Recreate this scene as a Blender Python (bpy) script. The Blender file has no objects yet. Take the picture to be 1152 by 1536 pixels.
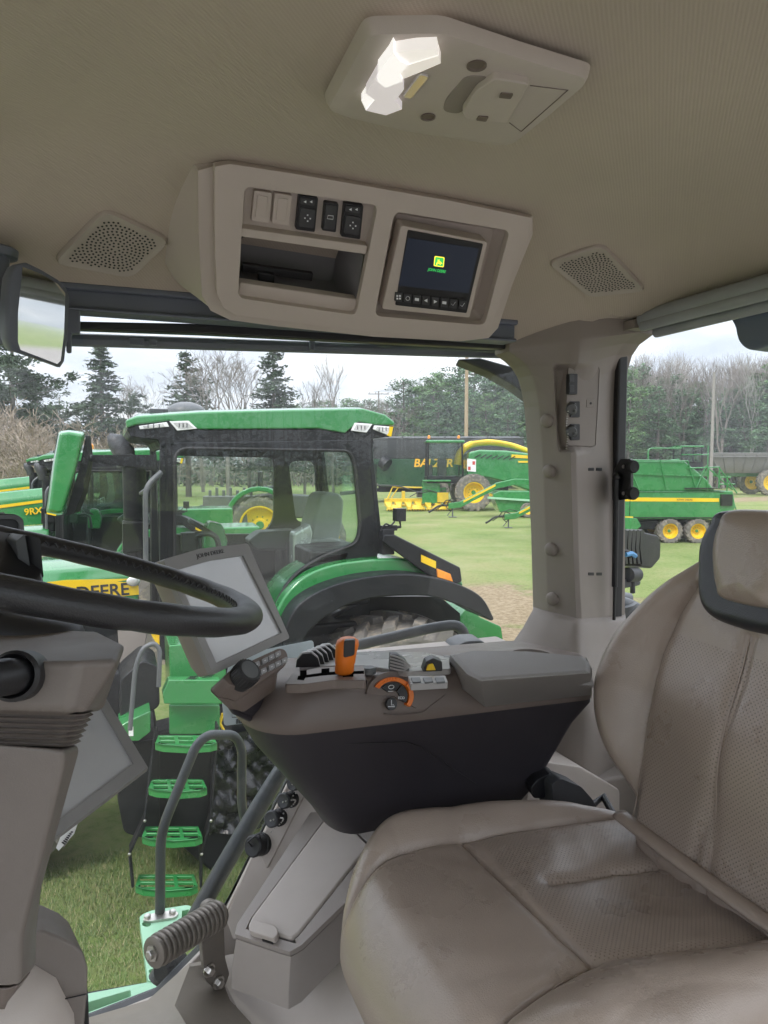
import bpy, bmesh, math, random
from mathutils import Vector as V, Matrix
from mathutils.geometry import tessellate_polygon
R = math.radians
rnd = random.Random(7)
C = bpy.context.scene.collection
HAZE = .0009
G = -3.25                                   # ground height; the camera is at the world origin
# ------------------------------------------------------------------ camera and pixel helpers
F = 1065.0; YAW = R(21); PIT = math.atan(71 / F)
def ray(px, py):
    u = (px - 576) / F; v = (768 - py) / F
    s, c = math.sin(YAW), math.cos(YAW); sp, cp = math.sin(PIT), math.cos(PIT)
    return V((c*u + s*cp + v*s*sp, -s*u + c*cp + v*c*sp, -sp + v*cp))
def P(px, py, x=None, y=None, z=None, d=None):
    r = ray(px, py)
    t = x/r.x if x is not None else y/r.y if y is not None else z/r.z if z is not None else d
    return r * t
def proj(X):
    s, c = math.sin(YAW), math.cos(YAW); sp, cp = math.sin(PIT), math.cos(PIT)
    r = c*X[0]-s*X[1]; f = s*cp*X[0]+c*cp*X[1]-sp*X[2]; u = s*sp*X[0]+c*sp*X[1]+cp*X[2]
    return 576+F*r/f, 768-F*u/f
class Plane:
    def __init__(s, a, b, c):               # frame: origin a, x towards b, normal facing the camera
        s.o = V(a); s.x = (V(b) - s.o).normalized()
        s.n = s.x.cross(V(c) - s.o).normalized()
        if s.n.dot(-s.o) < 0: s.n = -s.n
        s.y = s.n.cross(s.x)
    def hit(s, px, py, off=0.0):
        r = ray(px, py); return r * (((s.o + s.n*off).dot(s.n)) / r.dot(s.n))
    def uv(s, p): q = p - s.o; return q.dot(s.x), q.dot(s.y)
    def at(s, u, v, w=0.0): return s.o + s.x*u + s.y*v + s.n*w
    def M(s, o=None):
        m = Matrix((s.x, s.y, s.n)).transposed().to_4x4(); m.translation = V(o) if o is not None else s.o; return m
cam = bpy.data.cameras.new('camera'); camo = bpy.data.objects.new('camera', cam); C.objects.link(camo)
camo.rotation_euler = (R(90) - PIT, 0, -YAW); cam.sensor_fit = 'VERTICAL'; cam.angle_y = 2*math.atan(768/F)
cam.clip_start = 0.02; cam.clip_end = 6000
bpy.context.scene.camera = camo
# ------------------------------------------------------------------ object helpers
WM = {}
def tag(o, label=None, cat=None, group=None, kind=None):
    if label: o['label'] = label
    if cat: o['category'] = cat
    if group: o['group'] = group
    if kind: o['kind'] = kind
    return o
def thing(name, label, cat, loc=(0, 0, 0), group=None):
    o = bpy.data.objects.new(name, None); o.empty_display_size = .05; C.objects.link(o)
    o.location = loc; WM[o] = Matrix.Translation(V(loc)); return tag(o, label, cat, group)
def kids(o): return [k for k in bpy.data.objects if k.parent == o]
def copy_tree(o, parent=None, km=None):
    if km is None:
        km = {}
        for k in bpy.data.objects:
            if k.parent: km.setdefault(k.parent, []).append(k)
    c = o.copy(); C.objects.link(c)
    if parent: c.parent = parent
    for k in km.get(o, []): copy_tree(k, c, km)
    return c
class MB:
    def __init__(s): s.v = []; s.f = []; s.mi = []; s.m = 0; s.vals = None
    def add(s, vs, fs):
        b = len(s.v); s.v += [V(p) for p in vs]
        for f in fs: s.f.append([b+i for i in f]); s.mi.append(s.m)
        return s
    def box(s, c, d, rot=None):
        c = V(c); h = V(d)/2
        vs = [V((x*h.x, y*h.y, z*h.z)) for x in (-1, 1) for y in (-1, 1) for z in (-1, 1)]
        if rot is not None: vs = [rot @ p for p in vs]
        return s.add([c+p for p in vs], [(0,1,3,2),(4,6,7,5),(0,4,5,1),(2,3,7,6),(0,2,6,4),(1,5,7,3)])
    def prism(s, pts, vec):
        pts = [V(p) for p in pts]; n = len(pts); vec = V(vec)
        nn = V((0,0,0))
        for i in range(n): nn += pts[i].cross(pts[(i+1) % n])
        if nn.dot(vec) > 0: pts = pts[::-1]
        return s.add(pts + [p+vec for p in pts], [tuple(range(n)), tuple(range(2*n-1, n-1, -1))] + [(i, n+i, n+(i+1) % n, (i+1) % n) for i in range(n)])
    def loft(s, loops, cap=(True, True), closed=True):
        n = len(loops[0]); vs = [p for l in loops for p in l]; fs = []
        for j in range(len(loops)-1):
            for i in range(n if closed else n-1):
                k = (i+1) % n; fs.append((j*n+i, j*n+k, (j+1)*n+k, (j+1)*n+i))
        if cap[0]: fs.append(tuple(range(n-1, -1, -1)))
        if cap[1]: fs.append(tuple((len(loops)-1)*n+i for i in range(n)))
        return s.add(vs, fs)
    def tube(s, pts, r, n=10, closed=False, cap=True, ry=None):
        pts = [V(p) for p in pts]; m = len(pts); loops = []; up = None
        for i, p in enumerate(pts):
            a = pts[(i-1) % m] if (closed or i > 0) else p; b = pts[(i+1) % m] if (closed or i < m-1) else p
            t = (b-a).normalized()
            if up is None: up = V((0,0,1)) if abs(t.z) < .9 else V((1,0,0))
            sx = up.cross(t).normalized(); up = t.cross(sx).normalized()
            rr = r[i] if isinstance(r, (list, tuple)) else r
            loops.append([p + sx*math.cos(2*math.pi*k/n)*rr + up*math.sin(2*math.pi*k/n)*(rr if ry is None else ry) for k in range(n)])
        if closed: loops.append(loops[0]); return s.loft(loops, (False, False))
        return s.loft(loops, (cap, cap))
    def lathe(s, prof, o, axis, n=24, cap=True):
        o = V(o); a = V(axis).normalized(); x = a.orthogonal().normalized(); y = a.cross(x)
        loops = [[o + a*h + (x*math.cos(2*math.pi*k/n) + y*math.sin(2*math.pi*k/n))*r for k in range(n)] for r, h in prof]
        return s.loft(loops, (cap, cap))
    def ball(s, c, r, n=10, sc=(1,1,1)):
        c = V(c); loops = []
        for j in range(1, n):
            t = math.pi*j/n
            loops.append([c + V((sc[0]*r*math.sin(t)*math.cos(2*math.pi*k/(2*n)), sc[1]*r*math.sin(t)*math.sin(2*math.pi*k/(2*n)), -sc[2]*r*math.cos(t))) for k in range(2*n)])
        return s.loft(loops)
    def disc(s, c, nrm, r, n=12, th=.001):
        return s.lathe([(r, 0), (r, th)], c, nrm, n)
    def grid(s, f, nu, nv):
        vs = [f(i/nu, j/nv) for j in range(nv+1) for i in range(nu+1)]
        return s.add(vs, [(j*(nu+1)+i, j*(nu+1)+i+1, (j+1)*(nu+1)+i+1, (j+1)*(nu+1)+i) for j in range(nv) for i in range(nu)])
    def build(s, name, mats, parent=None, smooth=35, bevel=0, seg=2, frame=None, sub=0, fix=True, angle=30):
        me = bpy.data.meshes.new(name)
        wp = WM[parent] if parent else Matrix()
        fr = frame if frame is not None else wp
        inv = fr.inverted()
        me.from_pydata([tuple(inv @ p) for p in s.v], [], s.f)
        if not isinstance(mats, (list, tuple)): mats = [mats]
        for m in mats: me.materials.append(m)
        me.polygons.foreach_set('material_index', s.mi)
        if fix:
            bm = bmesh.new(); bm.from_mesh(me); bmesh.ops.recalc_face_normals(bm, faces=bm.faces); bm.to_mesh(me); bm.free()
        if smooth:
            me.polygons.foreach_set('use_smooth', [True]*len(me.polygons))
            if smooth < 180: me.set_sharp_from_angle(angle=R(smooth))
        o = bpy.data.objects.new(name, me); C.objects.link(o)
        if parent: o.parent = parent
        o.matrix_local = wp.inverted() @ fr; WM[o] = fr.copy()
        if bevel:
            b = o.modifiers.new('bevel', 'BEVEL'); b.width = bevel; b.segments = seg; b.limit_method = 'ANGLE'; b.angle_limit = R(angle); b.harden_normals = smooth > 0
        if sub:
            b = o.modifiers.new('sub', 'SUBSURF'); b.levels = sub; b.render_levels = sub
        return o
def smoothpoly(pts, per=6, closed=True):
    """Catmull-Rom through the points"""
    pts = [V(p) for p in pts]; n = len(pts); out = []
    for i in range(n if closed else n-1):
        g = lambda k: pts[k % n] if closed else pts[max(0, min(n-1, k))]
        a, b, c, d = g(i-1), g(i), g(i+1), g(i+2)
        for k in range(per):
            t = k/per
            out.append(.5*((2*b) + (c-a)*t + (2*a-5*b+4*c-d)*t*t + (-a+3*b-3*c+d)*t**3))
    if not closed: out.append(pts[-1])
    return out
def rounded(pts, r, seg=4):
    """round each corner of a closed polygon; r a number or one per corner"""
    pts = [V(p) for p in pts]; n = len(pts); out = []
    for i in range(n):
        p = pts[i]; a = pts[i-1]-p; b = pts[(i+1) % n]-p
        rr = r[i] if isinstance(r, (list, tuple)) else r
        rr = min(rr, a.length*.49, b.length*.49)
        if rr < 1e-6: out.append(p); continue
        s, e = p + a.normalized()*rr, p + b.normalized()*rr
        for k in range(seg+1):
            t = k/seg; out.append(s*(1-t)**2 + p*2*t*(1-t) + e*t*t)
    return out
def roundpath(pts, r, seg=6):
    pts = [V(p) for p in pts]; out = [pts[0]]
    for i in range(1, len(pts)-1):
        p = pts[i]; a = pts[i-1]-p; b = pts[i+1]-p; rr = min(r, a.length*.49, b.length*.49)
        s, e = p + a.normalized()*rr, p + b.normalized()*rr
        for k in range(seg+1):
            t = k/seg; out.append(s*(1-t)**2 + p*2*t*(1-t) + e*t*t)
    return out + [pts[-1]]
def holed(mb, outer, holes, vec):
    """plate with openings: front face, walls, back face"""
    loops = [[V(p) for p in outer]] + [[V(p) for p in h] for h in holes]; vec = V(vec)
    flat = [p for l in loops for p in l]; tris = tessellate_polygon(loops); n = len(flat)
    fs = [tuple(t) for t in tris] + [tuple(n+i for i in t[::-1]) for t in tris]; b = 0
    for l in loops:
        m = len(l)
        fs += [(b+i, b+(i+1) % m, n+b+(i+1) % m, n+b+i) for i in range(m)]; b += m
    return mb.add(flat + [p+vec for p in flat], fs)
def text_mb(mb, txt, o, x, y, size, depth=.0006, align='CENTER', width=None, shear=0, bold=0):
    """lettering laid on a surface: o origin, x reading direction, y up"""
    cu = bpy.data.curves.new('t', 'FONT'); cu.body = txt; cu.size = size; cu.align_x = align; cu.align_y = 'CENTER'; cu.extrude = depth; cu.resolution_u = 3; cu.shear = shear; cu.offset = bold
    ob = bpy.data.objects.new('t', cu); C.objects.link(ob)
    dg = bpy.context.evaluated_depsgraph_get(); me = bpy.data.meshes.new_from_object(ob.evaluated_get(dg))
    x = V(x).normalized(); y = V(y); y = (y - x*y.dot(x)).normalized(); n = x.cross(y)
    k = 1.0
    if width and me.vertices:
        w = max(v.co.x for v in me.vertices) - min(v.co.x for v in me.vertices); k = width/max(w, 1e-6)
    mb.add([V(o) + x*v.co.x*k + y*v.co.y + n*(v.co.z) for v in me.vertices], [tuple(p.vertices) for p in me.polygons])
    bpy.data.objects.remove(ob); bpy.data.curves.remove(cu); bpy.data.meshes.remove(me); return mb
# ------------------------------------------------------------------ materials
def nt(name):
    m = bpy.data.materials.new(name); m.use_nodes = True; t = m.node_tree; t.nodes.clear()
    out = t.nodes.new('ShaderNodeOutputMaterial'); return m, t, out
def node(t, typ, ins=None, **kw):
    n = t.nodes.new(typ)
    for k, v in kw.items(): setattr(n, k, v)
    for k, v in (ins or {}).items():
        s = n.inputs[k]
        if hasattr(v, 'links'): t.links.new(v, s)
        elif isinstance(v, tuple) and len(v) == 3 and s.type == 'RGBA': s.default_value = v + (1,)
        else: s.default_value = v
    return n
def mth(t, op, a, b=0.0, c=None):
    ins = {0: a, 1: b}
    if c is not None: ins[2] = c
    return node(t, 'ShaderNodeMath', ins, operation=op).outputs[0]
def ramp(t, fac, stops):
    n = node(t, 'ShaderNodeValToRGB', {0: fac}); e = n.color_ramp.elements
    while len(e) > 1: e.remove(e[-1])
    e[0].position, e[0].color = stops[0][0], tuple(stops[0][1]) + (1,)
    for p, c in stops[1:]: x = e.new(p); x.color = tuple(c) + (1,)
    return n.outputs[0]
def mix(t, fac, a, b, typ='MIX'):
    n = t.nodes.new('ShaderNodeMix'); n.data_type = 'RGBA'; n.blend_type = typ
    for s, v in ((n.inputs[0], fac), (n.inputs[6], a), (n.inputs[7], b)):
        if hasattr(v, 'links'): t.links.new(v, s)
        else: s.default_value = v if not isinstance(v, tuple) or len(v) == 4 else v + (1,)
    return n.outputs[2]
def M(name, col, rough=.5, metal=0, var=.10, vs=6, bump=.15, bs=400, bd=.0006, coat=0, spec=.5, rv=.12, dirt=0, dcol=(.25, .2, .14), ds=8):
    m, t, out = nt(name)
    co = node(t, 'ShaderNodeTexCoord').outputs['Object']
    n1 = node(t, 'ShaderNodeTexNoise', {'Vector': co, 'Scale': vs, 'Detail': 5.0, 'Roughness': .6}).outputs[0]
    lo = tuple(c*(1-var) for c in col); hi = tuple(min(1, c*(1+var)) for c in col)
    base = ramp(t, n1, [(.3, lo), (.7, hi)])
    ro = node(t, 'ShaderNodeMapRange', {0: n1, 1: .3, 2: .7, 3: max(.02, rough-rv), 4: min(1, rough+rv)}).outputs[0]
    if dirt:
        n3 = node(t, 'ShaderNodeTexNoise', {'Vector': co, 'Scale': ds, 'Detail': 8.0, 'Roughness': .7}).outputs[0]
        df = node(t, 'ShaderNodeMapRange', {0: n3, 1: .5, 2: .75, 3: 0., 4: dirt}).outputs[0]
        base = mix(t, df, base, dcol)
    b = node(t, 'ShaderNodeBsdfPrincipled', {'Base Color': base, 'Roughness': ro, 'Metallic': float(metal), 'Coat Weight': float(coat), 'Coat Roughness': .08, 'Specular IOR Level': spec})
    if bump:
        n2 = node(t, 'ShaderNodeTexNoise', {'Vector': co, 'Scale': bs, 'Detail': 3.0}).outputs[0]
        t.links.new(node(t, 'ShaderNodeBump', {'Height': n2, 'Strength': bump, 'Distance': bd}).outputs[0], b.inputs['Normal'])
    t.links.new(b.outputs[0], out.inputs[0]); return m
def emis(name, col, st, base=(.8, .8, .8)):
    m, t, out = nt(name)
    b = node(t, 'ShaderNodeBsdfPrincipled', {'Base Color': base, 'Emission Color': col, 'Emission Strength': st, 'Roughness': .3})
    t.links.new(b.outputs[0], out.inputs[0]); return m
def glassmat(name, tint=(.93, .96, .95), dust=.03, spec=1.0, dcol=(.75, .78, .78), dscale=3):
    m, t, out = nt(name)
    lw = node(t, 'ShaderNodeLayerWeight', {0: .5}).outputs['Facing']
    fr = mth(t, 'MULTIPLY_ADD', mth(t, 'POWER', lw, 5.0), .9*spec, .035*spec)
    tr = node(t, 'ShaderNodeBsdfTransparent', {0: tint}).outputs[0]
    gl = node(t, 'ShaderNodeBsdfGlossy', {0: (1., 1., 1.), 'Roughness': .0}).outputs[0]
    a = node(t, 'ShaderNodeMixShader', {0: fr, 1: tr, 2: gl}).outputs[0]
    if dust:
        co = node(t, 'ShaderNodeTexCoord').outputs['Object']
        n1 = node(t, 'ShaderNodeTexNoise', {'Vector': co, 'Scale': float(dscale), 'Detail': 6.0, 'Roughness': .65}).outputs[0]
        n2 = node(t, 'ShaderNodeTexNoise', {'Vector': co, 'Scale': 160.0, 'Detail': 2.0}).outputs[0]
        f1 = node(t, 'ShaderNodeMapRange', {0: n1, 1: .35, 2: .75, 3: dust*.4, 4: dust*1.8}).outputs[0]
        f2 = node(t, 'ShaderNodeMapRange', {0: n2, 1: .76, 2: .82, 3: 0., 4: .35}).outputs[0]
        df = node(t, 'ShaderNodeBsdfDiffuse', {0: dcol}).outputs[0]; tl = node(t, 'ShaderNodeBsdfTranslucent', {0: dcol}).outputs[0]
        dd = node(t, 'ShaderNodeMixShader', {0: .6, 1: df, 2: tl}).outputs[0]
        a = node(t, 'ShaderNodeMixShader', {0: mth(t, 'ADD', f1, f2), 1: a, 2: dd}).outputs[0]
    t.links.new(a, out.inputs[0]); return m
def leathermat(name, col, perf=True, rough=.42):
    m, t, out = nt(name)
    co = node(t, 'ShaderNodeTexCoord').outputs['Object']
    n1 = node(t, 'ShaderNodeTexNoise', {'Vector': co, 'Scale': 9.0, 'Detail': 6.0, 'Roughness': .6}).outputs[0]
    base = ramp(t, n1, [(.3, tuple(c*.94 for c in col)), (.7, tuple(c*1.05 for c in col))])
    vor = node(t, 'ShaderNodeTexVoronoi', {'Vector': co, 'Scale': 300.0}, feature='DISTANCE_TO_EDGE').outputs[0]
    cre = node(t, 'ShaderNodeTexNoise', {'Vector': co, 'Scale': 22.0, 'Detail': 8.0, 'Roughness': .7, 'Distortion': 1.5}).outputs[0]
    h = mth(t, 'ADD', mth(t, 'MULTIPLY', mth(t, 'MINIMUM', vor, .25), .5), mth(t, 'MULTIPLY', cre, .25))
    sc = node(t, 'ShaderNodeTexNoise', {'Vector': co, 'Scale': 60.0, 'Detail': 4.0, 'Distortion': 3.0}).outputs[0]
    base = mix(t, node(t, 'ShaderNodeMapRange', {0: sc, 1: .72, 2: .80, 3: 0., 4: .05}).outputs[0], base, tuple(min(1, c*1.5) for c in col))
    if perf:
        at = node(t, 'ShaderNodeAttribute', attribute_name='perf').outputs['Fac']
        sx = node(t, 'ShaderNodeSeparateXYZ', {0: co}); p = .0072
        def dots(ox):
            a = mth(t, 'SUBTRACT', mth(t, 'FRACT', mth(t, 'ADD', mth(t, 'DIVIDE', sx.outputs[0], p), ox)), .5)
            b = mth(t, 'SUBTRACT', mth(t, 'FRACT', mth(t, 'ADD', mth(t, 'DIVIDE', sx.outputs[1], p), ox)), .5)
            return mth(t, 'SQRT', mth(t, 'ADD', mth(t, 'MULTIPLY', a, a), mth(t, 'MULTIPLY', b, b)))
        d = mth(t, 'MINIMUM', dots(0.0), dots(.5))
        hole = mth(t, 'MULTIPLY', node(t, 'ShaderNodeMapRange', {0: d, 1: .10, 2: .17, 3: 1., 4: 0.}).outputs[0], mth(t, 'GREATER_THAN', at, .5))
        base = mix(t, mth(t, 'MULTIPLY', hole, .45), base, tuple(c*.12 for c in col))
        h = mth(t, 'SUBTRACT', h, mth(t, 'MULTIPLY', hole, 1.2))
    ro = node(t, 'ShaderNodeMapRange', {0: n1, 1: .3, 2: .7, 3: rough-.06, 4: rough+.1}).outputs[0]
    bp = node(t, 'ShaderNodeBump', {'Height': h, 'Strength': .75, 'Distance': .0013}).outputs[0]
    b = node(t, 'ShaderNodeBsdfPrincipled', {'Base Color': base, 'Roughness': ro, 'Normal': bp, 'Coat Weight': .22, 'Coat Roughness': .28})
    t.links.new(b.outputs[0], out.inputs[0]); return m
def fabricmat(name, col):
    m, t, out = nt(name)
    co = node(t, 'ShaderNodeTexCoord').outputs['Object']
    sx = node(t, 'ShaderNodeSeparateXYZ', {0: co}); a = R(42)
    u = mth(t, 'SUBTRACT', mth(t, 'MULTIPLY', sx.outputs[0], math.cos(a)), mth(t, 'MULTIPLY', sx.outputs[1], math.sin(a)))
    rib = mth(t, 'SINE', mth(t, 'MULTIPLY', u, 2*math.pi/.0046))
    v = mth(t, 'ADD', mth(t, 'MULTIPLY', sx.outputs[0], math.sin(a)), mth(t, 'MULTIPLY', sx.outputs[1], math.cos(a)))
    knit = mth(t, 'SINE', mth(t, 'MULTIPLY', v, 2*math.pi/.003))
    n1 = node(t, 'ShaderNodeTexNoise', {'Vector': co, 'Scale': 3.0, 'Detail': 6.0}).outputs[0]
    n2 = node(t, 'ShaderNodeTexNoise', {'Vector': co, 'Scale': 700.0, 'Detail': 2.0}).outputs[0]
    base = ramp(t, n1, [(.3, tuple(c*.93 for c in col)), (.7, tuple(c*1.06 for c in col))])
    base = mix(t, mth(t, 'MULTIPLY_ADD', rib, .06, .06), base, tuple(c*.55 for c in col))
    h = mth(t, 'ADD', mth(t, 'MULTIPLY', rib, .5), mth(t, 'ADD', mth(t, 'MULTIPLY', knit, .15), n2))
    bp = node(t, 'ShaderNodeBump', {'Height': h, 'Strength': .25, 'Distance': .0008}).outputs[0]
    b = node(t, 'ShaderNodeBsdfPrincipled', {'Base Color': base, 'Roughness': .95, 'Normal': bp, 'Specular IOR Level': .15, 'Sheen Weight': .1})
    t.links.new(b.outputs[0], out.inputs[0]); return m
m_taupe = M('taupe_plastic', (.25, .217, .193), .55, bump=.3, bs=900, var=.05)
m_column = M('column_plastic', (.175, .150, .133), .5, bump=.35, bs=800, var=.06, dirt=.08, dcol=(.3, .27, .24), ds=20)
m_pale = M('pale_beige_plastic', (.49, .435, .395), .5, bump=.3, bs=900, var=.05, dirt=.12, dcol=(.25, .2, .15))
m_console = M('overhead_plastic', (.50, .44, .395), .55, bump=.25, bs=900, var=.04)
m_brown = M('brown_plastic', (.155, .122, .106), .5, bump=.35, bs=800, var=.06)
m_plum = M('charcoal_plum_plastic', (.030, .026, .032), .5, bump=.3, bs=800, var=.1)
m_pad = M('grey_pad_plastic', (.25, .238, .23), .62, bump=.8, bs=500, bd=.001, var=.06)
m_black = M('black_plastic', (.016, .016, .018), .42, bump=.2, bs=600)
m_dark = M('dark_grey_plastic', (.045, .046, .05), .5, bump=.2, bs=600)
m_shade = M('grey_shade_housing', (.30, .315, .34), .5, bump=.1)
m_rail = M('dark_window_rail', (.125, .14, .175), .45, bump=.1)
m_rubber = M('black_rubber', (.02, .02, .02), .75, bump=.3, bs=300)
m_wheel = M('black_wheel_leather', (.022, .022, .024), .4, bump=.5, bs=700, bd=.0008)
m_steel = M('zinc_steel', (.55, .53, .5), .35, 1, dirt=.3, dcol=(.2, .16, .12))
m_darkmetal = M('dark_grey_metal', (.05, .057, .06), .4, bump=.15, dirt=.2, dcol=(.2, .18, .15))
m_grey = M('grey_painted_metal', (.09, .095, .10), .45, bump=.15, dirt=.25, dcol=(.2, .18, .15))
m_warmmetal = M('worn_taupe_metal', (.22, .195, .17), .45, .4, dirt=.3, dcol=(.1, .085, .07), ds=14)
m_orange = M('orange_plastic', (.80, .19, .015), .4, bump=.2, bs=700, var=.05)
m_green = M('green_paint', (.024, .20, .05), .28, coat=.8, bump=0, var=.06, vs=2, dirt=.14, dcol=(.25, .3, .2), ds=5)
m_greenp = M('pale_green_step_paint', (.33, .60, .40), .45, bump=.2, var=.06, dirt=.2, dcol=(.35, .42, .33), ds=12)
m_yellow = M('yellow_paint', (.80, .52, .01), .4, bump=0, var=.05, dirt=.08)
m_yellowd = M('dusty_yellow_paint', (.66, .46, .03), .5, bump=.2, dirt=.35, dcol=(.25, .17, .08), ds=3)
m_tyre = M('tyre_rubber', (.15, .137, .12), .85, bump=.5, bs=40, bd=.004, dirt=.9, dcol=(.48, .39, .28), ds=6)
m_mblack = M('machine_black', (.011, .012, .0135), .45, bump=.15, dirt=.12, dcol=(.08, .075, .07), ds=4, spec=.3)
m_tarp = M('black_tarp', (.035, .037, .04), .6, bump=.4, bs=5, bd=.03)
m_inox = M('stainless_panel', (.18, .175, .165), .5, .5, dirt=.35, dcol=(.2, .18, .15), ds=2)
m_white = M('white_paint', (.75, .75, .74), .45, bump=0)
m_ink = M('black_ink', (.02, .02, .022), .6, bump=0)
m_label = M('pale_blue_label', (.62, .72, .76), .45, bump=0, var=.03)
m_wood = M('weathered_pole_wood', (.36, .27, .17), .85, bump=.6, bs=30, bd=.01)
m_gwood = M('grey_pole_wood', (.25, .23, .21), .9, bump=.6, bs=30, bd=.01)
m_glass = glassmat('cab_glass', (.985, .985, .988), dust=.003, spec=.6)
m_nglass = glassmat('tinted_tractor_glass', (.88, .94, .91), dust=.004, spec=1.0)
m_lamp = glassmat('clear_lamp_lens', (.9, .9, .9), dust=.12, spec=2)
m_grille = M('speaker_plastic', (.42, .37, .325), .6, bump=.2)
m_bezel = M('grey_bezel', (.235, .23, .225), .5, bump=.2, bs=700)
m_tray = M('grey_tray', (.19, .185, .19), .55, bump=.2)
m_screen = M('reflected_grey_screen', (.43, .435, .445), .14, bump=0, var=.04, coat=1)  # even grey base stands in for reflected sky and ceiling
m_mirror = M('mirror_glass', (.8, .82, .82), .02, 1, bump=0, var=.02, rv=.01)
m_leather = leathermat('taupe_leather', (.355, .288, .242), True, .29)
m_bleather = leathermat('black_leather', (.022, .023, .028), False, .38)
m_fabric = fabricmat('ribbed_headliner', (.47, .405, .335))
m_carpet = M('grey_carpet', (.33, .31, .28), .95, bump=1, bs=900, bd=.003, spec=.1)
m_chrome = M('bright_clear_plastic', (.7, .68, .66), .2, .5, bump=0)
m_icon = M('white_icon_paint', (.75, .77, .8), .5, bump=0)
m_key = M('grey_key_plastic', (.30, .30, .31), .35, bump=0)
m_void = M('matte_black_gap', (.006, .006, .006), .9, bump=0, spec=0)
m_blue = M('blue_plastic', (.08, .3, .6), .4, bump=0)
m_amber = M('amber_lens', (.9, .3, .02), .25, bump=0, coat=.5)
m_seatgrey = M('grey_seat_cloth', (.3, .3, .29), .8, bump=.5, bs=100)
# ================================================================== THE CAB WE STAND IN
def zc(x, y):
    tr = max(0, 1-(1.47-y)/.42); tb = max(0, 1-(1.22-x)/.45); tf = max(0, 1-(x+1.05)/.3)
    z = .46 - .175*min(1.05, (tr**3+(.78*tb)**3+tf**3)**(1/3))**2; q = max(0., min(1., (x-.90)/.2))
    return max(z, .27+.072*q*q*(3-2*q))
def hitc(px, py, off=0.0):
    r = ray(px, py); lo, hi = .2, 2.5
    for _ in range(50):
        t = (lo+hi)/2; p = r*t
        if p.z + off < zc(p.x, p.y): lo = t
        else: hi = t
    return r*lo
def nrmc(p):
    e = .004; gx = (zc(p.x+e, p.y)-zc(p.x-e, p.y))/(2*e); gy = (zc(p.x, p.y+e)-zc(p.x, p.y-e))/(2*e)
    return V((gx, gy, -1)).normalized()
b = MB(); b.grid(lambda u, v: V((-1.08+2.3*u, -.12+1.59*v, zc(-1.08+2.3*u, -.12+1.59*v))), 110, 80)
tag(b.build('ceiling', m_fabric, smooth=180, fix=False), kind='structure')
b = MB(); b.box((.1, .72, .55), (2.75, 2.1, .1)); b.box((.1, -.2, .45), (2.5, .12, .12))
rf = tag(b.build('cab_roof', m_green, bevel=.02), kind='structure')
b = MB(); b.box((0, .7, -1.19), (2.4, 1.56, .06)); tag(b.build('cab_floor', m_carpet), kind='structure')

# ---------------- overhead console
OP = Plane(P(320, 250, y=1.10), P(797, 328, y=1.118), P(500, 490, y=1.27))
def oh(l, off=0.0): return [OP.hit(x, y, off) for x, y in l]
def pq(cx, cy, w, h, k=.15, j=-.10): return [(cx+a*w/2+c*h/2*j, cy+a*w/2*k+c*h/2) for a, c in ((-1, -1), (1, -1), (1, 1), (-1, 1))]
oc = thing('overhead_console', 'grey beige overhead console with a row of switches, open tray and small display', 'console', (.45, 1.2, .46))
plate = [(322,250),(345,246),(450,262),(560,281),(680,302),(797,327),(796,345),(765,418),(737,488),(728,499),(700,505),(600,502),(450,486),(355,473),(335,461),(325,440),(322,350)]
holeL = [(367,279),(567,308),(534,473),(357,447)]; holeR = [(592,317),(765,346),(727,488),(562,474)]
b = MB(); holed(b, oh(plate), [rounded(oh(holeL), .012), rounded(oh(holeR), .014)], OP.n*-.016)
b.build('face_plate', m_console, oc, bevel=.004, seg=3, smooth=40)
flange = [(297,256),(322,249),(345,244),(560,279),(799,325),(799,352),(768,428),(747,492),(733,507),(690,512),(560,505),(420,490),(345,480),(316,466),(303,444),(298,350)]
fl = oh(flange, -.0165); cen = sum(fl, V())/len(fl)
# body behind the plate: an open shell so that the trays can sit in it
def scal(l, k, w): return [cen + (p-cen)*k + OP.n*w for p in l]
b = MB(); holed(b, fl, [rounded(oh([(363,274),(571,304),(536,478),(353,450)], -.0165), .01), rounded(oh([(588,312),(769,342),(730,493),(558,479)], -.0165), .01)], OP.n*-.01)
b.loft([scal(fl, 1, -.0105), scal(fl, 1.015, -.02), scal(fl, 1.06, -.05), scal(fl, 1.14, -.10), scal(fl, 1.22, -.16)], (False, False))
b.build('housing', m_console, oc, bevel=.003, smooth=50)
def well(name, l, depth, mat, k=.92, o0=-.014):
    p0 = rounded(oh(l, o0), .01); c0 = sum(p0, V())/len(p0)
    p1 = [c0+(p-c0)*k-OP.n*depth for p in p0]
    w = MB(); w.loft([p0, p1], (False, True)); return w.build(name, mat, oc, smooth=30, fix=False)
well('switch_recess', [(365,277),(569,306),(552,371),(362,345)], .008, m_console, .96)
well('storage_tray', [(362,354),(546,380),(531,474),(355,448)], .11, m_tray, .86)
well('display_recess', [(590,315),(767,344),(729,490),(560,476)], .03, m_console, .84)
b = MB(); b.prism(oh([(361,342),(552,369),(549,382),(359,355)], -.004), OP.n*-.03); b.build('shelf_bar', m_console, oc, bevel=.002)
b = MB(); b.prism(oh([(360,424),(537,450),(531,474),(354,448)], -.012), OP.n*-.02); b.build('tray_lip', m_console, oc, bevel=.003)
b = MB(); b.prism(oh([(364,396),(470,411),(468,422),(364,408)], -.06), OP.n*-.01); b.prism(oh([(388,409),(412,413),(411,432),(388,428)], -.05), OP.n*-.012); b.build('tray_divider', m_black, oc, bevel=.001)
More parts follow.
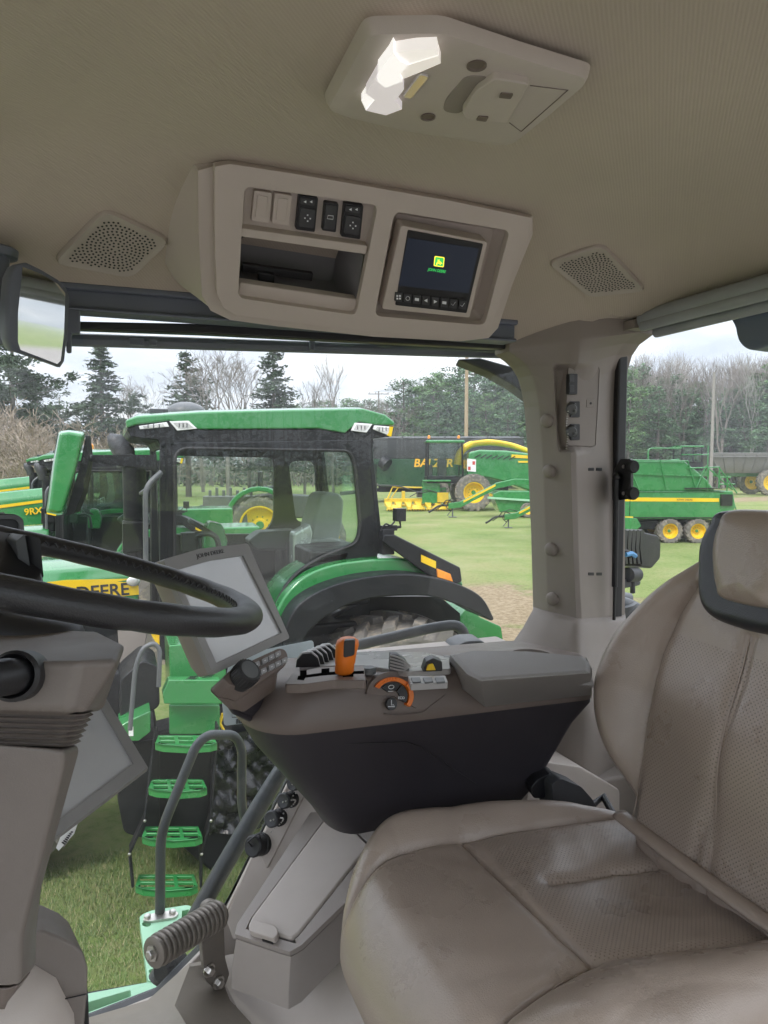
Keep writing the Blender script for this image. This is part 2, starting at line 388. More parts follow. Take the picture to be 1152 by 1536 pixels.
for cx, cy, w, h, dark in ((392.5,310.6,27,46,0),(423,314.5,26,46,0),(460.5,320.5,29,52,1),(495.6,326,21,43,1),(528.5,331.7,29,51,1)):
    s = MB(); q = pq(cx, cy, w, h); s.prism(rounded(oh(q, -.013), .003), OP.n*-.012)
    so = s.build('switch', m_black if dark else m_console, oc, bevel=.0012)
    k = MB()
    if not dark: k.prism(rounded(oh(pq(cx, cy, w*.58, h*.72), -.0115), .002), OP.n*-.002); k.build('blank_cap', m_console, so, bevel=.0008)
    elif w > 25:
        k.prism(rounded(oh(pq(cx, cy+h*.13, w*.78, h*.55), -.0105), .004), OP.n*-.004); k.prism(rounded(oh(pq(cx+1, cy-h*.34, w*.75, h*.18), -.0105), .002), OP.n*-.003); k.build('rocker', m_dark, so, bevel=.0008)
        k = MB()
        for dx, dy in ((0,-4.5),(-4,0),(4,.8),(0,4.5)): k.prism(oh(pq(cx+1+dx, cy+h*.13+dy, 2, 2), -.010), OP.n*-.0006)
        for dx in (-4, 5): k.prism(oh([(cx+1+dx-2, cy-h*.34), (cx+1+dx+2, cy-h*.34-2), (cx+1+dx+2, cy-h*.34+2)], -.010), OP.n*-.0006)
        k.build('switch_symbol', m_icon, so)
    else:
        k.prism(rounded(oh(pq(cx, cy, w*.76, h*.84), -.011), .003), OP.n*-.004); k.build('rocker', m_dark, so, bevel=.0008)
        k = MB(); k.tube(oh([(492,323),(500,324),(499.5,329),(491,328)], -.0105), .0006, 5, closed=True); k.build('switch_symbol', m_icon, so)
# display
dsp = thing('video_display', 'small dark video display glowing with a green and yellow deer emblem in the overhead console', 'display', OP.hit(650, 410))
b = MB(); b.prism(rounded(oh([(602,338),(732,363),(705,477),(573,464)], -.002), .006), OP.n*-.03); b.build('bezel', m_console, dsp, bevel=.003)
b = MB(); b.prism(rounded(oh([(612,345),(725,366),(700,470),(593,458)], -.0005), .003), OP.n*-.004); b.build('front_panel', m_black, dsp, bevel=.0008)
m_lcd = emis('dark_lcd', (.006, .008, .013), 1.0, (.01, .012, .018))
b = MB(); b.prism(oh([(612,357),(718,373),(703,440),(598,428)], .0003), OP.n*-.002); b.build('screen', m_lcd, dsp)
m_lcg = emis('lcd_green', (.03, .42, .08), 1.0, (.02, .1, .03)); m_lcy = emis('lcd_yellow', (.9, .75, .05), 1.0, (.3, .25, .02))
b = MB(); b.prism(rounded(oh([(652,384),(667,386),(665.5,401),(650.5,399)], .0009), .0022), OP.n*-.0004); b.m = 1
b.prism(rounded(oh([(653.3,385.5),(665.7,387.2),(664.2,399.7),(651.8,397.8)], .0013), .0018), OP.n*-.0003); b.m = 0
deer = [(654,397),(655.5,393.5),(657,392),(656,388.5),(657.5,390.5),(659,388.5),(659,391.5),(661.5,393),(664,396),(661.5,395.2),(660.5,398),(659,395.3),(656.5,395.5),(655.5,398)]
b.prism(oh(deer, .0017), OP.n*-.0003)
b.build('deer_emblem', [m_lcy, m_lcg], dsp, smooth=0)
b = MB(); ux = OP.hit(670, 409) - OP.hit(640, 404.6); text_mb(b, 'JOHN DEERE', OP.hit(655.5, 406, .001), ux, OP.hit(655, 400)-OP.hit(655.5, 410), .0075, .0002, width=.036); b.build('screen_lettering', m_lcg, dsp, smooth=0)
for i in range(8):
    t = i/7; cx, cy = 598+96*t, 446+11.5*t
    k = MB(); k.prism(rounded(oh(pq(cx, cy, 11, 13), .002), .0015), OP.n*-.003); ko = k.build('button', m_dark, dsp, bevel=.0006)
    s = MB()
    if i == 0:
        for dx in (-2, 2):
            for dy in (-2, 2): s.prism(oh(pq(cx+dx, cy+dy, 2.6, 2.6), .0026), OP.n*-.0004)
    elif i == 1:
        s.tube([OP.hit(cx+3*math.cos(a), cy+3*math.sin(a), .0025) for a in [k*.6 for k in range(10)]], .0004, 4, closed=True)
    elif i in (2, 5): s.prism(oh(pq(cx, cy, 6, 4), .0026), OP.n*-.0004)
    elif i in (3, 4): e = 1 if i == 3 else -1; s.prism(oh([(cx-3*e, cy), (cx+2*e, cy-2.6), (cx+2*e, cy+2.6)], .0026), OP.n*-.0004)
    else: s.tube(oh([(cx-3, cy), (cx-1, cy+2.5), (cx+3, cy-3)], .0026), .0005, 4)
    s.build('button_symbol', m_icon, ko, smooth=0)

# ---------------- dome light
DP = Plane(P(560, 40, z=.440), P(700, 40, z=.440), P(560, 200, z=.440))
def dp(l, off=0.0): return [DP.hit(x, y, off) for x, y in l]
dl = thing('dome_light', 'pale plastic dome light panel with one lit lens in the headliner', 'ceiling light', P(690, 115, z=.45))
out = [(547,24),(662,22),(780,62),(886,95),(885,107),(830,155),(772,202),(750,204),(600,180),(509,157),(484,146),(515,85)]
o1 = smoothpoly(rounded(dp(out, -.012), .012, 3), 1); c0 = sum(o1, V())/len(o1)
b = MB(); b.loft([o1, [p+DP.n*.008+(c0-p)*.012 for p in o1], [p+DP.n*.015+(c0-p)*.04 for p in o1], [p+DP.n*.018+(c0-p)*.14 for p in o1]], (False, True))
b.build('housing', m_pale, dl, smooth=40)
DW = .0062
lens = [(590,79),(625,75),(655,74),(661,95),(624,111),(606,134),(593,151),(603,164),(579,173),(549,166),(542,151),(567,109)]
m_lens = [emis('lit_lens_%d' % k, c_, s_) for k, (c_, s_) in enumerate((((1, .93, .87), .36), ((1, .9, .82), .29), ((.98, .88, .93), .23), ((1, .96, .94), .46)))]
b = MB(); q3 = lambda l, w: dp(l, DW+w)
fac = [(0, [(590,79),(625,75),(655,74),(658,84),(612,98),(600,92)], .010), (1, [(658,84),(661,95),(624,111),(606,118),(600,112),(612,98)], .011), (3, [(590,79),(600,92),(612,98),(600,112),(604,122),(578,132),(566,122),(567,109)], .013), (2, [(567,109),(566,122),(578,132),(604,122),(606,134),(593,151),(562,150),(549,140)], .010), (3, [(549,140),(562,150),(549,166),(542,151)], .008), (2, [(562,150),(593,151),(603,164),(579,173),(549,166)], .009)]
for mi_, l, w in fac: b.m = mi_; b.prism(q3(l, w), DP.n*-.016)
b.build('lens', m_lens, dl, smooth=0)
b = MB(); b.prism(rounded(dp([(630,112),(644,116),(617,149),(604,146)], DW+.003), .003), DP.n*-.01); b.build('rocker_switch', m_chrome, dl, bevel=.002)
for x, y, r in ((715,98,.011),(642,175,.0095)):
    b = MB(); b.lathe([(r, 0), (r, .0015), (r*.8, .0012), (r*.6, -.004)], DP.hit(x, y, DW), DP.n, 20); b.build('screw_recess', m_brown, dl)
b = MB(); b.prism(rounded(dp([(742,118),(794,127),(762,186),(699,180),(693,168),(715,136)], DW+.008), .006), DP.n*-.02); b.build('lamp_cover', m_pale, dl, bevel=.004, seg=3)
b = MB(); b.prism(rounded(dp([(699,114),(735,116),(690,172),(664,168),(668,150)], DW+.001), .01), DP.n*-.004); b.build('finger_recess', m_taupe, dl, bevel=.001)
for l in ([(752,140),(770,142),(766,149),(748,147)], [(718,175),(733,176),(729,183),(714,181)]):
    b = MB(); b.prism(rounded(dp(l, DW+.0095), .002), DP.n*-.003); b.build('clip_slot', m_brown, dl)
b = MB(); b.tube(dp([(795,128),(852,135),(782,197),(764,184)], DW), .0008, 4); b.build('panel_seam', m_brown, dl)

# ---------------- speaker grilles
def grille(label, l, loc):
    g = thing('speaker_grille', label, 'speaker', loc)
    pts = [hitc(x, y) for x, y in l]; c = sum(pts, V())/len(pts); n = nrmc(c)
    pl = Plane(c, pts[0], pts[1]); n = pl.n
    out = rounded([pl.hit(x, y, .001) for x, y in l], .022, 5); cc = sum(out, V())/len(out)
    w = MB(); w.loft([[p-n*.012 for p in out], [p+n*.003 for p in out], [p+n*.006+(cc-p)*.03 for p in out], [p+n*.005+(cc-p)*.12 for p in out], [p+n*.004+(cc-p)*.16 for p in out]], (False, True)); go = w.build('grille', m_grille, g, smooth=40)
    h = MB(); inner = [cc+(p-cc)*.80 for p in out]; i2 = [pl.uv(p) for p in inner]; c2 = pl.uv(cc)
    def inside(q):
        s = False
        for i in range(len(i2)):
            a, e = i2[i], i2[i-1]
            if (a[1] > q[1]) != (e[1] > q[1]) and q[0] < (e[0]-a[0])*(q[1]-a[1])/(e[1]-a[1])+a[0]: s = not s
        return s
    for ring in range(1, 24):
        rr = ring*.0066; m = int(2*math.pi*rr/.0072)
        for k in range(m):
            a = 2*math.pi*k/m+ring*.3; q = (c2[0]+rr*math.cos(a), c2[1]+rr*math.sin(a))
            if inside(q): h.lathe([(.0019, 0), (.0019, .0004)], pl.at(q[0], q[1], .0056), n, 7)
    h.build('perforation', m_black, g, smooth=0); return g
grille('perforated speaker grille in the headliner left of the overhead console, above the mirror', [(157,311),(257,358),(198,415),(78,392)], hitc(170, 365))
grille('perforated speaker grille in the headliner right of the overhead console, above the corner pillar', [(903,364),(970,434),(883,444),(820,391)], hitc(895, 405))

# ---------------- corner pillar
pi_ = thing('corner_pillar', 'taupe moulded corner pillar with round plugs between side and rear windows', 'pillar', (1.1, 1.42, -1.16))
rows = [((764,527),(862,510),(957,499)),((778,537),(862,530),(936,515)),((790,548),(861,550),(925,532)),((799,563),(860,580),(918,556)),((805,585),(860,620),(916,590)),((809,610),(859,660),(915,640)),((814,680),(861,740),(915,720)),((819,800),(864,850),(915,830)),((822,917),(868,928),(915,925))]
def prow(r, ya, yc, xd):
    a, c, d = P(*r[0], y=ya), P(*r[1], y=yc), P(*r[2], x=xd)
    return [a+V((-.004, .06, 0)), a, a.lerp(c, .25), a.lerp(c, .5), a.lerp(c, .75), a.lerp(c, .93), c.lerp(d, .07)+V((.0, -.002, 0)), c.lerp(d, .35), c.lerp(d, .7), d, d+V((.05, .004, 0))]
b = MB(); L = [prow(r, 1.47, 1.395, 1.175) for r in rows]; L.insert(0, [p+V((0, 0, .09)) for p in L[0]])
def fine(L, nr, nc):
    t = []
    for a_, c_ in zip(L, L[1:]):
        for k in range(nr): t.append([p.lerp(q, k/nr) for p, q in zip(a_, c_)])
    t.append(L[-1]); o = []
    for r in t:
        w = []
        for p, q in zip(r, r[1:]): w += [p.lerp(q, k/nc) for k in range(nc)]
        o.append(w + [r[-1]])
    return o
def s01(x, a_, c_): q = max(0., min(1., (x-a_)/(c_-a_))); return q*q*(3-2*q)
def pocket(p):
    x, y = proj(p); m = s01(y, 544, 553)*(1-s01(y, 668, 679))*s01(x, 829+.05*(y-548), 839+.05*(y-548))*(1-s01(x, 860, 893))
    return p + V((.35, .93, 0))*.030*m
b.loft([[pocket(p) for p in r] for r in fine(L, 14, 9)], (False, False), False)
b.build('upper_trim', m_taupe, pi_, smooth=50, fix=False)
rows2 = [((821,910),(866,920),(915,918)),((822,921),(868,932),(916,929)),((818,928),(868,938),(917,934)),((806,950),(867,960),(918,950)),((790,973),(869,985),(921,975)),((772,988),(874,1012),(926,1000)),((760,1040),(884,1080),(940,1080)),((740,1200),(885,1240),(950,1240))]
b = MB(); ys = [1.42,1.385,1.375,1.36,1.34,1.31,1.28,1.26]; b.loft([prow(r, 1.465-.004*i+(.03 if i==0 else 0), ys[i], 1.17-.004*i+(.03 if i==0 else 0)) for i, r in enumerate(rows2)], (False, False), False)
b.build('lower_trim', m_taupe, pi_, smooth=50, fix=False)
fa = Plane(P(809, 610, y=1.47), P(859, 660, y=1.395), P(822, 917, y=1.47))     # left facet
fb = Plane(P(859, 660, y=1.395), P(915, 640, x=1.175), P(868, 928, y=1.395))   # right facet
for x, y in ((821,631),(824,707),(827,824),(829,898)):
    b = MB(); b.lathe([(.0165, -.002), (.0165, .004), (.0145, .0085), (.008, .011), (.001, .0115)], fa.hit(x, y, .001), fa.n, 20); b.build('round_plug', m_taupe, pi_, smooth=60)
for x, y in ((904,607),(913,607),(887,704),(899,704),(887,861),(899,861)):
    b = MB(); b.prism(rounded([fb.hit(*q, .0012) for q in pq(x, y, 8, 4.5, 0, 0)], .002), fb.n*-.003); b.build('clip_slot', m_black, pi_)
# recessed instrument pocket on the pillar
pk = Plane(P(852, 552, y=1.423), fb.hit(897, 600, .006), P(852, 668, y=1.424))
b = MB(); lo = [(852,552),(872,547),(897,546),(899,556),(897,600),(893,668),(888,670),(852,668),(848,640)]
b.prism(rounded([pk.hit(x, y, .003) for x, y in lo], .004), pk.n*-.06); b.build('access_panel', m_taupe, pi_, bevel=.002)
b = MB(); b.tube([pk.hit(x, y, .0032) for x, y in lo], .0009, 5, closed=True); b.build('panel_seam', m_brown, pi_)
b = MB(); b.prism(rounded([pk.hit(*q, .010) for q in pq(860, 576, 13, 31, 0, -.02)], .003), pk.n*-.01); so = b.build('switch_pair', m_black, pi_, bevel=.001)
b = MB()
for dy in (-8, 7): b.prism(rounded([pk.hit(*q, .012) for q in pq(858, 576+dy, 7, 11, 0, 0)], .002), pk.n*-.004)
b.build('switch_button', m_dark, so, bevel=.0008)
for y in (613, 647):
    b = MB(); c = pk.hit(856, y, .004); b.prism(rounded([pk.hit(*q, .007) for q in pq(863, y+1, 14, 24, 0, 0)], .003), pk.n*-.01); b.lathe([(.015, 0), (.015, .008), (.012, .012)], c, pk.n, 18)
    so = b.build('power_outlet', m_black, pi_, bevel=.0008)
    b = MB(); b.lathe([(.0135, .0125), (.0135, .016), (.011, .0185), (.001, .019)], c+pk.n*0-fb.x*.006, (pk.n-fb.x*.6).normalized(), 18); b.ball(c-fb.x*.012+pk.n*.02+V((0,0,-.004)), .004, 5); b.build('outlet_cap', m_grey, so)
    b = MB()
    for k in range(7): b.ball(pk.hit(852-.7*k*.6, y+4+k*3.6, .02-.001*k), .0017, 4)
    b.build('bead_chain', m_steel, so)
b = MB(); b.prism(rounded([pk.hit(*q, .004) for q in pq(886, 605, 12, 12, 0, 0)], .002), pk.n*-.004); so = b.build('latch', m_taupe, pi_, bevel=.001)
b = MB(); b.disc(pk.hit(886, 605, .004), pk.n, .003); b.build('latch_screw', m_black, so)

# ---------------- side window
def offs(pts, d, nrm):
    n = len(pts); o = []
    for i in range(n):
        t = (pts[(i+1) % n]-pts[i-1]).normalized(); o.append(pts[i]+t.cross(nrm)*d)
    return o
wl = [(-160,486),(300,502),(760,525),(783,543),(796,570),(805,620),(811,760),(816,880),(813,930),(800,960),(780,975),(640,985),(540,1020),(440,1150),(335,1368),(300,1420),(235,1487),(130,1528),(-160,1580)]
wp = [P(x, y, y=1.5) for x, y in wl]
sw = thing('side_window', 'large side window of the cab with rounded black seal and dusty glass', 'window', (.3, 1.5, -1.1))
b = MB(); b.prism(offs(wp, -.006, V((0, 1, 0))), V((0, .005, 0))); b.build('pane', m_glass, sw, smooth=0)
o1 = offs(wp, .02, V((0, 1, 0)))
if (o1[8]-wp[8]).x < 0: o1 = offs(wp, -.02, V((0, 1, 0))); 
b = MB(); holed(b, [p+V((0, -.014, 0)) for p in o1], [[p+V((0, -.014, 0)) for p in wp]], V((0, .03, 0))); b.build('seal', m_black, sw, bevel=.004, smooth=50)
fr = [(438,1152),(455,1158),(345,1340),(312,1405),(296,1424),(334,1366)]
b = MB(); b.prism([P(x, y, y=1.497) for x, y in fr], V((0, -.002, 0))); b.build('frit_band', m_grey, sw)
lab = thing('tyre_chart_label', 'pale blue printed label with figures and barcode stuck on the side window', 'label', P(390, 1040, y=1.495))
LP = Plane(P(336, 1090, y=1.495), P(432, 1076, y=1.495), P(336, 1000, y=1.495))
b = MB(); b.prism(rounded([LP.hit(x, y) for x, y in [(336,1089),(333,1050),(345,985),(470,960),(480,1070)]], .008), V((0, .001, 0))); b.build('sheet', m_label, lab)
b = MB(); ux = LP.x; uy = V((0, 0, 1))
for i, s in enumerate(['15900 (35100)', '16900 (37200)', '17800 (39200)']): text_mb(b, s, LP.hit(415, 1017+13*i-.14*0, .0012), ux, uy, .0125, .0003)
for y in (1010, 1023, 1036): b.tube([LP.hit(395, y+2, .001), LP.hit(470, y-9, .001)], .0005, 4)
text_mb(b, '419', LP.hit(437, 1003, .0012), ux, uy, .012, .0003)
x = 354
for k in range(22):
    w = rnd.choice((.6, 1.1, 1.7)); b.prism([LP.hit(a, c-.13*(a-354), .0012) for a, c in ((x, 1079), (x+w, 1079), (x+w, 1086), (x, 1086))], V((0, .0005, 0))); x += w+rnd.choice((.7, 1.2))
b.tube([LP.hit(*q, .001) for q in ((348,1066),(385,1061),(385,1075),(348,1076))], .0006, 4, closed=True)
text_mb(b, 'FORM 8R', LP.hit(344, 1082, .0012), ux, uy, .006, .0002) if False else None
b.build('printed_figures', m_ink, lab, smooth=0)
# rails along the top of the window
b = MB()
for z, y0, th in ((.300, 1.455, .040), (.322, 1.44, .012)): b.box((-.03, y0, z), (1.80, .05, th))
b.box((-.03, 1.435, .283), (1.80, .03, .008)); tag(b.build('window_header', m_rail, bevel=.004), 'dark ribbed header rail above the side window', 'rail')
b = MB(); a, c = P(-140, 502, y=1.62), P(792, 531, y=1.62); b.tube([a, c], .011, 8, ry=.014); b.box(P(205, 513, y=1.60), (.03, .01, .014)); b.box(P(230, 514, y=1.60), (.015, .01, .012))
for x in (468, 742): b.box(P(x, 516, y=1.6), (.012, .012, .03))
tag(b.build('shade_rail', m_rail, bevel=.002), 'slim outer rail of the roller shade below the window header', 'rail')
b = MB(); b.prism([P(x, y, y=1.75) for x, y in [(685,538),(720,536),(778,552),(800,580),(806,605),(770,578),(735,558)]], V((.05, .12, 0))); tag(b.build('roof_eave', m_dark, bevel=.01), 'dark curved roof eave outside the upper corner of the side window', 'eave')
b = MB(); b.tube([V((-.98, 1.47, .32)), V((-.93, 1.49, -.2)), V((-.8, 1.5, -1.15))], .045, 10); b.tube([V((-.98, -.05, .4)), V((-.93, -.05, -.2)), V((-.85, -.05, -1.15))], .045, 10)
b.box((-.98, .7, .36), (.08, 1.5, .1)); tag(b.build('front_pillars', m_rail, bevel=.01), 'dark front pillars and header of the cab beside the windscreen', 'pillar')
ws = MB(); ws.box((-.95, .71, -.38), (.006, 1.44, 1.42)); tag(ws.build('windscreen', m_glass, smooth=0), 'clear windscreen glass at the front of the cab', 'window')

# ---------------- rear window and shade
rw = thing('rear_window', 'rear cab window with black seal seen behind the seat', 'window', (1.2, .7, -.5))
b = MB(); b.box((1.205, .70, -.12), (.005, 1.44, .9)); b.build('pane', m_glass, rw, smooth=0)
b = MB(); b.box((1.2, 1.478, -.12), (.03, .04, .9)); b.box((1.2, .7, .335), (.03, 1.5, .03)); b.box((1.2, .7, -.56), (.04, 1.5, .05)); b.box((1.2, -.02, -.12), (.03, .045, .9)); b.build('seal', m_black, rw, bevel=.006)
rs = thing('sun_shade', 'grey ribbed roller shade housing above the rear window', 'shade', (1.16, .9, .33))
b = MB(); b.tube([V((1.165, .05, .335)), V((1.165, 1.345, .335))], .024, 14); b.tube([V((1.15, .05, .318)), V((1.15, 1.335, .318))], .012, 10); b.tube([V((1.185, .05, .305)), V((1.185, 1.33, .305))], .012, 10); b.build('shade_roll', m_shade, rs, smooth=40)
b = MB(); b.box((1.16, 1.37, .325), (.05, .05, .02)); b.disc(P(962, 491, x=1.15), (0, 0, -1), .008); b.build('end_bracket', m_taupe, rs, bevel=.003)
b = MB(); l = smoothpoly([P(x, y, x=1.24) for x, y in [(1101,470),(1102,492),(1108,513),(1122,524),(1142,522),(1180,505),(1190,470)]], 4); b.prism(l, V((.06, .01, 0))); tag(b.build('wiper_motor_cover', M('slate_plastic', (.15, .18, .25), .5, bump=.1), bevel=.012, seg=3), 'slate coloured rounded cover hanging at the top of the rear window', 'cover')
hp = thing('roller_bracket', 'black bracket plate with two rollers beside the pillar', 'hinge', P(938, 720, x=1.168))
b = MB(); b.prism(rounded([P(x, y, x=1.168) for x, y in [(930,688),(946,688),(946,748),(918,752),(918,710)]], .006), V((.012, .004, 0))); b.build('hinge_plate', m_black, hp, bevel=.002)
for y in (700, 740):
    b = MB(); b.lathe([(.014, -.01), (.016, -.006), (.016, .006), (.014, .01)], P(948, y, x=1.174), (0, 1, 0), 16); b.build('roller', m_rubber, hp)
for y in (700, 740):
    b = MB(); b.lathe([(.0045, 0), (.0045, .003)], P(936, y, x=1.166), (-1, 0, 0), 8); b.build('screw', m_steel, hp)
b = MB(); b.tube([P(925, 715, x=1.16), P(922, 880, x=1.16)], .0075, 10); b.tube([P(922, 880, x=1.16), P(921, 930, x=1.16)], .004, 8); b.ball(P(925, 715, x=1.16), .011, 6); tag(b.build('gas_strut', m_black), 'thin black gas strut along the rear window edge', 'strut')
# wall below the rear window, and the back of the cab
b = MB(); b.box((1.2, .7, -.86), (.04, 1.5, .56)); b.box((1.05, 1.36, -.95), (.34, .2, .5)); tag(b.build('rear_cab_wall', m_taupe, bevel=.01), 'taupe lower rear wall of the cab behind the seat', 'wall')
b = MB(); b.prism(rounded([P(x, y, y=1.24) for x, y in [(800,1140),(870,1150),(930,1185),(930,1260),(780,1260)]], .01), V((0, .12, 0))); tag(b.build('rear_shelf', m_pale, bevel=.006), 'pale plastic shelf between seat back and arm console', 'shelf')

# ---------------- side wall, sill and boxes below the window
sl = [(440,1152),(334,1370),(300,1424),(236,1490),(130,1532),(-160,1590),(-160,2050),(1000,2050),(1000,1000),(800,985),(640,1002),(540,1030)]
b = MB(); b.prism([P(x, y, y=1.485) for x, y in sl], V((0, -.012, 0))); tag(b.build('side_wall', m_pale, bevel=.003), 'pale plastic lower side wall under the side window', 'wall')
b = MB(); l0 = [(430,985),(560,968),(640,962),(740,962),(790,976),(800,1010),(640,1040),(450,1040)]
b.box((.63, 1.425, -.47), (.46, .11, .12)); tag(b.build('window_ledge', m_pale, bevel=.012, seg=3), 'pale ledge behind the arm console under the side window', 'ledge')
b = MB(); b.prism(rounded([P(x, y, y=1.40) for x, y in [(678,985),(682,970),(700,962),(724,961),(736,972),(738,990)]], .01), V((.01, .07, 0))); tag(b.build('latch_cover', m_grey, bevel=.006), 'grey rounded latch cover on the window ledge', 'cover')
sb = thing('storage_box', 'pale storage box with a flat sloping lid beside the seat', 'storage box', P(430, 1480, z=-.95))
BPl = Plane(P(369, 1393, z=-.83), P(437, 1413, z=-.83), P(500, 1222, z=-.735))
lid = [(369,1393),(376,1378),(489,1226),(499,1220),(508,1222),(556,1268),(448,1404),(437,1413)]
rim = [(352,1401),(356,1385),(466,1218),(500,1196),(530,1205),(600,1275),(452,1418),(434,1428)]
r0 = [BPl.hit(x, y, -.004) for x, y in rim]; cr = sum(r0, V())/len(r0)
r1 = [p+V((0, 0, -.066))+(p-cr)*.05 for p in r0]
b = MB(); ll = [BPl.hit(x, y, -.0045) for x, y in lid]; holed(b, r0, [ll], -BPl.n*.012); b.loft([[p-BPl.n*.0125 for p in r0], r1, [p+V((0, 0, -.03)) for p in r1]], (False, True))
b.build('box_body', m_taupe if False else M('warm_grey_plastic', (.345, .305, .28), .45, bump=.3, bs=900, var=.06, dirt=.15, dcol=(.2, .17, .14)), sb, bevel=.008, seg=3, smooth=50)
lc = sum(ll, V())/len(ll)
b = MB(); b.prism([lc+(p-lc)*.975+BPl.n*.003 for p in ll], -BPl.n*.012); b.build('lid', m_pale, sb, bevel=.005, seg=3)
b = MB(); b.prism(rounded([BPl.hit(x, y, .012) for x, y in [(372,1388),(380,1380),(414,1388),(418,1398),(412,1408),(374,1396)]], .006), -BPl.n*.014); b.build('lid_handle', m_pale, sb, bevel=.004, seg=3)
b = MB(); b.prism([BPl.hit(x, y, .001) for x, y in [(394,1405),(410,1409),(409,1414),(393,1409)]], -BPl.n*.01); b.build('lid_catch', m_black, sb)
# sloping sill panel with four sockets
SP = Plane(P(345, 1400, y=1.43), P(455, 1160, y=1.46), P(470, 1215, z=-.735))
b = MB(); sp = [(338,1376),(375,1290),(447,1160),(470,1158),(520,1190),(470,1222),(364,1400),(350,1412)]; b.prism(rounded([SP.hit(x, y) for x, y in sp], .008), -SP.n*.06); tag(b.build('sill_panel', m_pale, bevel=.005, seg=2), 'pale sloping sill panel carrying four black sockets', 'panel')
b = MB(); b.prism(rounded([SP.hit(x, y, .005) for x, y in [(383,1270),(452,1158),(470,1166),(400,1305)]], .008), -SP.n*.01); tag(b.build('socket_strip', m_pale, bevel=.003), 'raised pale strip under the black sockets', 'panel')
ax = (SP.n*.8 + V((-.5, -.1, .1))).normalized()
for i, (x, y, r) in enumerate(((388,1263,.021),(415,1223,.0165),(433,1196,.0155),(447,1170,.015))):
    c = SP.hit(x+4, y+3, .004)
    s = thing('power_socket', ['large black capped round socket lowest on the sill panel', 'black round socket with bead chain second from the bottom of the sill', 'black round socket with bead chain third from the bottom of the sill', 'black round socket highest on the sill, half under the arm console'][i], 'socket', c, 'sockets on the sill panel')
    b = MB(); b.lathe([(r*1.1, -.004), (r*1.1, .006), (r, .007), (r, .018)], c, ax, 20); b.build('socket_body', m_black, s)
    b = MB(); b.lathe([(r*1.0, .0185), (r*1.06, .020), (r*1.06, .030), (r*.9, .033), (r*.5, .031), (.001, .031)], c, ax, 14 if i == 0 else 20); b.build('cap', m_dark if i else m_black, s)
    b = MB(); e = c+ax*.034; tx = ax.orthogonal().normalized()
    if i:
        for k in range(14):
            t = k/13; b.ball(e + V((.030*math.sin(t*3.1), -.006, -.028*t+.012*math.sin(3.1*t)))*(.9), .0019, 4)
    else: b.tube([e, e+ax*.012+V((0, 0, .012)), e+V((.016, 0, .026)), e+V((.02, 0, .01))], .0022, 6)
    b.build('bead_chain' if i else 'cap_strap', m_steel if i else m_black, s)
# foot rest peg
fp = thing('foot_peg', 'ribbed metal foot peg on a bolted bracket by the window edge', 'foot rest', P(330, 1470, y=1.36))
a, c = P(331, 1369, y=1.34), P(229, 1430, y=1.24); d = (c-a)
prof = [(.021, 0)]
for k in range(13):
    h0 = d.length*(.05+.9*k/13); h1 = d.length*(.05+.9*(k+.5)/13); hm = d.length*(.05+.9*(k+.95)/13)
    prof += [(.0262, h0), (.0275, h0+.0012), (.0275, h1), (.0262, h1+.0012), (.0225, h1+.002), (.0225, hm)]
prof += [(.026, d.length*.955), (.026, d.length*.985), (.02, d.length)]
b = MB(); b.lathe(prof, a, d, 26); b.build('grip', m_warmmetal, fp, smooth=40)
b = MB(); b.lathe([(.014, 0), (.014, .003), (.008, .003), (.008, .009), (.006, .010)], c, d, 6, True); b.build('end_bolt', m_steel, fp, smooth=0)
BK = Plane(P(300, 1365, y=1.335), P(335, 1358, y=1.36), P(335, 1480, y=1.37))
b = MB(); b.prism(rounded([BK.hit(x, y) for x, y in [(301,1378),(306,1357),(318,1350),(331,1354),(336,1375),(338,1436),(345,1462),(336,1484),(324,1486),(308,1470),(303,1420)]], .008), -BK.n*.012); b.build('bracket', m_warmmetal, fp, bevel=.002)
for x, y in ((313,1455),(327,1473)):
    b = MB(); b.lathe([(.013, 0), (.013, .003)], BK.hit(x, y, 0), BK.n, 20); b.lathe([(.009, .003), (.009, .010), (.007, .0115)], BK.hit(x, y, 0), BK.n, 6); b.build('bolt', m_steel, fp, smooth=0)
# footwell tray and the sloping wheel arch
b = MB(); T = Plane(P(225, 1503, y=1.40), P(318, 1440, y=1.44), P(345, 1510, z=-.98))
b.loft([[P(x, y, y=yy) for x, y, yy in l] for l in ([(120,1530,1.42),(222,1500,1.42),(283,1445,1.42),(322,1439,1.42)], [(122,1535,1.40),(224,1504,1.40),(284,1450,1.395),(324,1445,1.40)], [(125,1560,1.34),(235,1516,1.33),(262,1508,1.30),(345,1500,1.36)], [(125,1640,1.2),(270,1610,1.15),(300,1570,1.15),(400,1560,1.25)])], (False, False), False)
tag(b.build('footwell_tray', M('scuffed_taupe_plastic', (.24, .21, .175), .5, bump=.4, bs=600, dirt=.3, dcol=(.38, .34, .28), ds=10), smooth=40, fix=False), 'scuffed taupe lip of the footwell under the foot peg', 'panel')
b = MB(); g = [[(322,1442,1.43),(345,1425,1.40),(450,1440,1.28),(545,1330,1.26),(620,1250,1.25)], [(335,1470,1.40),(365,1480,1.36),(460,1480,1.22),(560,1400,1.2),(650,1300,1.18)], [(380,1560,1.30),(420,1560,1.25),(520,1560,1.1),(600,1480,1.08),(700,1400,1.06)], [(420,1660,1.2),(480,1680,1.15),(560,1680,1.0),(640,1600,1.0),(760,1520,1.0)]]
b.loft([[P(x, y, y=yy) for x, y, yy in r] for r in g], (False, False), False); tag(b.build('wheel_arch_cover', m_pale, smooth=60, fix=False, sub=2), 'smooth pale wheel arch cover beside the seat base', 'panel')
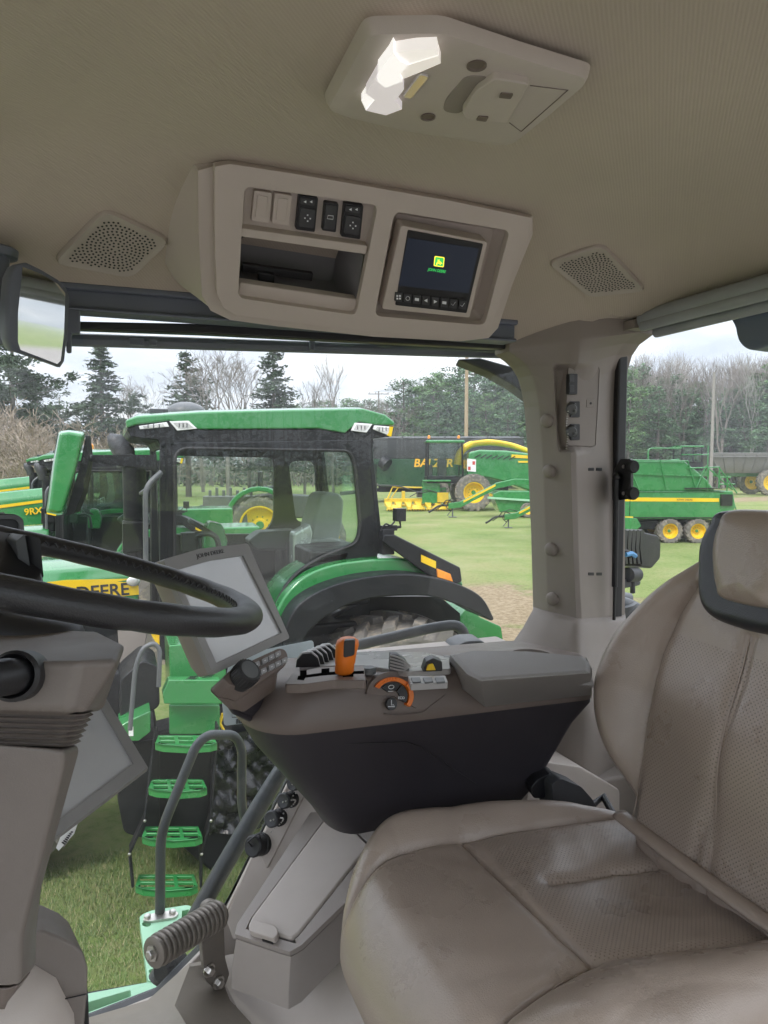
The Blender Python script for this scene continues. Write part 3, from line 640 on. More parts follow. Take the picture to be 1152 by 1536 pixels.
b = MB(); b.prism([P(x, y, z=-1.155) for x, y in [(120,1640),(180,1600),(240,1590),(262,1620),(300,1680),(120,1700)]], V((0, 0, .012))); tag(b.build('floor_mat', m_carpet, bevel=.01), 'grey carpet mat in the corner of the cab floor', 'mat')
# ---------------- steering wheel and column
WC = V((-.060, .760, -.099)); t_ = .289; e1 = V((math.cos(t_), 0, -math.sin(t_))); e2 = V((0, math.cos(-.027), math.sin(-.027))); en = e1.cross(e2).normalized(); RW = .2
sw_ = thing('steering_wheel', 'black leather steering wheel with stitched rim at the left', 'steering wheel', WC)
def wp_(a, r=RW, h=0): return WC + e1*r*math.cos(a) + e2*r*math.sin(a) + en*h
b = MB(); N = 160; loops = []
for i in range(N):
    a = 2*math.pi*i/N; c = wp_(a); ra = (c-WC).normalized()
    k = 1.0 + .02*math.sin(a*23)*(1 if abs(math.sin(a)) > .3 else .4)
    dg_ = a*180/math.pi; g = min(abs(dg_-68), abs(dg_-292), abs(dg_-180)) < 1.2; k = k*(.965 if g else 1)
    loops.append([c + (ra*math.cos(q)*.0148 + en*math.sin(q)*.0128)*k for q in [2*math.pi*j/20 for j in range(20)]])
loops.append(loops[0]); b.loft(loops, (False, False)); b.build('rim', m_wheel, sw_, smooth=180)
b = MB()
for i in range(220):
    a = 2*math.pi*i/220; c = wp_(a); ra = (c-WC).normalized(); tg = en.cross(ra)
    q0 = math.pi*.90; p0 = c + ra*math.cos(q0)*.0153 + en*math.sin(q0)*.0133
    s = 1 if i % 2 else -1
    b.tube([p0-tg*.0022+en*.0026*s, p0+tg*.0022-en*.0026*s], .0011, 5)
b.build('stitching', m_wheel, sw_)
for a in (1.85, 3.3):
    b = MB(); ra = e1*math.cos(a)+e2*math.sin(a); tg = en.cross(ra); loops = []
    for r_, w, h, z in ((.03,.034,.012,-.055),(.09,.026,.010,-.045),(.15,.022,.009,-.012),(.188,.024,.008,0)):
        c = WC+ra*r_+en*z; loops.append([c+tg*w*x+en*h*y for x, y in ((-1,-1),(1,-1),(1,1),(-1,1))])
    b.loft(loops); so = b.build('spoke', m_black, sw_, bevel=.004)
    b = MB(); b.loft([[p+en*.0015+(sum(l, V())/4-p)*.35 for p in (l[0]+(l[3]-l[0])*.9, l[1]+(l[2]-l[1])*.9, l[2], l[3])] for l in loops[1:]]); b.build('spoke_insert', m_grey, so, bevel=.002)
b = MB(); b.lathe([(.03, -.095), (.048, -.09), (.053, -.075), (.053, -.06), (.045, -.048), (.03, -.045)], WC, en, 28); b.build('hub', m_black, sw_, smooth=50)
# the right hand spoke that stands up at the far side of the rim
b = MB(); b.prism(rounded([P(x, y, d=.80) for x, y in [(36,802),(60,806),(66,868),(47,862)]], .004), V((-.02, .03, .0))); b.build('spoke_switch_pod', m_black, sw_, bevel=.003)
b = MB(); b.prism(rounded([P(x, y, d=.795) for x, y in [(24,812),(37,801),(47,860),(30,856)]], .003), V((-.015, .03, 0))); b.build('spoke_trim', m_grey, sw_, bevel=.003)
sc_ = thing('steering_column', 'tall taupe steering column with ribbed bellows under the wheel', 'column', P(-20, 1500, d=.56))
def q4(l): return [P(x, y, d=d) for x, y, d in l]
b = MB(); b.loft([q4([(-230,1000,.50),(120,990,.50),(180,990,.53),(189,965,.60),(150,947,.68),(-230,930,.68)]), q4([(-230,1060,.50),(100,1066,.50),(124,1073,.505),(153,1068,.58),(120,1060,.66),(-230,1060,.68)])])
b.build('upper_shroud', m_column, sc_, bevel=.006, seg=3)
b = MB(); loops = []
for i in range(31):
    t = i/30; k = .5+.5*math.cos(i*math.pi/2.5); y = 1066+48*t; xr = 141-22*t+6*(k-.5)
    loops.append(q4([(-230,y-5,.51-.004*k),(xr-28,y+6,.51-.004*k),(xr-12,y+4,.52-.003*k),(xr,y-2,.57),(xr-30,y-8,.64),(-230,y-8,.66)]))
b.loft(loops); b.build('bellows', m_column, sc_, smooth=60)
b = MB(); b.loft([q4([(-230,1098,.50),(70,1120,.50),(98,1126,.503),(119,1119,.57),(90,1105,.64),(-230,1100,.66)]), q4([(-230,1140,.50),(66,1150,.50),(96,1152,.503),(116,1135,.57),(86,1120,.64),(-230,1110,.66)]), q4([(-230,1395,.53),(16,1399,.53),(37,1396,.535),(62,1330,.60),(40,1320,.68),(-230,1320,.7)]), q4([(-230,1410,.53),(14,1416,.53),(34,1414,.535),(54,1395,.60),(40,1380,.68),(-230,1380,.7)]), q4([(-230,1480,.535),(16,1482,.535),(33,1474,.54),(53,1452,.60),(40,1440,.68),(-230,1440,.7)])])
b.build('lower_shroud', m_column, sc_, bevel=.006, seg=3)
b = MB(); b.loft([q4([(-230,1484,.54),(12,1484,.54),(30,1476,.545),(48,1456,.60),(-230,1450,.68)]), q4([(-230,1512,.56),(5,1510,.56),(14,1500,.56),(32,1478,.62),(-230,1470,.68)])]); b.build('lower_cap', m_brown, sc_, bevel=.006)
b = MB(); c = P(22, 1014, d=.49); ax = (V((0, 0, 0))-c).normalized(); ax = (ax + V((-.35, 0, .0))).normalized()
b.lathe([(.0175, -.02), (.0175, .002), (.015, .005), (.0135, .002), (.0125, -.004)], c, ax, 28); b.build('stalk_boot', m_black, sc_)
b = MB(); b.tube([c-ax*.01, c+ax*.015, c+ax*.025+V((-.06, -.03, .002))], [.0125, .0125, .0115], 18); b.build('stalk', m_black, sc_, smooth=60)
cb = thing('column_base_cover', 'taupe rounded cover around the pale round foot of the column', 'cover', P(60, 1536, d=.75))
b = MB(); l = [(50,1400),(64,1396),(86,1405),(110,1416),(126,1430),(133,1455),(132,1490),(126,1560),(92,1560),(91,1510),(80,1478),(56,1455),(46,1450)]
b.prism(q4([(x, y, .80) for x, y in l]), V((-.02, .07, 0))); b.build('shroud', m_column, cb, bevel=.006, seg=3)
b = MB(); b.tube([P(130, 1491, d=.798), P(90, 1500, d=.798)], .0008, 4); b.build('panel_seam', m_black, cb)
b = MB(); b.lathe([(.10, 0), (.095, .06), (.075, .10), (.05, .115)], P(-15, 1600, d=.80), (0, 0, 1), 32); b.build('column_foot', m_pale, cb, smooth=60)
b = MB(); b.lathe([(.105, 0), (.105, .05)], P(-10, 1590, d=.84), (0, 0, 1), 32); b.build('rubber_ring', m_rubber, cb)
db = thing('dash_display', 'small grey rimmed dash display behind the steering wheel', 'display', P(0, 790, d=.95))
b = MB(); DPn = Plane(P(-60, 800, d=.93), P(40, 800, d=.97), P(-60, 760, d=.93)); o_ = [DPn.hit(x, y) for x, y in [(-120,768),(24,771),(35,778),(37,800),(36,840),(-120,840)]]
holed(b, rounded(o_, .008), [rounded([DPn.hit(x, y) for x, y in [(-110,778),(22,779),(28,784),(29,834),(-110,834)]], .005)], -DPn.n*.03); b.build('bezel', m_grey, db, bevel=.003)
b = MB(); b.prism([DPn.hit(x, y, -.008) for x, y in [(-115,775),(32,776),(33,838),(-115,838)]], -DPn.n*.01); b.build('screen', m_black, db)

# ---------------- mirror
mi = thing('rear_view_mirror', 'dark framed rear view mirror hanging at the upper left', 'mirror', P(0, 375, d=1.15))
mc = P(60, 480, d=1.13); mn = ((V((1.2, .95, .235))-mc).normalized() - mc.normalized()).normalized(); mx = V((0, 0, 1)).cross(mn)
MP_ = Plane(mc, mc+mx, mc+mn.cross(mx))
m1 = [MP_.hit(x, y) for x, y in [(24,397),(39,394),(62,405),(87,420),(99,433),(104,447),(101,500),(96,542),(90,551),(52,537),(19,526),(13,509),(12,462),(16,414)]]
b = MB(); cm = sum(m1, V())/len(m1); b.loft([[cm+(p-cm)*.7-MP_.n*.045 for p in m1], [cm+(p-cm)*.94-MP_.n*.025 for p in m1], [p-MP_.n*.008 for p in m1], m1, [cm+(p-cm)*.97+MP_.n*.002 for p in m1]]); b.build('housing', m_rail, mi, smooth=50)
b = MB(); m2 = [MP_.hit(x, y, .0025) for x, y in [(34,400),(62,411),(87,426),(98,440),(96,500),(91,541),(86,546),(55,534),(31,525),(27,513),(27,469)]]; b.prism(m2, -MP_.n*.002); b.build('glass', m_mirror, mi, smooth=0)
b = MB(); b.tube([P(-6, 380, d=1.16), P(-8, 500, d=1.16)], .02, 14); b.lathe([(.034, 0), (.036, .012), (.03, .016)], P(-8, 386, d=1.16), (0, 0, 1), 20); b.tube([P(-8, 450, d=1.16), P(40, 465, d=1.17)], .012, 8); b.build('stem', m_rail, mi)
b = MB(); b.prism([P(x, y, y=1.42) for x, y in [(-160,458),(45,460),(120,464),(120,500),(107,500),(107,528),(99,528),(99,492),(-160,488)]], V((0, .02, 0))); tag(b.build('shade_end_bracket', m_rail, bevel=.003), 'dark bracket at the rail end behind the mirror', 'bracket')

# ---------------- lower display beside the column
LD = Plane(P(220, 1151, d=.98), P(97, 1243, d=.90), P(163, 1053, d=1.02))
ld = thing('column_display', 'grey touch display tilted behind the steering column', 'display', P(160, 1180, d=.95))
o_ = [(222,1151),(97,1246),(20,1300),(30,1160),(120,1020),(150,1032)]
b = MB(); holed(b, rounded([LD.hit(x, y) for x, y in o_], [.006,0,0,0,0,.006]), [[LD.hit(x, y) for x, y in [(200,1145),(110,1214),(40,1262),(45,1160),(110,1052),(152,1062)]]], -LD.n*.012); b.prism([LD.hit(x, y, -.013) for x, y in o_], -LD.n*.014); b.build('bezel', m_bezel, ld, bevel=.002)
b = MB(); b.prism([LD.hit(x, y, -.005) for x, y in [(206,1147),(110,1220),(35,1270),(40,1160),(115,1045),(155,1055)]], -LD.n*.006); b.build('screen', m_screen, ld, smooth=0)
b = MB(); b.prism([P(x, y, d=.97) for x, y in [(110,1238),(117,1232),(110,1252),(88,1276),(84,1272),(92,1252)]], V((.001, .002, 0))); b.build('tag', m_white, ld)
b = MB()
for k in range(7): b.prism([P(x, y, d=.967) for x, y in [(92+2.2*k,1264-2.6*k),(93.2+2.2*k,1263-2.6*k),(98+1.9*k,1266-3*k),(97+1.9*k,1267.5-3*k)]], V((.0005, .001, 0)))
b.build('barcode', m_ink, ld, smooth=0)

# ---------------- arm rest monitor
MO = Plane(P(320, 1010, d=.985), P(435, 957, d=1.13), P(245, 838, d=.97))
mo = thing('arm_monitor', 'thick grey touch monitor tilted on an arm behind the wheel', 'monitor', P(340, 960, d=1.1))
mf = [(320,1012),(435,957),(372,815),(300,823),(245,839)]
def mh(l, o=0.0): return [MO.hit(x, y, o) for x, y in l]
b = MB(); holed(b, rounded(mh(mf), .005), [mh([(325,995),(423,949),(365,833),(318,840),(262,856)])], -MO.n*.010); b.build('bezel', m_bezel, mo, bevel=.002)
b = MB(); p0 = mh(mf, -.0105); cp = sum(p0, V())/5; b.loft([p0, [p-MO.n*.03 for p in p0], [cp+(p-cp)*.86-MO.n*.052 for p in p0]]); b.build('case', m_taupe, mo, bevel=.003)
b = MB(); b.prism(mh([(322,999),(426,950),(367,830),(318,837),(258,853)], -.004), -MO.n*.006); b.build('screen', m_screen, mo, smooth=0)
b = MB(); ux = MO.hit(333, 826)-MO.hit(303, 832); text_mb(b, 'JOHN DEERE', MO.hit(316, 830.5, .0004), ux, MO.hit(314, 825)-MO.hit(318, 838), .0085, .0004, width=.055); b.build('bezel_lettering', m_black, mo, smooth=0)
# keypad under it
KP = Plane(P(338, 1022, d=.975), P(438, 976, d=1.10), P(352, 1056, d=.96))
kp = thing('keypad', 'taupe keypad with ribbed knob and ten grey keys under the monitor', 'keypad', P(385, 1015, d=1.02))
def kh(l, o=0.0): return [KP.hit(x, y, o) for x, y in l]
b = MB(); ko = [(332,1018),(345,1005),(420,971),(430,974),(434,986),(430,997),(372,1036),(356,1030),(345,1030)]
p0 = rounded(kh(ko), .006); ck = sum(p0, V())/len(p0); b.loft([[ck+(p-ck)*1.0-KP.n*.03 for p in p0], [p-KP.n*.004 for p in p0], [ck+(p-ck)*.96 for p in p0]]); b.loft([[ck+(p-ck)*1.02-KP.n*.0305 for p in p0], [ck+(p-ck)*.8-KP.n*.055+V((.02, 0, -.012)) for p in p0]]); b.build('housing', m_brown, kp, smooth=40)
b = MB(); c = KP.hit(364, 1015, .004); ka = (KP.n+KP.x*-.0).normalized(); prof = [(.0185, -.01), (.0185, .016), (.0165, .019), (.001, .019)]
b.lathe(prof, c, ka, 30)
for k in range(26):
    a = 2*math.pi*k/26; x = ka.orthogonal().normalized(); y = ka.cross(x); r_ = x*math.cos(a)+y*math.sin(a); b.tube([c+r_*.0187+ka*.0, c+r_*.0187+ka*.016], .0008, 4)
no = b.build('knob', m_black, kp, smooth=40)
b = MB(); b.disc(c+ka*.019, ka, .0135, 24, .0006); b.build('knob_face', m_grey, no)
for (x0, y0), n in (((376,1001),5), ((386,1010.5),5)):
    for i in range(n):
        gap = 2.5 if i >= 2 else 0
        x, y = x0+9.6*i+gap, y0-4.75*i-gap*.45
        s = MB(); s.prism(rounded(kh([(x-4.6,y-1.8),(x+3.8,y-5.8),(x+5.2,y+1.6),(x-3.2,y+5.6)], .009), .0015), -KP.n*.006); k = s.build('key', m_key, kp, bevel=.001)
        s = MB(); s.prism(kh([(x-1.2,y+.1),(x+1.0,y-.9),(x+1.3,y+.1),(x-.9,y+1.1)], .0094), -KP.n*.0004); s.build('key_symbol', m_icon, k, smooth=0)
b = MB(); b.tube(roundpath([P(366, 1040, d=1.12), P(385, 1060, d=1.16), P(440, 1075, d=1.25)], .02), .023, 14, ry=.030); b.tube([P(340, 1048, d=1.08), P(352, 1066, d=1.10), P(378, 1078, d=1.13), P(410, 1084, d=1.17)], .006, 8); b.tube([P(395, 1040, d=1.18), P(372, 1020, d=1.12)], .024, 12)
tag(b.build('monitor_arm', m_plum, smooth=50), 'dark swivel arm joining the monitor to the arm console', 'arm')

# ---------------- arm console
ac = thing('arm_console', 'brown and charcoal arm console with orange lever, dial and grey padded lid', 'console', (.5, 1.18, -.6))
def ring(x0, x1, y0, y1, z0, z1, nose, n=9, tail=.03, tilt=0.0):
    """plan outline, nose rounded; z goes from z0 (front) to z1 (rear)"""
    pts = []; zf = lambda x: z0+(z1-z0)*(x-.2)/.6
    ym = (y0+y1)/2; hy = (y1-y0)/2
    for k in range(n*2+1):
        a = math.pi/2*(1 - k/n); x = x0+nose-nose*math.cos(a); y = ym+hy*math.copysign(abs(math.sin(a))**.75, math.sin(a)); pts.append(V((x, y, zf(x))))
    for k in range(1, 6):
        x = x0+nose+(x1-tail-x0-nose)*k/5; pts.append(V((x, y0, zf(x))))
    for k in range(1, 5):
        a = math.pi/2*k/4; pts.append(V((x1-tail+tail*math.sin(a), y0+tail-tail*math.cos(a), zf(x1))))
    for k in range(5):
        a = math.pi/2*k/4; pts.append(V((x1-tail+tail*math.cos(a), y1-tail+tail*math.sin(a), zf(x1))))
    return [p-V((0, 0, (p.y-1.06)*tilt)) for p in pts]
b = MB(); lower = [ring(.185,.822,1.052,1.33,-.417,-.428,.09), ring(.19,.825,1.054,1.33,-.425,-.436,.09), ring(.215,.80,1.075,1.33,-.47,-.48,.09), ring(.315,.75,1.11,1.33,-.60,-.60,.05), ring(.34,.73,1.13,1.33,-.64,-.64,.05)]
b.loft(lower); b.build('lower_shell', m_plum, ac, smooth=50)
b = MB()
b.loft([ring(.183,.824,1.050,1.335,-.4165,-.4275,.09), ring(.180,.824,1.048,1.335,-.409,-.418,.09), ring(.186,.824,1.049,1.335,-.395,-.404,.09), ring(.222,.82,1.061,1.332,-.352,-.362,.085,tilt=.10), ring(.230,.818,1.066,1.33,-.3435,-.354,.082,tilt=.12), ring(.240,.815,1.074,1.325,-.339,-.350,.078,tilt=.12), ring(.252,.812,1.084,1.32,-.3385,-.3495,.075,tilt=.12)]); b.build('upper_shell', m_brown, ac, smooth=60)
b = MB(); b.tube([P(470, 1117, y=1.064), P(610, 1113, y=1.0655), P(630, 1120, y=1.068), P(720, 1180, y=1.091)], .0009, 4); b.build('shell_seam', m_black, ac)
TP = Plane(V((.25, 1.08, -.3385)), V((.8, 1.08, -.3495)), V((.25, 1.32, -.3675)))
def th(l, o=0.0): return [TP.hit(x, y, o) for x, y in l]
m_deck = M('light_grey_deck', (.30, .29, .285), .32, bump=.2, bs=600, var=.06)
# padded lid
b = MB(); pt = [(700,980),(780,978),(880,985),(886,992),(887,1005),(886,1012),(725,1020),(702,1008),(674,990),(676,981)]
PT = [P(x, y, z=-.318) for x, y in [(675,984),(703,978),(790,979),(878,987),(886,998),(886,1010),(720,1022),(700,1012)]]
pc = sum(PT, V())/len(PT); lowr = [P(x, y, z=-.372) if i in (0,1,2) else P(x, y, y=1.046) for i, (x, y) in enumerate([(675,988),(703,985),(790,985)])]
lw_ = [p+V((0, 0, -.05)) for p in PT]; lw_[3].x += .02; lw_[4] = P(888,1030,y=1.05); lw_[5] = P(887,1043,y=1.046); lw_[6] = P(727,1061,y=1.044); lw_[7] = P(695,1034,y=1.052); lw_[0] = P(672,992,z=-.352)
PT2 = [pc+(p-pc)*.93+V((0, 0, .004)) for p in PT]
b.loft([lw_, [a.lerp(c, .75)+V((0,0,.006)) for a, c in zip(lw_, PT)], PT, PT2]); b.build('padded_lid', m_pad, ac, bevel=.006, seg=3, smooth=40, angle=25)
b = MB(); c = P(796, 988, z=-.356); b.lathe([(.045, -.02), (.047, 0), (.045, .008), (.038, .008), (.036, -.01)], c, (0, 0, 1), 28, False); b.build('cup_holder', m_taupe, ac)
# lever gate
b = MB(); b.prism(rounded(th([(427,1026),(438,1009),(478,1001),(546,998),(549,1020),(500,1020),(455,1026)], .010), .006), V((0,0,-.014))); b.build('gate_plate', m_brown, ac, bevel=.004, seg=3)
b = MB(); b.prism(th([(446,1019),(447,1014),(490,1008),(546,1006),(546,1010),(492,1012),(458,1016),(456,1020)], .0105), V((0,0,-.002)))
for x, y, w in ((455,1010,5),(488,1007,6),(522,1010,8)): b.prism(th([(x-w,y-4),(x+w,y-5),(x+w,y+4),(x-w,y+5)], .0107), V((0,0,-.002)))
b.build('gate_slot', m_void, ac)
LB = TP.hit(519, 1012, .01)
b = MB(); b.tube([LB+V((0, 0, -.01)), LB+V((.001, .002, .02))], .0075, 10); b.build('lever_shaft', m_steel, ac)
b = MB(); base = P(516, 1010, y=LB.y); topp = P(521, 957, y=LB.y); ax = (topp-base); sx = V((.93, -.36, 0)); sy = V((.36, .93, 0)); loops = []
for t, w, dpt, ox in ((0,.013,.012,0),(.06,.0155,.014,0),(.25,.0155,.014,0),(.3,.0165,.015,0),(.6,.0175,.017,.0),(.8,.0190,.018,.001),(.93,.0175,.017,.001),(1.0,.012,.012,.001),(1.02,.005,.005,.001)):
    c = base+ax*t+sx*ox; loops.append([c+sx*w*math.cos(q)*.95+sy*dpt*math.sin(q) for q in [2*math.pi*k/20 for k in range(20)]])
b.loft(loops); lv = b.build('lever_knob', m_orange, ac, smooth=60)
b = MB(); c = base+ax*.78; b.prism(rounded([c-sy*.0195+sx*x+V((0,0,z)) for x, z in ((-.004,-.014),(.013,-.010),(.014,.014),(-.003,.013))], .004), sy*.012); b.build('knob_button', m_black, lv, bevel=.002)
# orange dial on the near shoulder
DL = Plane(P(590, 1070, y=1.0455), P(640, 1070, y=1.0455), P(590, 1022, y=1.0595))
dc = DL.hit(592, 1041, .006)
def da(r, a, w=0.0): return DL.hit(590+r*math.cos(a), 1044-r*math.sin(a)*.92, w)
def arc(r0, r1, a0, a1, w, n=20): return [da(r0, a0+(a1-a0)*k/n, w) for k in range(n+1)]+[da(r1, a1-(a1-a0)*k/n, w) for k in range(n+1)]
b = MB(); b.prism(arc(.5, 40, R(-30), R(175), .004), DL.n*-.03); b.build('dial_pod', m_brown, ac, bevel=.003)
b = MB(); b.prism(arc(24, 31, R(-35), R(150), .010, 30), DL.n*-.012)
for k in range(9):
    a = R(80+8*k); b.prism([da(25, a, .0115), da(31, a, .0115), da(31, a+.05, .0115), da(25, a+.05, .0115)], DL.n*-.003)
b.prism(arc(26, 37, R(18), R(42), .016, 6), DL.n*-.016); do = b.build('dial_ring', m_orange, ac, bevel=.0012)
for a0, a1, r0, r1 in ((R(62), R(142), 9, 22), (R(-30), R(56), 9, 22)):
    b = MB(); b.prism(arc(r0, r1, a0, a1, .008, 12), DL.n*-.006); b.build('dial_button', m_black, ac, bevel=.0008)
b = MB(); b.lathe([(.0098, -.004), (.0098, .0015), (.009, .0025)], DL.hit(587, 1056, .006), DL.n, 20); b.build('dial_button', m_black, ac)
b = MB(); text_mb(b, 'ECO', DL.hit(602, 1047, .0085), DL.hit(606, 1047)-DL.hit(599, 1047), DL.hit(602, 1043)-DL.hit(602, 1050), .0058, .0003, bold=.0001); b.build('dial_lettering', m_icon, ac, smooth=0); b = MB()
b.tube([da(15+3*math.cos(k*.63), R(102)+.28*math.sin(k*.63), .0085) for k in range(10)], .0006, 4, closed=True); b.tube([DL.hit(x, y, .0087) for x, y in ((582,1037),(590,1037))], .0006, 4); b.build('dial_symbol', m_icon, ac, smooth=0); b = MB(); b.tube([DL.hit(x, y, .0087) for x, y in ((582,1060),(592,1060),(590,1057),(587,1058),(587,1050))], .0007, 4); b.build('dial_symbol', m_icon, ac, smooth=0); b = MB()
for k in range(3): b.tube([DL.hit(623.5-2*math.cos(k*1.05), 1059-2.6*math.sin(k*1.05), .0005), DL.hit(623.5+2*math.cos(k*1.05), 1059+2.6*math.sin(k*1.05), .0005)], .0005, 4)
b.build('dial_symbol', m_icon, ac, smooth=0)
b = MB(); b.lathe([(.012, -.004), (.012, .004), (.010, .006), (.001, .006)], TP.hit(553, 1006, .004), (0,0,1), 22); b.build('round_button', m_grey, ac)
# hydraulic paddles, fan of levers, yellow thumb lever
b = MB(); b.prism(rounded(th([(448,1001),(470,984),(560,976),(640,979),(674,986),(676,1003),(612,1007),(549,998),(500,998)], .004), .006), V((0, 0, -.01))); b.build('control_deck', m_deck, ac, bevel=.002)
d_ = V((.93, -.25, 0)); e_ = V((.25, .93, 0))
for k in range(5):
    t = k/4; o = TP.hit(462+28*t, 1000-13*t, .004); h = .026
    prof = [(-.022, 0), (-.020, h*.5), (-.010, h*.95), (.006, h), (.018, h*.6), (.022, 0)]
    b = MB(); b.prism([o+d_*a_+V((0, 0, z_)) for a_, z_ in prof], e_*.011); kp_ = b.build('hydraulic_paddle', m_deck, ac, bevel=.002)
    b = MB(); b.prism([o-e_*.003+d_*a_*.98+V((0, 0, z_*.93)) for a_, z_ in prof], e_*.0028); b.build('paddle_gap', m_black, kp_)
fo_ = TP.hit(584, 1007, .004)
b = MB(); b.prism([fo_, fo_+d_*.036+e_*.004, fo_+d_*.030+e_*.006+V((0, 0, .014)), fo_+d_*.014+e_*.004+V((0, 0, .026)), fo_+d_*.002+V((0, 0, .028))], e_*.02); fb_ = b.build('fan_base', m_dark, ac, bevel=.002)
for k in range(5):
    b = MB(); q0 = fo_+e_*(-.002)+V((0, 0, .027-.0052*k)); b.tube(smoothpoly([q0+d_*.001, q0+d_*.012+V((0, 0, -.003)), q0+d_*.024+V((0, 0, -.009+.001*k)), q0+d_*(.036-.002*k)+V((0, 0, -.020+.004*k))], 4, False), .0016, 6); b.build('fan_lever', m_deck, fb_)
yo = TP.hit(634, 1008, .003)
b = MB(); b.prism([yo, yo+d_*.034, yo+d_*.033+V((0, 0, .016)), yo+d_*.018+V((0, 0, .022)), yo+d_*.006+V((0, 0, .017))], e_*.026); yb = b.build('thumb_lever_housing', m_black, ac, bevel=.002)
b = MB(); b.prism([yo-e_*.004+d_*.005+V((0, 0, .003)), yo-e_*.004+d_*.022+V((0, 0, .003)), yo-e_*.004+d_*.017+V((0, 0, .014)), yo-e_*.004+d_*.009+V((0, 0, .013))], e_*.006); b.build('thumb_lever', m_yellow, yb, bevel=.0015)
b = MB(); b.prism(rounded(th([(612,1014),(668,1013),(672,1023),(616,1026)], .004), .003), V((0, 0, -.01))); kb = b.build('key_panel', m_deck, ac, bevel=.001)
for k in range(3):
    b = MB(); b.prism(rounded(th([(616+18*k,1016),(630+18*k,1015.6),(632+18*k,1022),(619+18*k,1023)], .006), .002), V((0, 0, -.003))); b.build('rocker_key', m_grey, kb, bevel=.0008)
dh = lambda l, o: [DL.hit(x, y, o) for x, y in l]
b = MB(); b.tube(dh([(429, 1036), (455, 1031), (500, 1028), (549, 1031)], .0012), .0006, 4); b.tube(dh([(549, 1031), (550, 1020)], .0012), .0006, 4); b.build('panel_seam', m_void, ac)
b = MB(); b.tube(smoothpoly(dh([(576, 1071), (600, 1073), (632, 1069), (648, 1058), (668, 1042)], .0005), 4, False), .0014, 6); b.build('pod_edge', m_brown, ac)
# grab rail outside the window
b = MB(); b.tube(roundpath([P(470, 983, y=1.62), P(500, 976, y=1.62), P(655, 940, y=1.63), P(694, 936, y=1.63), P(703, 985, y=1.62), P(704, 1040, y=1.6)], .05), .0135, 12); tag(b.build('grab_rail', m_grey, smooth=60), 'grey bent grab rail just outside the side window', 'rail')

# ---------------- seat
def smooth01(x, a, b_): t = max(0., min(1., (x-a)/(b_-a))); return t*t*(3-2*t)
def segd(px, py, l):
    m = 1e9
    for (ax_, ay), (bx, by) in zip(l, l[1:]):
        L2 = (bx-ax_)**2+(by-ay)**2+1e-12; k = max(0, min(1, ((px-ax_)*(bx-ax_)+(py-ay)*(by-ay))/L2))
        m = min(m, math.hypot(ax_+k*(bx-ax_)-px, ay+k*(by-ay)-py))
    return m
def interp(x, l):
    if x <= l[0][0]: return l[0][1]
    for (a, c), (d, e) in zip(l, l[1:]):
        if x <= d: return c+(e-c)*(x-a)/(d-a)
    return l[-1][1]
def pillow(outline, cen, fn, perfn, frame, mats, name, parent, rings=90, skirt=(), gam=1.7):
    o = outline; n = len(o); vs = []; pf = []
    for k in range(1, rings+1):
        t = 1-(1-k/rings)**gam
        for (x, y) in o:
            qx, qy = cen[0]+(x-cen[0])*t, cen[1]+(y-cen[1])*t
            d = (1-t)*math.hypot(x-cen[0], y-cen[1]); vs.append(frame @ V((qx, qy, fn(qx, qy, d)))); pf.append(perfn(qx, qy))
    base = len(vs)-n
    for ins, dz in skirt:
        for i in range(n):
            x, y = o[i]; dx, dy = x-cen[0], y-cen[1]; L_ = math.hypot(dx, dy); vs.append(frame @ V((x-dx/L_*ins, y-dy/L_*ins, fn(x, y, 0)+dz))); pf.append(0.)
    tot = rings+len(skirt); fs = [(j*n+i, j*n+(i+1) % n, (j+1)*n+(i+1) % n, (j+1)*n+i) for j in range(tot-1) for i in range(n)]
    vs.append(frame @ V((cen[0], cen[1], fn(cen[0], cen[1], 9)))); pf.append(perfn(*cen)); ci = len(vs)-1
    fs += [((i+1) % n, i, ci) for i in range(n)]
    b = MB(); b.add(vs, fs); ob = b.build(name, mats, parent, smooth=180, frame=frame, fix=False)
    at = ob.data.attributes.new('perf', 'FLOAT', 'POINT'); at.data.foreach_set('value', pf); return ob
st = thing('driver_seat', 'taupe leather driver seat with perforated panels and black headrest band', 'seat', (.6, .80, -1.15))
YM = .80
ol = [(.298,.64),(.286,.80),(.290,.92),(.318,.985),(.37,1.035),(.45,1.062),(.56,1.062),(.66,1.045),(.76,1.01),(.86,.95),(.90,.80),(.87,.62),(.78,.55),(.66,.52),(.54,.505),(.44,.51),(.395,.54),(.338,.585)]
ol = [(p.x, p.y) for p in smoothpoly([V((x, y, 0)) for x, y in ol], 16)]
farS = [(.27,.935),(.32,.952),(.40,.972),(.51,.985),(.65,.982),(.80,.962),(.88,.95)]
nearS = [(.27,.60),(.34,.612),(.42,.640),(.53,.672),(.64,.650),(.76,.628),(.88,.61)]
cross1 = [(.508,.985),(.518,.83),(.527,.672)]
cross2 = [(.56,.845),(.66,.862),(.75,.84),(.85,.82)]
cs1 = [(.585,.845),(.70,.852),(.86,.80)]
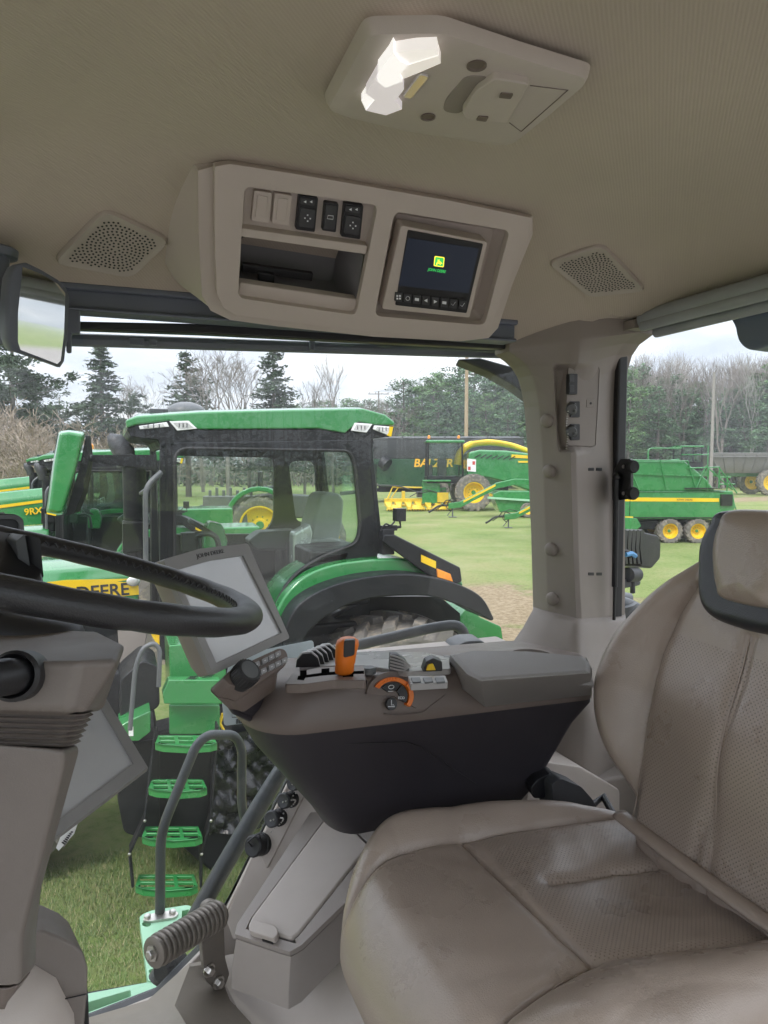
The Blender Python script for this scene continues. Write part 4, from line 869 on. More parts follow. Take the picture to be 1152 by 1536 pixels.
def cush(x, y, d):
    fy = interp(x, farS); ny = interp(x, nearS); z = -.600
    z += .018*math.sin(max(0, min(1, (x-.27)/.25))*math.pi)*.6
    m = max(0, (y-fy))/.075; z += .034*math.sin(min(1, m)*math.pi*.62) if m > 0 else 0
    m = max(0, (ny-y))/.11; z += .050*math.sin(min(1, m)*math.pi*.60) if m > 0 else 0
    z -= .022*math.exp(-((x-.70)/.10)**2-((y-.81)/.10)**2)
    r = .05 + .05*smooth01(.42-x, 0, .12)
    if d < r: z -= (.05+.045*smooth01(.42-x, 0, .12))*(1-math.sqrt(max(0, 1-(1-d/r)**2)))
    s = min(segd(x, y, farS), segd(x, y, nearS), segd(x, y, cross1), segd(x, y, cs1))
    z -= .008*math.exp(-(s/.003)**2) + .005*math.exp(-(s/.012)**2)
    z += .0010*math.sin(x*37+y*21+3*math.sin(y*19))*math.sin(y*43-x*11) + .0004*math.sin(x*90+7*y)*math.sin(y*70-30*x)
    return z
def cperf(x, y): return 1.0 if (x > .535 and interp(x, nearS)+.008 < y < interp(x, farS)-.008) else 0.0
pillow(ol, (.57, .80), cush, cperf, Matrix(), m_leather, 'cushion', st, 110, ((-.002,-.015),(.006,-.035),(.022,-.055),(.045,-.072),(.08,-.085),(.12,-.09)))
# welt between cushion and back
b = MB(); b.tube(smoothpoly([P(930, 1222, z=-.575), P(985, 1265, z=-.578), P(1060, 1320, z=-.58), P(1152, 1385, z=-.58), P(1250, 1450, z=-.58)], 6, False), .015, 12, ry=.008); b.build('rear_roll', m_leather, st, smooth=180)
def seam(path, f, fr, name='seam_piping', r=.0014, n=14):
    q = smoothpoly([V((x, y, 0)) for x, y in path], n, False); m = MB(); m.tube([fr @ V((p.x, p.y, f(p.x, p.y)+.0012)) for p in q], r, 6); return m.build(name, m_leather, st, smooth=180)
cz = lambda x, y: cush(x, y, .3)
seam(cross1, cz, Matrix()); seam(farS[2:-1], cz, Matrix()); seam(nearS[2:-1], cz, Matrix())
# backrest
T15 = R(14); bx = V((0, -1, 0)); by = V((math.sin(T15), 0, math.cos(T15))); bn = bx.cross(by)
YB = .755; BO = V((.775, YB, -.58)); BF = Matrix((bx, by, bn)).transposed().to_4x4(); BF.translation = BO
BPn = Plane(BO, BO+bx, BO+by)
BPn.x, BPn.y, BPn.n = bx, by, bn; BPn.o = BO
def buv(px, py, off=0.0): return BPn.uv(BPn.hit(px, py, off))
print('backuv', [tuple(round(a, 3) for a in buv(*q)) for q in [(940,1215),(885,1030),(905,970),(960,890),(1040,800),(1085,765),(1152,752),(1035,880),(945,1205),(1120,960),(1065,1300)]])
left = [buv(*q, .03) for q in [(955,1225),(905,1140),(888,1060),(892,1005),(916,955),(968,885),(1020,825),(1056,783),(1085,764)]]
left[0] = (left[0][0]-.03, -.05); left.insert(1, (left[0][0]-.028, .02))
bol = [(-.04, -.065)] + left + [(-.10,left[-1][1]+.012), (0., left[-1][1]+.018)]
rt = [(-x, y) for x, y in left[:3:-1]] + [(.285, .15), (.27, .05), (.25, -.03), (.2, -.06), (.08, -.066)]
ob = [(p.x, p.y) for p in smoothpoly([V((x, y, 0)) for x, y in bol + [(.10,left[-1][1]+.012)] + rt], 10)]
seamL = [buv(*q, .0) for q in [(945,1215),(962,1120),(975,1040),(990,980),(1012,925),(1040,880)]]
seamC = [buv(*q, .0) for q in [(1062,1310),(1075,1200),(1090,1110),(1105,1030),(1122,955)]]
print(left, seamL, seamC)
xc = (seamL[0][0], seamC[0][0])
sL = lambda y: interp(y, [(v, u) for u, v in seamL]); sC = lambda y: interp(y, [(v, u) for u, v in seamC])
HB = buv(1060, 935)[1]
def bkz(x, y, d):
    s0 = sL(y); z = 0.0; ax_ = -abs(x)
    m = max(0, (s0-ax_))/.085
    if m > 0: z += .052*math.sin(min(1, m)*math.pi*.60)*smooth01(y, -.02, .10)*(1-.55*smooth01(y, .34, .50))
    r = .045
    if d < r: z -= .05*(1-math.sqrt(max(0, 1-(1-d/r)**2)))
    s = abs(ax_-s0) if y < HB+.06 else 9
    s2 = min(abs(x-sC(y)), abs(x+sC(y))) if y < HB else 9
    z -= .007*math.exp(-(s/.0035)**2)+.005*math.exp(-(s/.014)**2)+.0035*math.exp(-(s2/.0035)**2)+.003*math.exp(-(s2/.012)**2)
    z += .014*math.exp(-((y-.18)/.09)**2-(x/.14)**2)
    z += .0012*math.sin(x*31+y*23+2*math.sin(y*17))*math.sin(y*29-x*13) + .0003*math.sin(x*80+9*y)*math.sin(y*66-30*x)
    return z
def bperf(x, y): return 1.0 if (abs(x) < -sL(y)-.01 and y < HB-.03 and y > .0) else 0.0
pillow(ob, (0., .28), bkz, bperf, BF, m_leather, 'backrest', st, 110, ((-.004,-.02),(0,-.05),(.01,-.08),(.04,-.10)))
bz = lambda x, y: bkz(x, y, .3)
seam([(sL(y), y) for y in (.0, .06, .12, .18, .24, .29, .33)], bz, BF); seam([(sC(y), y) for y in (-.03, .06, .14, .22, .28, HB-.01)], bz, BF)
def tri(l, off): return [q for q in (buv(*q, off) for q in l) if q[0] < -.012]
# head rest: black band, then the taupe pad on it
bl_ = tri([(1085,763),(1060,785),(1046,815),(1043,850),(1043,888),(1050,912),(1068,928),(1100,940),(1152,954)], .022)
bl2 = [(p.x, p.y) for p in smoothpoly([V((x, y, 0)) for x, y in bl_ + [(-x, y) for x, y in bl_[::-1]]], 8)]
cb_ = (0., sum(y for x, y in bl2)/len(bl2))
def band(x, y, d): r = .018; return .026 - (.02*(1-math.sqrt(max(0, 1-(1-d/r)**2))) if d < r else 0)
pillow(bl2, cb_, band, lambda x, y: 0., BF, m_bleather, 'headrest_band', st, 24, ((0,-.02),(.004,-.04)))
hp_ = tri([(1092,762),(1072,785),(1063,815),(1062,850),(1066,878),(1076,896),(1095,906),(1152,921)], .04)
hp2 = [(p.x, p.y) for p in smoothpoly([V((x, y, 0)) for x, y in hp_ + [(-x, y) for x, y in hp_[::-1]]], 8)]
def hpad(x, y, d): r = .035; return .047 - (.024*(1-math.sqrt(max(0, 1-(1-d/r)**2))) if d < r else 0) + .001*math.sin(40*x+30*y)
pillow(hp2, cb_, hpad, lambda x, y: 0., BF, m_leather, 'headrest_pad', st, 40, ((0,-.015),(.003,-.03)))
b = MB(); b.box((.56, .80, -.86), (.40, .36, .3)); b.box((.56, .80, -1.06), (.5, .42, .18)); b.build('seat_base', m_dark, st, bevel=.02)
b = MB()
sA = smoothpoly([V((x, y, 0)) for x, y in [(.43,.525),(.55,.535),(.66,.545),(.78,.575)]], 20, False)
for i in range(0, len(sA)-1):
    p, q = sA[i], sA[i+1]; zz = lambda r_: cush(r_.x, r_.y, .02)+.0008
    b.tube([V((p.x, p.y, zz(p))), V((p.x+(q.x-p.x)*.6, p.y+(q.y-p.y)*.6, zz(q)))], .0011, 5)
b.build('stitching', M('pale_thread', (.45, .41, .36), .8, bump=0), st)
# seat belt buckle
sbk = thing('seat_belt_buckle', 'black seat belt buckle lying between cushion and arm console', 'buckle', P(840, 1195, y=1.06))
b = MB(); b.prism(rounded([P(x, y, y=1.075) for x, y in [(796,1183),(805,1170),(826,1160),(838,1168),(826,1178),(818,1198),(800,1198)]], .006), V((.01, .04, 0))); b.build('buckle', m_black, sbk, bevel=.005)
b = MB(); b.prism(rounded([P(x, y, y=1.05) for x, y in [(828,1176),(842,1168),(872,1180),(890,1200),(900,1220),(830,1220)]], .006), V((0, .045, 0))); b.tube([P(880, 1215, y=1.06), P(905, 1195, y=1.08), P(930, 1240, y=1.0)], .008, 8); b.build('sleeve', m_dark, sbk, bevel=.006)
# ================================================================== OUTSIDE
def gp(px, py): return P(px, py, z=G)
# ---------------- ground
def groundmat():
    m, t, out = nt('field_grass')
    co = node(t, 'ShaderNodeTexCoord').outputs['Object']
    n1 = node(t, 'ShaderNodeTexNoise', {'Vector': co, 'Scale': .35, 'Detail': 6.0, 'Roughness': .65}).outputs[0]
    n2 = node(t, 'ShaderNodeTexNoise', {'Vector': co, 'Scale': 9.0, 'Detail': 8.0, 'Roughness': .75}).outputs[0]
    n3 = node(t, 'ShaderNodeTexNoise', {'Vector': co, 'Scale': 1.6, 'Detail': 8.0, 'Roughness': .7}).outputs[0]
    g = ramp(t, n1, [(.32, (.14, .205, .055)), (.5, (.19, .25, .08)), (.68, (.27, .29, .13))])
    n0 = node(t, 'ShaderNodeTexNoise', {'Vector': co, 'Scale': .11, 'Detail': 9.0, 'Roughness': .72, 'Distortion': .6}).outputs[0]
    g = mix(t, node(t, 'ShaderNodeMapRange', {0: n0, 1: .50, 2: .66, 3: 0., 4: .6}).outputs[0], g, (.30, .265, .13))
    g = mix(t, node(t, 'ShaderNodeMapRange', {0: n0, 1: .46, 2: .34, 3: 0., 4: .5}).outputs[0], g, (.10, .17, .04))
    g = mix(t, node(t, 'ShaderNodeMapRange', {0: n2, 1: .45, 2: .7, 3: 0., 4: .55}).outputs[0], g, (.26, .235, .12))
    g = mix(t, node(t, 'ShaderNodeMapRange', {0: n2, 1: .5, 2: .3, 3: 0., 4: .5}).outputs[0], g, (.05, .085, .022))
    # worn, muddy vehicle tracks
    sx = node(t, 'ShaderNodeSeparateXYZ', {0: co})
    def line(a, b, w):
        dx, dy = (b-a).x, (b-a).y; L = math.hypot(dx, dy); nx, ny = -dy/L, dx/L
        q = mth(t, 'ADD', mth(t, 'MULTIPLY', sx.outputs[0], nx), mth(t, 'MULTIPLY_ADD', sx.outputs[1], ny, -(a.x*nx+a.y*ny)))
        al = mth(t, 'ADD', mth(t, 'MULTIPLY', sx.outputs[0], dx/L), mth(t, 'MULTIPLY_ADD', sx.outputs[1], dy/L, -(a.x*dx+a.y*dy)/L))
        q = mth(t, 'ADD', mth(t, 'ABSOLUTE', q), mth(t, 'MULTIPLY_ADD', n3, w*2.2, -w*1.1))
        inr = node(t, 'ShaderNodeMapRange', {0: mth(t, 'ABSOLUTE', mth(t, 'SUBTRACT', al, L/2)), 1: L*.45, 2: L*.62, 3: 1., 4: 0.}).outputs[0]
        return mth(t, 'MULTIPLY', inr, node(t, 'ShaderNodeMapRange', {0: q, 1: w*.6, 2: w*1.1, 3: 1., 4: 0.}).outputs[0])
    a1 = line(gp(690, 880), gp(830, 935), 1.7); a2 = line(gp(640, 925), gp(860, 985), 1.1)
    a3 = line(gp(1040, 752), gp(1300, 742), 3.0); a4 = line(gp(900, 900), gp(1040, 905), .7)
    tk = mth(t, 'MAXIMUM', mth(t, 'MAXIMUM', a1, a2), mth(t, 'MAXIMUM', a3, mth(t, 'MULTIPLY', a4, .6)))
    dirt = ramp(t, n2, [(.3, (.14, .105, .06)), (.5, (.29, .225, .14)), (.7, (.40, .33, .225))])
    g = mix(t, tk, g, dirt)
    # unseen gravel added under and behind the camera to bounce neutral light inside
    gy = node(t, 'ShaderNodeMapRange', {0: mth(t, 'ADD', sx.outputs[1], mth(t, 'MULTIPLY_ADD', n3, 1.6, -.8)), 1: 1.3, 2: .7, 3: 0., 4: 1.}).outputs[0]
    gy = mth(t, 'MULTIPLY', gy, node(t, 'ShaderNodeMapRange', {0: sx.outputs[1], 1: -30., 2: -24., 3: 0., 4: 1.}).outputs[0])
    g = mix(t, gy, g, ramp(t, n2, [(.3, (.24, .215, .195)), (.55, (.34, .31, .285)), (.75, (.45, .42, .39))]))
    h = mth(t, 'ADD', n2, mth(t, 'MULTIPLY', mth(t, 'MULTIPLY', tk, n3), 2.5))
    bp = node(t, 'ShaderNodeBump', {'Height': h, 'Strength': .8, 'Distance': .08}).outputs[0]
    b = node(t, 'ShaderNodeBsdfPrincipled', {'Base Color': g, 'Roughness': .95, 'Normal': bp, 'Specular IOR Level': .1})
    t.links.new(b.outputs[0], out.inputs[0]); return m
b = MB(); b.grid(lambda u, v: V((-2500+5000*u, -1500+5000*v, G)), 4, 4); tag(b.build('ground', groundmat(), smooth=0, fix=False), kind='structure')
# grass blades on the ground between the two tractors
b = MB(); rg = random.Random(3)
for i in range(80000):
    x = rg.uniform(-1.6, 1.3); y = rg.uniform(2.2, 6.2); h = rg.uniform(.014, .048); a = rg.uniform(0, 6.28); w = rg.uniform(.0014, .0032); l = rg.uniform(.2, 1.1)
    dx, dy = math.cos(a), math.sin(a); b.m = 0 if rg.random() < .45+.25*math.sin(x*3+1)*math.sin(y*2.3) else (1 if rg.random() < .72 else 2)
    p = V((x, y, G)); b.add([p+V((-dy*w, dx*w, 0)), p+V((dy*w, -dx*w, 0)), p+V((dx*h*l, dy*h*l, h))], [(0, 1, 2)])
gm = [M('grass_blade', (.085, .15, .035), .7, bump=0, var=.2, vs=2), M('pale_grass_blade', (.16, .20, .07), .7, bump=0, var=.2, vs=2), M('straw_blade', (.33, .29, .15), .8, bump=0)]
tag(b.build('grass', gm, smooth=0, fix=False), 'short mown grass with straw between the two tractors', 'grass', kind='stuff')

# ---------------- the step and handrail of our own tractor
ps = thing('access_step', 'pale green painted step platform outside the lower window edge', 'step', P(250, 1450, z=-1.25))
b = MB(); ZS = -1.22
pl_ = [(209,1374),(225,1366),(283,1357),(300,1370),(240,1470),(222,1473)]
holes_ = [[(220+7*math.cos(a), 1386+4*math.sin(a)) for a in [k*math.pi/6 for k in range(12)]], [(232+9*math.cos(a), 1457+4.5*math.sin(a)) for a in [k*math.pi/6 for k in range(12)]], [(273,1366),(283,1364),(282,1375),(272,1380)]]
o_ = [P(x, y, z=ZS) for x, y in pl_]; holed(b, rounded(o_, .012), [[P(x, y, z=ZS) for x, y in h] for h in holes_], V((0, 0, -.03)))
b.build('platform', m_greenp, ps, bevel=.003)
b = MB(); holed(b, [P(x, y, z=ZS-.003) for x, y in [(100,1496),(222,1473),(246,1470),(236,1490),(170,1515),(80,1545)]], [rounded([P(x, y, z=ZS-.003) for x, y in [(120,1507),(196,1485),(197,1494),(120,1523)]], .006)], V((0, 0, -.03))); b.build('lower_tread', m_greenp, ps, bevel=.003)
b = MB(); b.prism([P(x, y, z=ZS-.04) for x, y in [(90,1495),(222,1473),(240,1500),(80,1560)]], V((0, 0, -.01))); b.build('tread_underside', m_mblack, ps)
hr = thing('hand_rail', 'dark bent hand rail tube bolted on the pale green step', 'rail', P(240, 1370, z=ZS))
hb = P(240, 1371, z=ZS); hy = hb.y
b = MB(); pth = [hb, P(241, 1248, y=hy), P(294, 1118, y=hy+.05), P(312, 1102, y=hy+.07), P(352, 1102, y=hy+.12), P(363, 1122, y=hy+.13), P(362, 1210, y=hy+.13), P(372, 1245, y=hy+.14)]
b.tube(roundpath(pth, .05), .0135, 14); b.build('tube', m_darkmetal, hr, smooth=60)
b = MB(); b.prism(rounded([P(x, y, z=ZS+.006) for x, y in [(214,1380),(218,1372),(262,1364),(268,1370),(262,1376),(222,1382)]], .006), V((0, 0, -.006))); b.build('base_plate', m_steel, hr)
for x, y in ((221,1376),(259,1369)):
    b = MB(); b.lathe([(.009, 0), (.009, .006), (.006, .008)], P(x, y, z=ZS+.006), (0, 0, 1), 8); b.build('bolt', m_steel, hr, smooth=0)
b = MB(); b.tube(smoothpoly([P(440, 1130, y=1.66), P(395, 1200, y=1.63), P(330, 1310, y=1.61), P(280, 1400, y=1.6), P(235, 1470, y=1.6)], 6, False), .021, 16); tag(b.build('fender_rail', m_darkmetal, smooth=60), 'thick dark grey rail running down outside the window edge', 'rail')
b = MB(); b.lathe([(.03, -.02), (.034, -.01), (.034, .02), (.02, .03)], P(258, 1450, y=1.55), (-.6, -.5, .2), 20); b.lathe([(.024, .03), (.02, .034)], P(258, 1450, y=1.55), (-.6, -.5, .2), 16); tag(b.build('rubber_stop', m_rubber), 'round black rubber stop at the foot of the window edge', 'stop')

# ---------------- wheels
def wheel(parent, c, Ro, w, Rr, dish, rim=None, lugs=20, axis=V((0, -1, 0)), tyre=None, name='wheel', hole=0, cheap=False):
    """agricultural wheel, axis points to the visible outside"""
    rim = rim or m_yellow; wo = thing(name, None, None, c); wo.parent = parent; wo.matrix_local = WM[parent].inverted() @ Matrix.Translation(V(c)); WM[wo] = Matrix.Translation(V(c))
    h = w/2; b = MB(); n = 28 if cheap else 44
    b.lathe([(Rr*.98, -h*.8), (Rr*1.08, -h*.95), (Ro*.86, -h), (Ro*.945, -h*.86), (Ro*.955, 0), (Ro*.945, h*.86), (Ro*.86, h), (Rr*1.08, h*.95), (Rr*.98, h*.8)], c, axis, n, False)
    x = V((1, 0, 0)); z = V((0, 0, 1)); ax = axis.normalized()
    if lugs:
        for s in (-1, 1):
            for k in range(lugs):
                a0 = 2*math.pi*(k+(.5 if s > 0 else 0))/lugs; da_ = 2*math.pi/lugs
                def q(a, r, o): return c + (x*math.cos(a)+z*math.sin(a))*r + ax*o
                pr = []
                for t, o in ((0, .02*w), (.5, h*.55), (.85, h*.98), (1.0, h*1.02)):
                    r1 = Ro*(1.0 if t < .7 else (.985 if t < .9 else .90)); a = a0 + da_*.75*t; wd = da_*.20*(1+.3*t)
                    r0 = Ro*.93 if t < .9 else Ro*.84
                    pr.append([q(a-wd, r0, s*o), q(a-wd*.8, r1, s*o), q(a+wd*.8, r1, s*o), q(a+wd, r0, s*o)])
                b.loft(pr)
    b.build('tyre', tyre or m_tyre, wo, smooth=30)
    b = MB(); b.lathe([(Rr, -h*.8), (Rr*1.03, h*.8), (Rr*1.03, h*.86), (Rr*.95, h*.86), (Rr*.9, h*.5), (Rr*.82, dish*.4), (Rr*.55, dish*.1), (Rr*.35, dish*.15), (Rr*.3, dish*.5), (Rr*.05, dish*.55)], c, axis, n, True)
    ro = b.build('rim', rim, wo, smooth=40)
    b = MB(); m_ = 10
    for k in range(m_):
        a = 2*math.pi*k/m_; b.lathe([(Rr*.04, dish*.1), (Rr*.04, dish*.25)], c+(x*math.cos(a)+z*math.sin(a))*Rr*.45, axis, 6)
    b.lathe([(Rr*.22, dish*.5), (Rr*.2, dish*.8), (Rr*.05, dish*.85)], c, axis, 16); b.build('hub', m_green if rim in (m_yellow, m_yellowd) else m_grey, wo, smooth=40)
    return wo

# ---------------- the neighbouring tractor, built where it stands
NY = 6.28
def N_(px, py, y=NY): return P(px, py, y=y)
tr = thing('tractor', 'large green tractor parked alongside with its cab filling the window view', 'tractor', (1.4, 7.2, G))
roofl = [(188,630),(206,624),(300,618),(420,615),(545,613),(578,622),(592,633),(592,638),(560,637),(538,633),(518,650),(478,643),(300,644),(254,631),(206,637),(190,642)]
b = MB(); ro_ = [N_(*q) for q in roofl]; cr = sum(ro_, V())/len(ro_)
def ins(l, ky, dz, dy): return [V((cr.x+(p.x-cr.x)*ky, p.y+dy, p.z+dz*(1 if p.z > cr.z else 0))) for p in l]
b.loft([ro_, ins(ro_, 1.0, .02, .12), ins(ro_, .99, .05, .5), ins(ro_, .99, .05, 1.3), ins(ro_, 1.0, .02, 1.7), ins(ro_, 1.0, 0, 1.82)]); b.build('roof', m_green, tr, bevel=.02, seg=3, smooth=35)
b = MB(); un = [(190,643),(206,638),(254,632),(300,645),(478,644),(518,651),(538,634),(591,639),(585,655),(545,660),(540,668),(240,668),(236,660),(196,655)]
b.prism([N_(x, y, NY+.015) for x, y in un], V((0, 1.76, 0))); b.build('roof_underside', m_mblack, tr, bevel=.01)
def lamp(l, y=NY-.004):
    if True:
        m = MB(); m.prism([N_(x, yy, y) for x, yy in l], V((0, .03, 0))); lo = m.build('headlight', m_white, tr, bevel=.004); cx = sum(q[0] for q in l)/4; cy = sum(q[1] for q in l)/4
        m = MB(); m.prism([N_(cx+(x-cx)*.72, cy+(yy-cy)*.62, y-.003) for x, yy in l], V((0, .01, 0))); m.build('reflector', m_chrome, lo, smooth=0); m = MB()
        for k in (-.2, 0, .2): m.tube([N_(cx+k*(l[1][0]-l[0][0]), cy-3, y-.004), N_(cx+k*(l[1][0]-l[0][0]), cy+3, y-.004)], .004, 4)
        m.build('lens_rib', m_dark, lo, smooth=0); return
    m = MB(); m.prism([N_(x, yy, y) for x, yy in l], V((0, .03, 0))); lo = m.build('headlight', m_chrome, tr, bevel=.004)
    cx = sum(q[0] for q in l)/len(l); cy = sum(q[1] for q in l)/len(l)
    m = MB()
    for dx in (-.25, .25): m.lathe([(.035, 0), (.03, .01), (.01, .016)], N_(cx+dx*(l[1][0]-l[0][0]), cy, y-.002), (0, -1, 0), 14)
    m.build('reflector', m_dark, lo)
lamp([(254,632),(283,631),(296,643),(266,646)]); lamp([(208,639),(250,633),(254,640),(210,644)]); lamp([(532,634),(559,636),(550,649),(527,646)]); lamp([(562,638),(588,640),(586,654),(560,644)])
b = MB(); b.prism([N_(x, y, NY-.006) for x, y in [(584,640),(590,640),(587,655),(581,653)]], V((0, .03, 0))); b.build('roof_marker', m_yellow, tr)
b = MB(); b.ball(N_(279, 619, NY+.9), .17, 10, (1.1, 1.1, .62)); b.build('receiver_dome', m_grey, tr)
b = MB(); b.box(N_(237, 619, NY+.5), (.16, .3, .05)); b.build('roof_antenna', m_dark, tr, bevel=.01)
# frames
fo = [(240,664),(545,660),(552,690),(566,765),(572,815),(566,836),(540,838),(500,846),(460,862),(432,888),(416,918),(405,965),(300,990),(240,990)]
fi = rounded([N_(x, y) for x, y in [(262,672),(525,676),(533,700),(541,790),(536,815),(480,836),(446,858),(420,890),(404,930),(392,965),(262,965)]], .12, 5)
b = MB(); holed(b, [N_(x, y) for x, y in fo], [fi], V((0, .09, 0))); b.build('door_frame', m_mblack, tr, bevel=.012, seg=2, smooth=40)
b = MB(); b.prism([p+V((0, .03, 0)) for p in fi], V((0, .006, 0))); b.build('side_glass', m_nglass, tr, smooth=0)
b = MB(); b.tube([p+V((0, -.004, 0)) for p in fi], .016, 6, closed=True); b.build('door_seal', m_rubber, tr)
YF = 7.95
b = MB(); ff = [N_(x, y, NY) for x, y in [(246,664),(548,662),(560,760),(566,830),(430,960),(246,985)]]; sh = [V((p.x, YF, p.z)) for p in ff]
holed(b, sh, [rounded([V((p.x, YF, p.z)) for p in [N_(x, y) for x, y in l_]], .10, 5) for l_ in ([(268,680),(466,684),(470,700),(470,800),(450,826),(300,828),(268,828)], [(496,690),(545,690),(550,800),(510,805)])], V((0, .07, 0))); b.build('far_frame', m_mblack, tr, bevel=.01)
def bar(p, q, r): m = MB(); m.tube([p, q], r, 8); return m
A0, A1 = N_(250, 664), N_(250, 985); B0, B1 = N_(552, 664), N_(570, 830)
b = MB()
for y in (NY+.05, YF):
    for p, q in ((A0, A1), (B0, B1)): b.tube([V((p.x, y, p.z)), V((q.x, y, q.z))], .055, 8)
for p in (A0, B0): b.tube([V((p.x, NY, p.z)), V((p.x, YF, p.z))], .06, 8)
b.build('cab_pillar', m_mblack, tr)
b = MB(); b.box((A0.x-.02, (NY+YF)/2, (A0.z+A1.z)/2), (.008, YF-NY, A0.z-A1.z)); b.box((B0.x+.05, (NY+YF)/2, (B0.z+B1.z)/2), (.008, YF-NY, B0.z-B1.z)); b.build('end_glass', m_nglass, tr, smooth=0)
b = MB(); zb = N_(300, 960).z; b.box(((A0.x+B0.x)/2, (NY+YF)/2+.05, zb-.12), (B0.x-A0.x-.1, YF-NY-.1, .3)); b.box((B0.x-.25, (NY+YF)/2, N_(0, 900).z), (.6, YF-NY-.12, .55)); b.build('cab_base', m_mblack, tr, bevel=.03)
# cab interior
sy_ = 7.05
ns = MB(); sb_ = [P(x, y, y=sy_) for x, y in [(463,812),(468,790),(480,745),(490,738),(510,740),(517,750),(514,790),(506,826),(470,826)]]; ns.prism(sb_, V((0, .5, 0))); so = ns.build('cab_seat', m_seatgrey, tr, bevel=.06, seg=3)
ns = MB(); ns.prism(rounded([P(x, y, y=sy_-.05) for x, y in [(448,812),(500,806),(520,815),(518,835),(450,835)]], .03), V((0, .6, 0))); ns.build('seat_cushion', m_seatgrey, so, bevel=.04)
ns = MB(); ns.prism([P(x, y, y=sy_-.12) for x, y in [(440,800),(466,785),(470,800),(462,850),(440,850)]], V((0, .2, 0))); ns.build('wrapped_armrest', m_chrome, so, bevel=.03)
ns = MB(); c = P(308, 798, y=sy_+.2); ns.lathe([(.19, 0), (.205, .012), (.21, .03), (.2, .045), (.19, .03)], c, (.5, 0, .85), 26, False); ns.box(c, (.38, .03, .02)); ns.tube([c, P(300, 900, y=sy_+.2)], .06, 10); ns.build('cab_steering_wheel', m_black, tr)
ns = MB(); ns.prism([P(x, y, y=sy_) for x, y in [(306,800),(314,782),(334,786),(342,812),(338,840),(306,840)]], V((0, .25, 0))); ns.build('green_block', m_green, tr, bevel=.03)  # unidentified green block added beside the cab steering wheel
ns = MB(); ns.tube(roundpath([P(282, 840, y=6.6), P(284, 804, y=6.6), P(326, 798, y=6.6), P(330, 840, y=6.6)], .12), .025, 8); ns.box(P(282, 812, y=6.6), (.12, .1, .16)); ns.build('grab_handle', m_black, tr)
ns = MB(); ns.prism([P(x, y, y=7.3) for x, y in [(390,798),(445,795),(462,812),(450,826),(385,826),(372,812)]], V((0, .3, 0))); ns.build('cab_console', m_dark, tr, bevel=.03)
ns = MB(); ns.prism([P(x, y, y=6.9) for x, y in [(271,706),(276,704),(279,730),(276,760),(272,745)]], V((.02, .1, 0))); ns.build('wing_mirror_far', m_dark, tr, bevel=.01) if False else None
ns = MB(); ns.tube([P(212, 740, y=6.5), P(219, 735, y=6.2), P(240, 712, y=6.2)], .02, 8); ns.tube(roundpath([P(219, 850, y=6.15), P(218, 730, y=6.15), P(242, 708, y=6.2)], .12), .022, 8); ns.build('front_grab_rail', m_grey, tr)
# fenders
sm = lambda l: [(p.x, p.y) for p in smoothpoly([V((x, y, 0)) for x, y in l], 5, False)]
fg = [(404,960),(412,925),(428,893),(458,864),(500,847),(560,839),(610,839),(660,856),(694,872),(696,880),(650,868),(600,862),(545,867),(495,880),(455,902),(432,930),(425,965)]
fg = sm(fg[:9])+sm(fg[9:])
b = MB(); b.prism([N_(x, y, 6.12) for x, y in fg], V((0, .75, 0))); b.build('fender', m_green, tr, bevel=.025, seg=3, smooth=45)
fk = [(424,960),(434,928),(454,902),(492,881),(542,867),(602,861),(650,866),(692,878),(724,897),(742,929),(738,932),(706,915),(680,905),(640,894),(570,896),(522,908),(482,930),(456,960),(450,985),(424,985)]
kk = fk.index((738,932)); fk = sm(fk[:kk])+sm(fk[kk:-1])+[fk[-1]]
b = MB(); b.prism([N_(x, y, 5.86) for x, y in fk], V((0, .5, 0))); b.build('fender_flange', m_mblack, tr, bevel=.03, seg=3, smooth=45)
b = MB(); b.prism([N_(x, y, 6.6) for x, y in [(456,950),(560,895),(660,895),(690,920),(690,1000),(456,1010)]], V((0, .1, 0))); b.build('inner_fender', m_mblack, tr)
b = MB(); b.loft([[N_(x, y, 6.02) for x, y in [(572,812),(576,802),(592,802),(690,851),(693,872),(684,876),(640,862)]], [N_(x, y, 6.30) for x, y in [(572,812),(576,802),(592,802),(690,851),(693,872),(684,876),(640,862)]]]); lb = b.build('light_bar', m_mblack, tr, bevel=.015)
b = MB(); b.prism([N_(x, y, 6.012) for x, y in [(632,832),(654,842),(654,853),(632,843)]], V((0, .02, 0))); b.build('reflector_strip', m_yellow, lb)
b = MB(); b.prism([N_(x, y, 6.0) for x, y in [(656,853),(676,861),(680,873),(657,866)]], V((0, .03, 0))); b.build('turn_lamp', m_amber, lb, bevel=.005)
b = MB(); b.box(N_(599, 772, 6.2), (.10, .1, .12)); b.box(N_(583, 792, 6.2), (.16, .05, .05)); b.tube([N_(599, 778, 6.2), N_(601, 790, 6.2), N_(570, 796, 6.2)], .015, 6); b.tube(smoothpoly([N_(572, 796, 6.18), N_(578, 786, 6.16), N_(586, 788, 6.16), N_(592, 782, 6.18)], 4, False), .01, 5); b.box(N_(580, 812, 6.2), (.12, .1, .24)); b.build('side_camera', m_black, tr, bevel=.008)
wheel(tr, P(590, 1090, y=6.2), 1.085, .72, .60, .2, lugs=22, rim=m_yellow)
wheel(tr, V((P(590, 1090, y=6.2).x, 8.2, P(590, 1090, y=6.2).z)), 1.04, .72, .60, .2, lugs=22)
wheel(tr, V((-1.0, 6.15, G+.8)), .8, .55, .48, .15, lugs=18); wheel(tr, V((-1.0, 8.25, G+.8)), .8, .55, .48, .15, lugs=18)
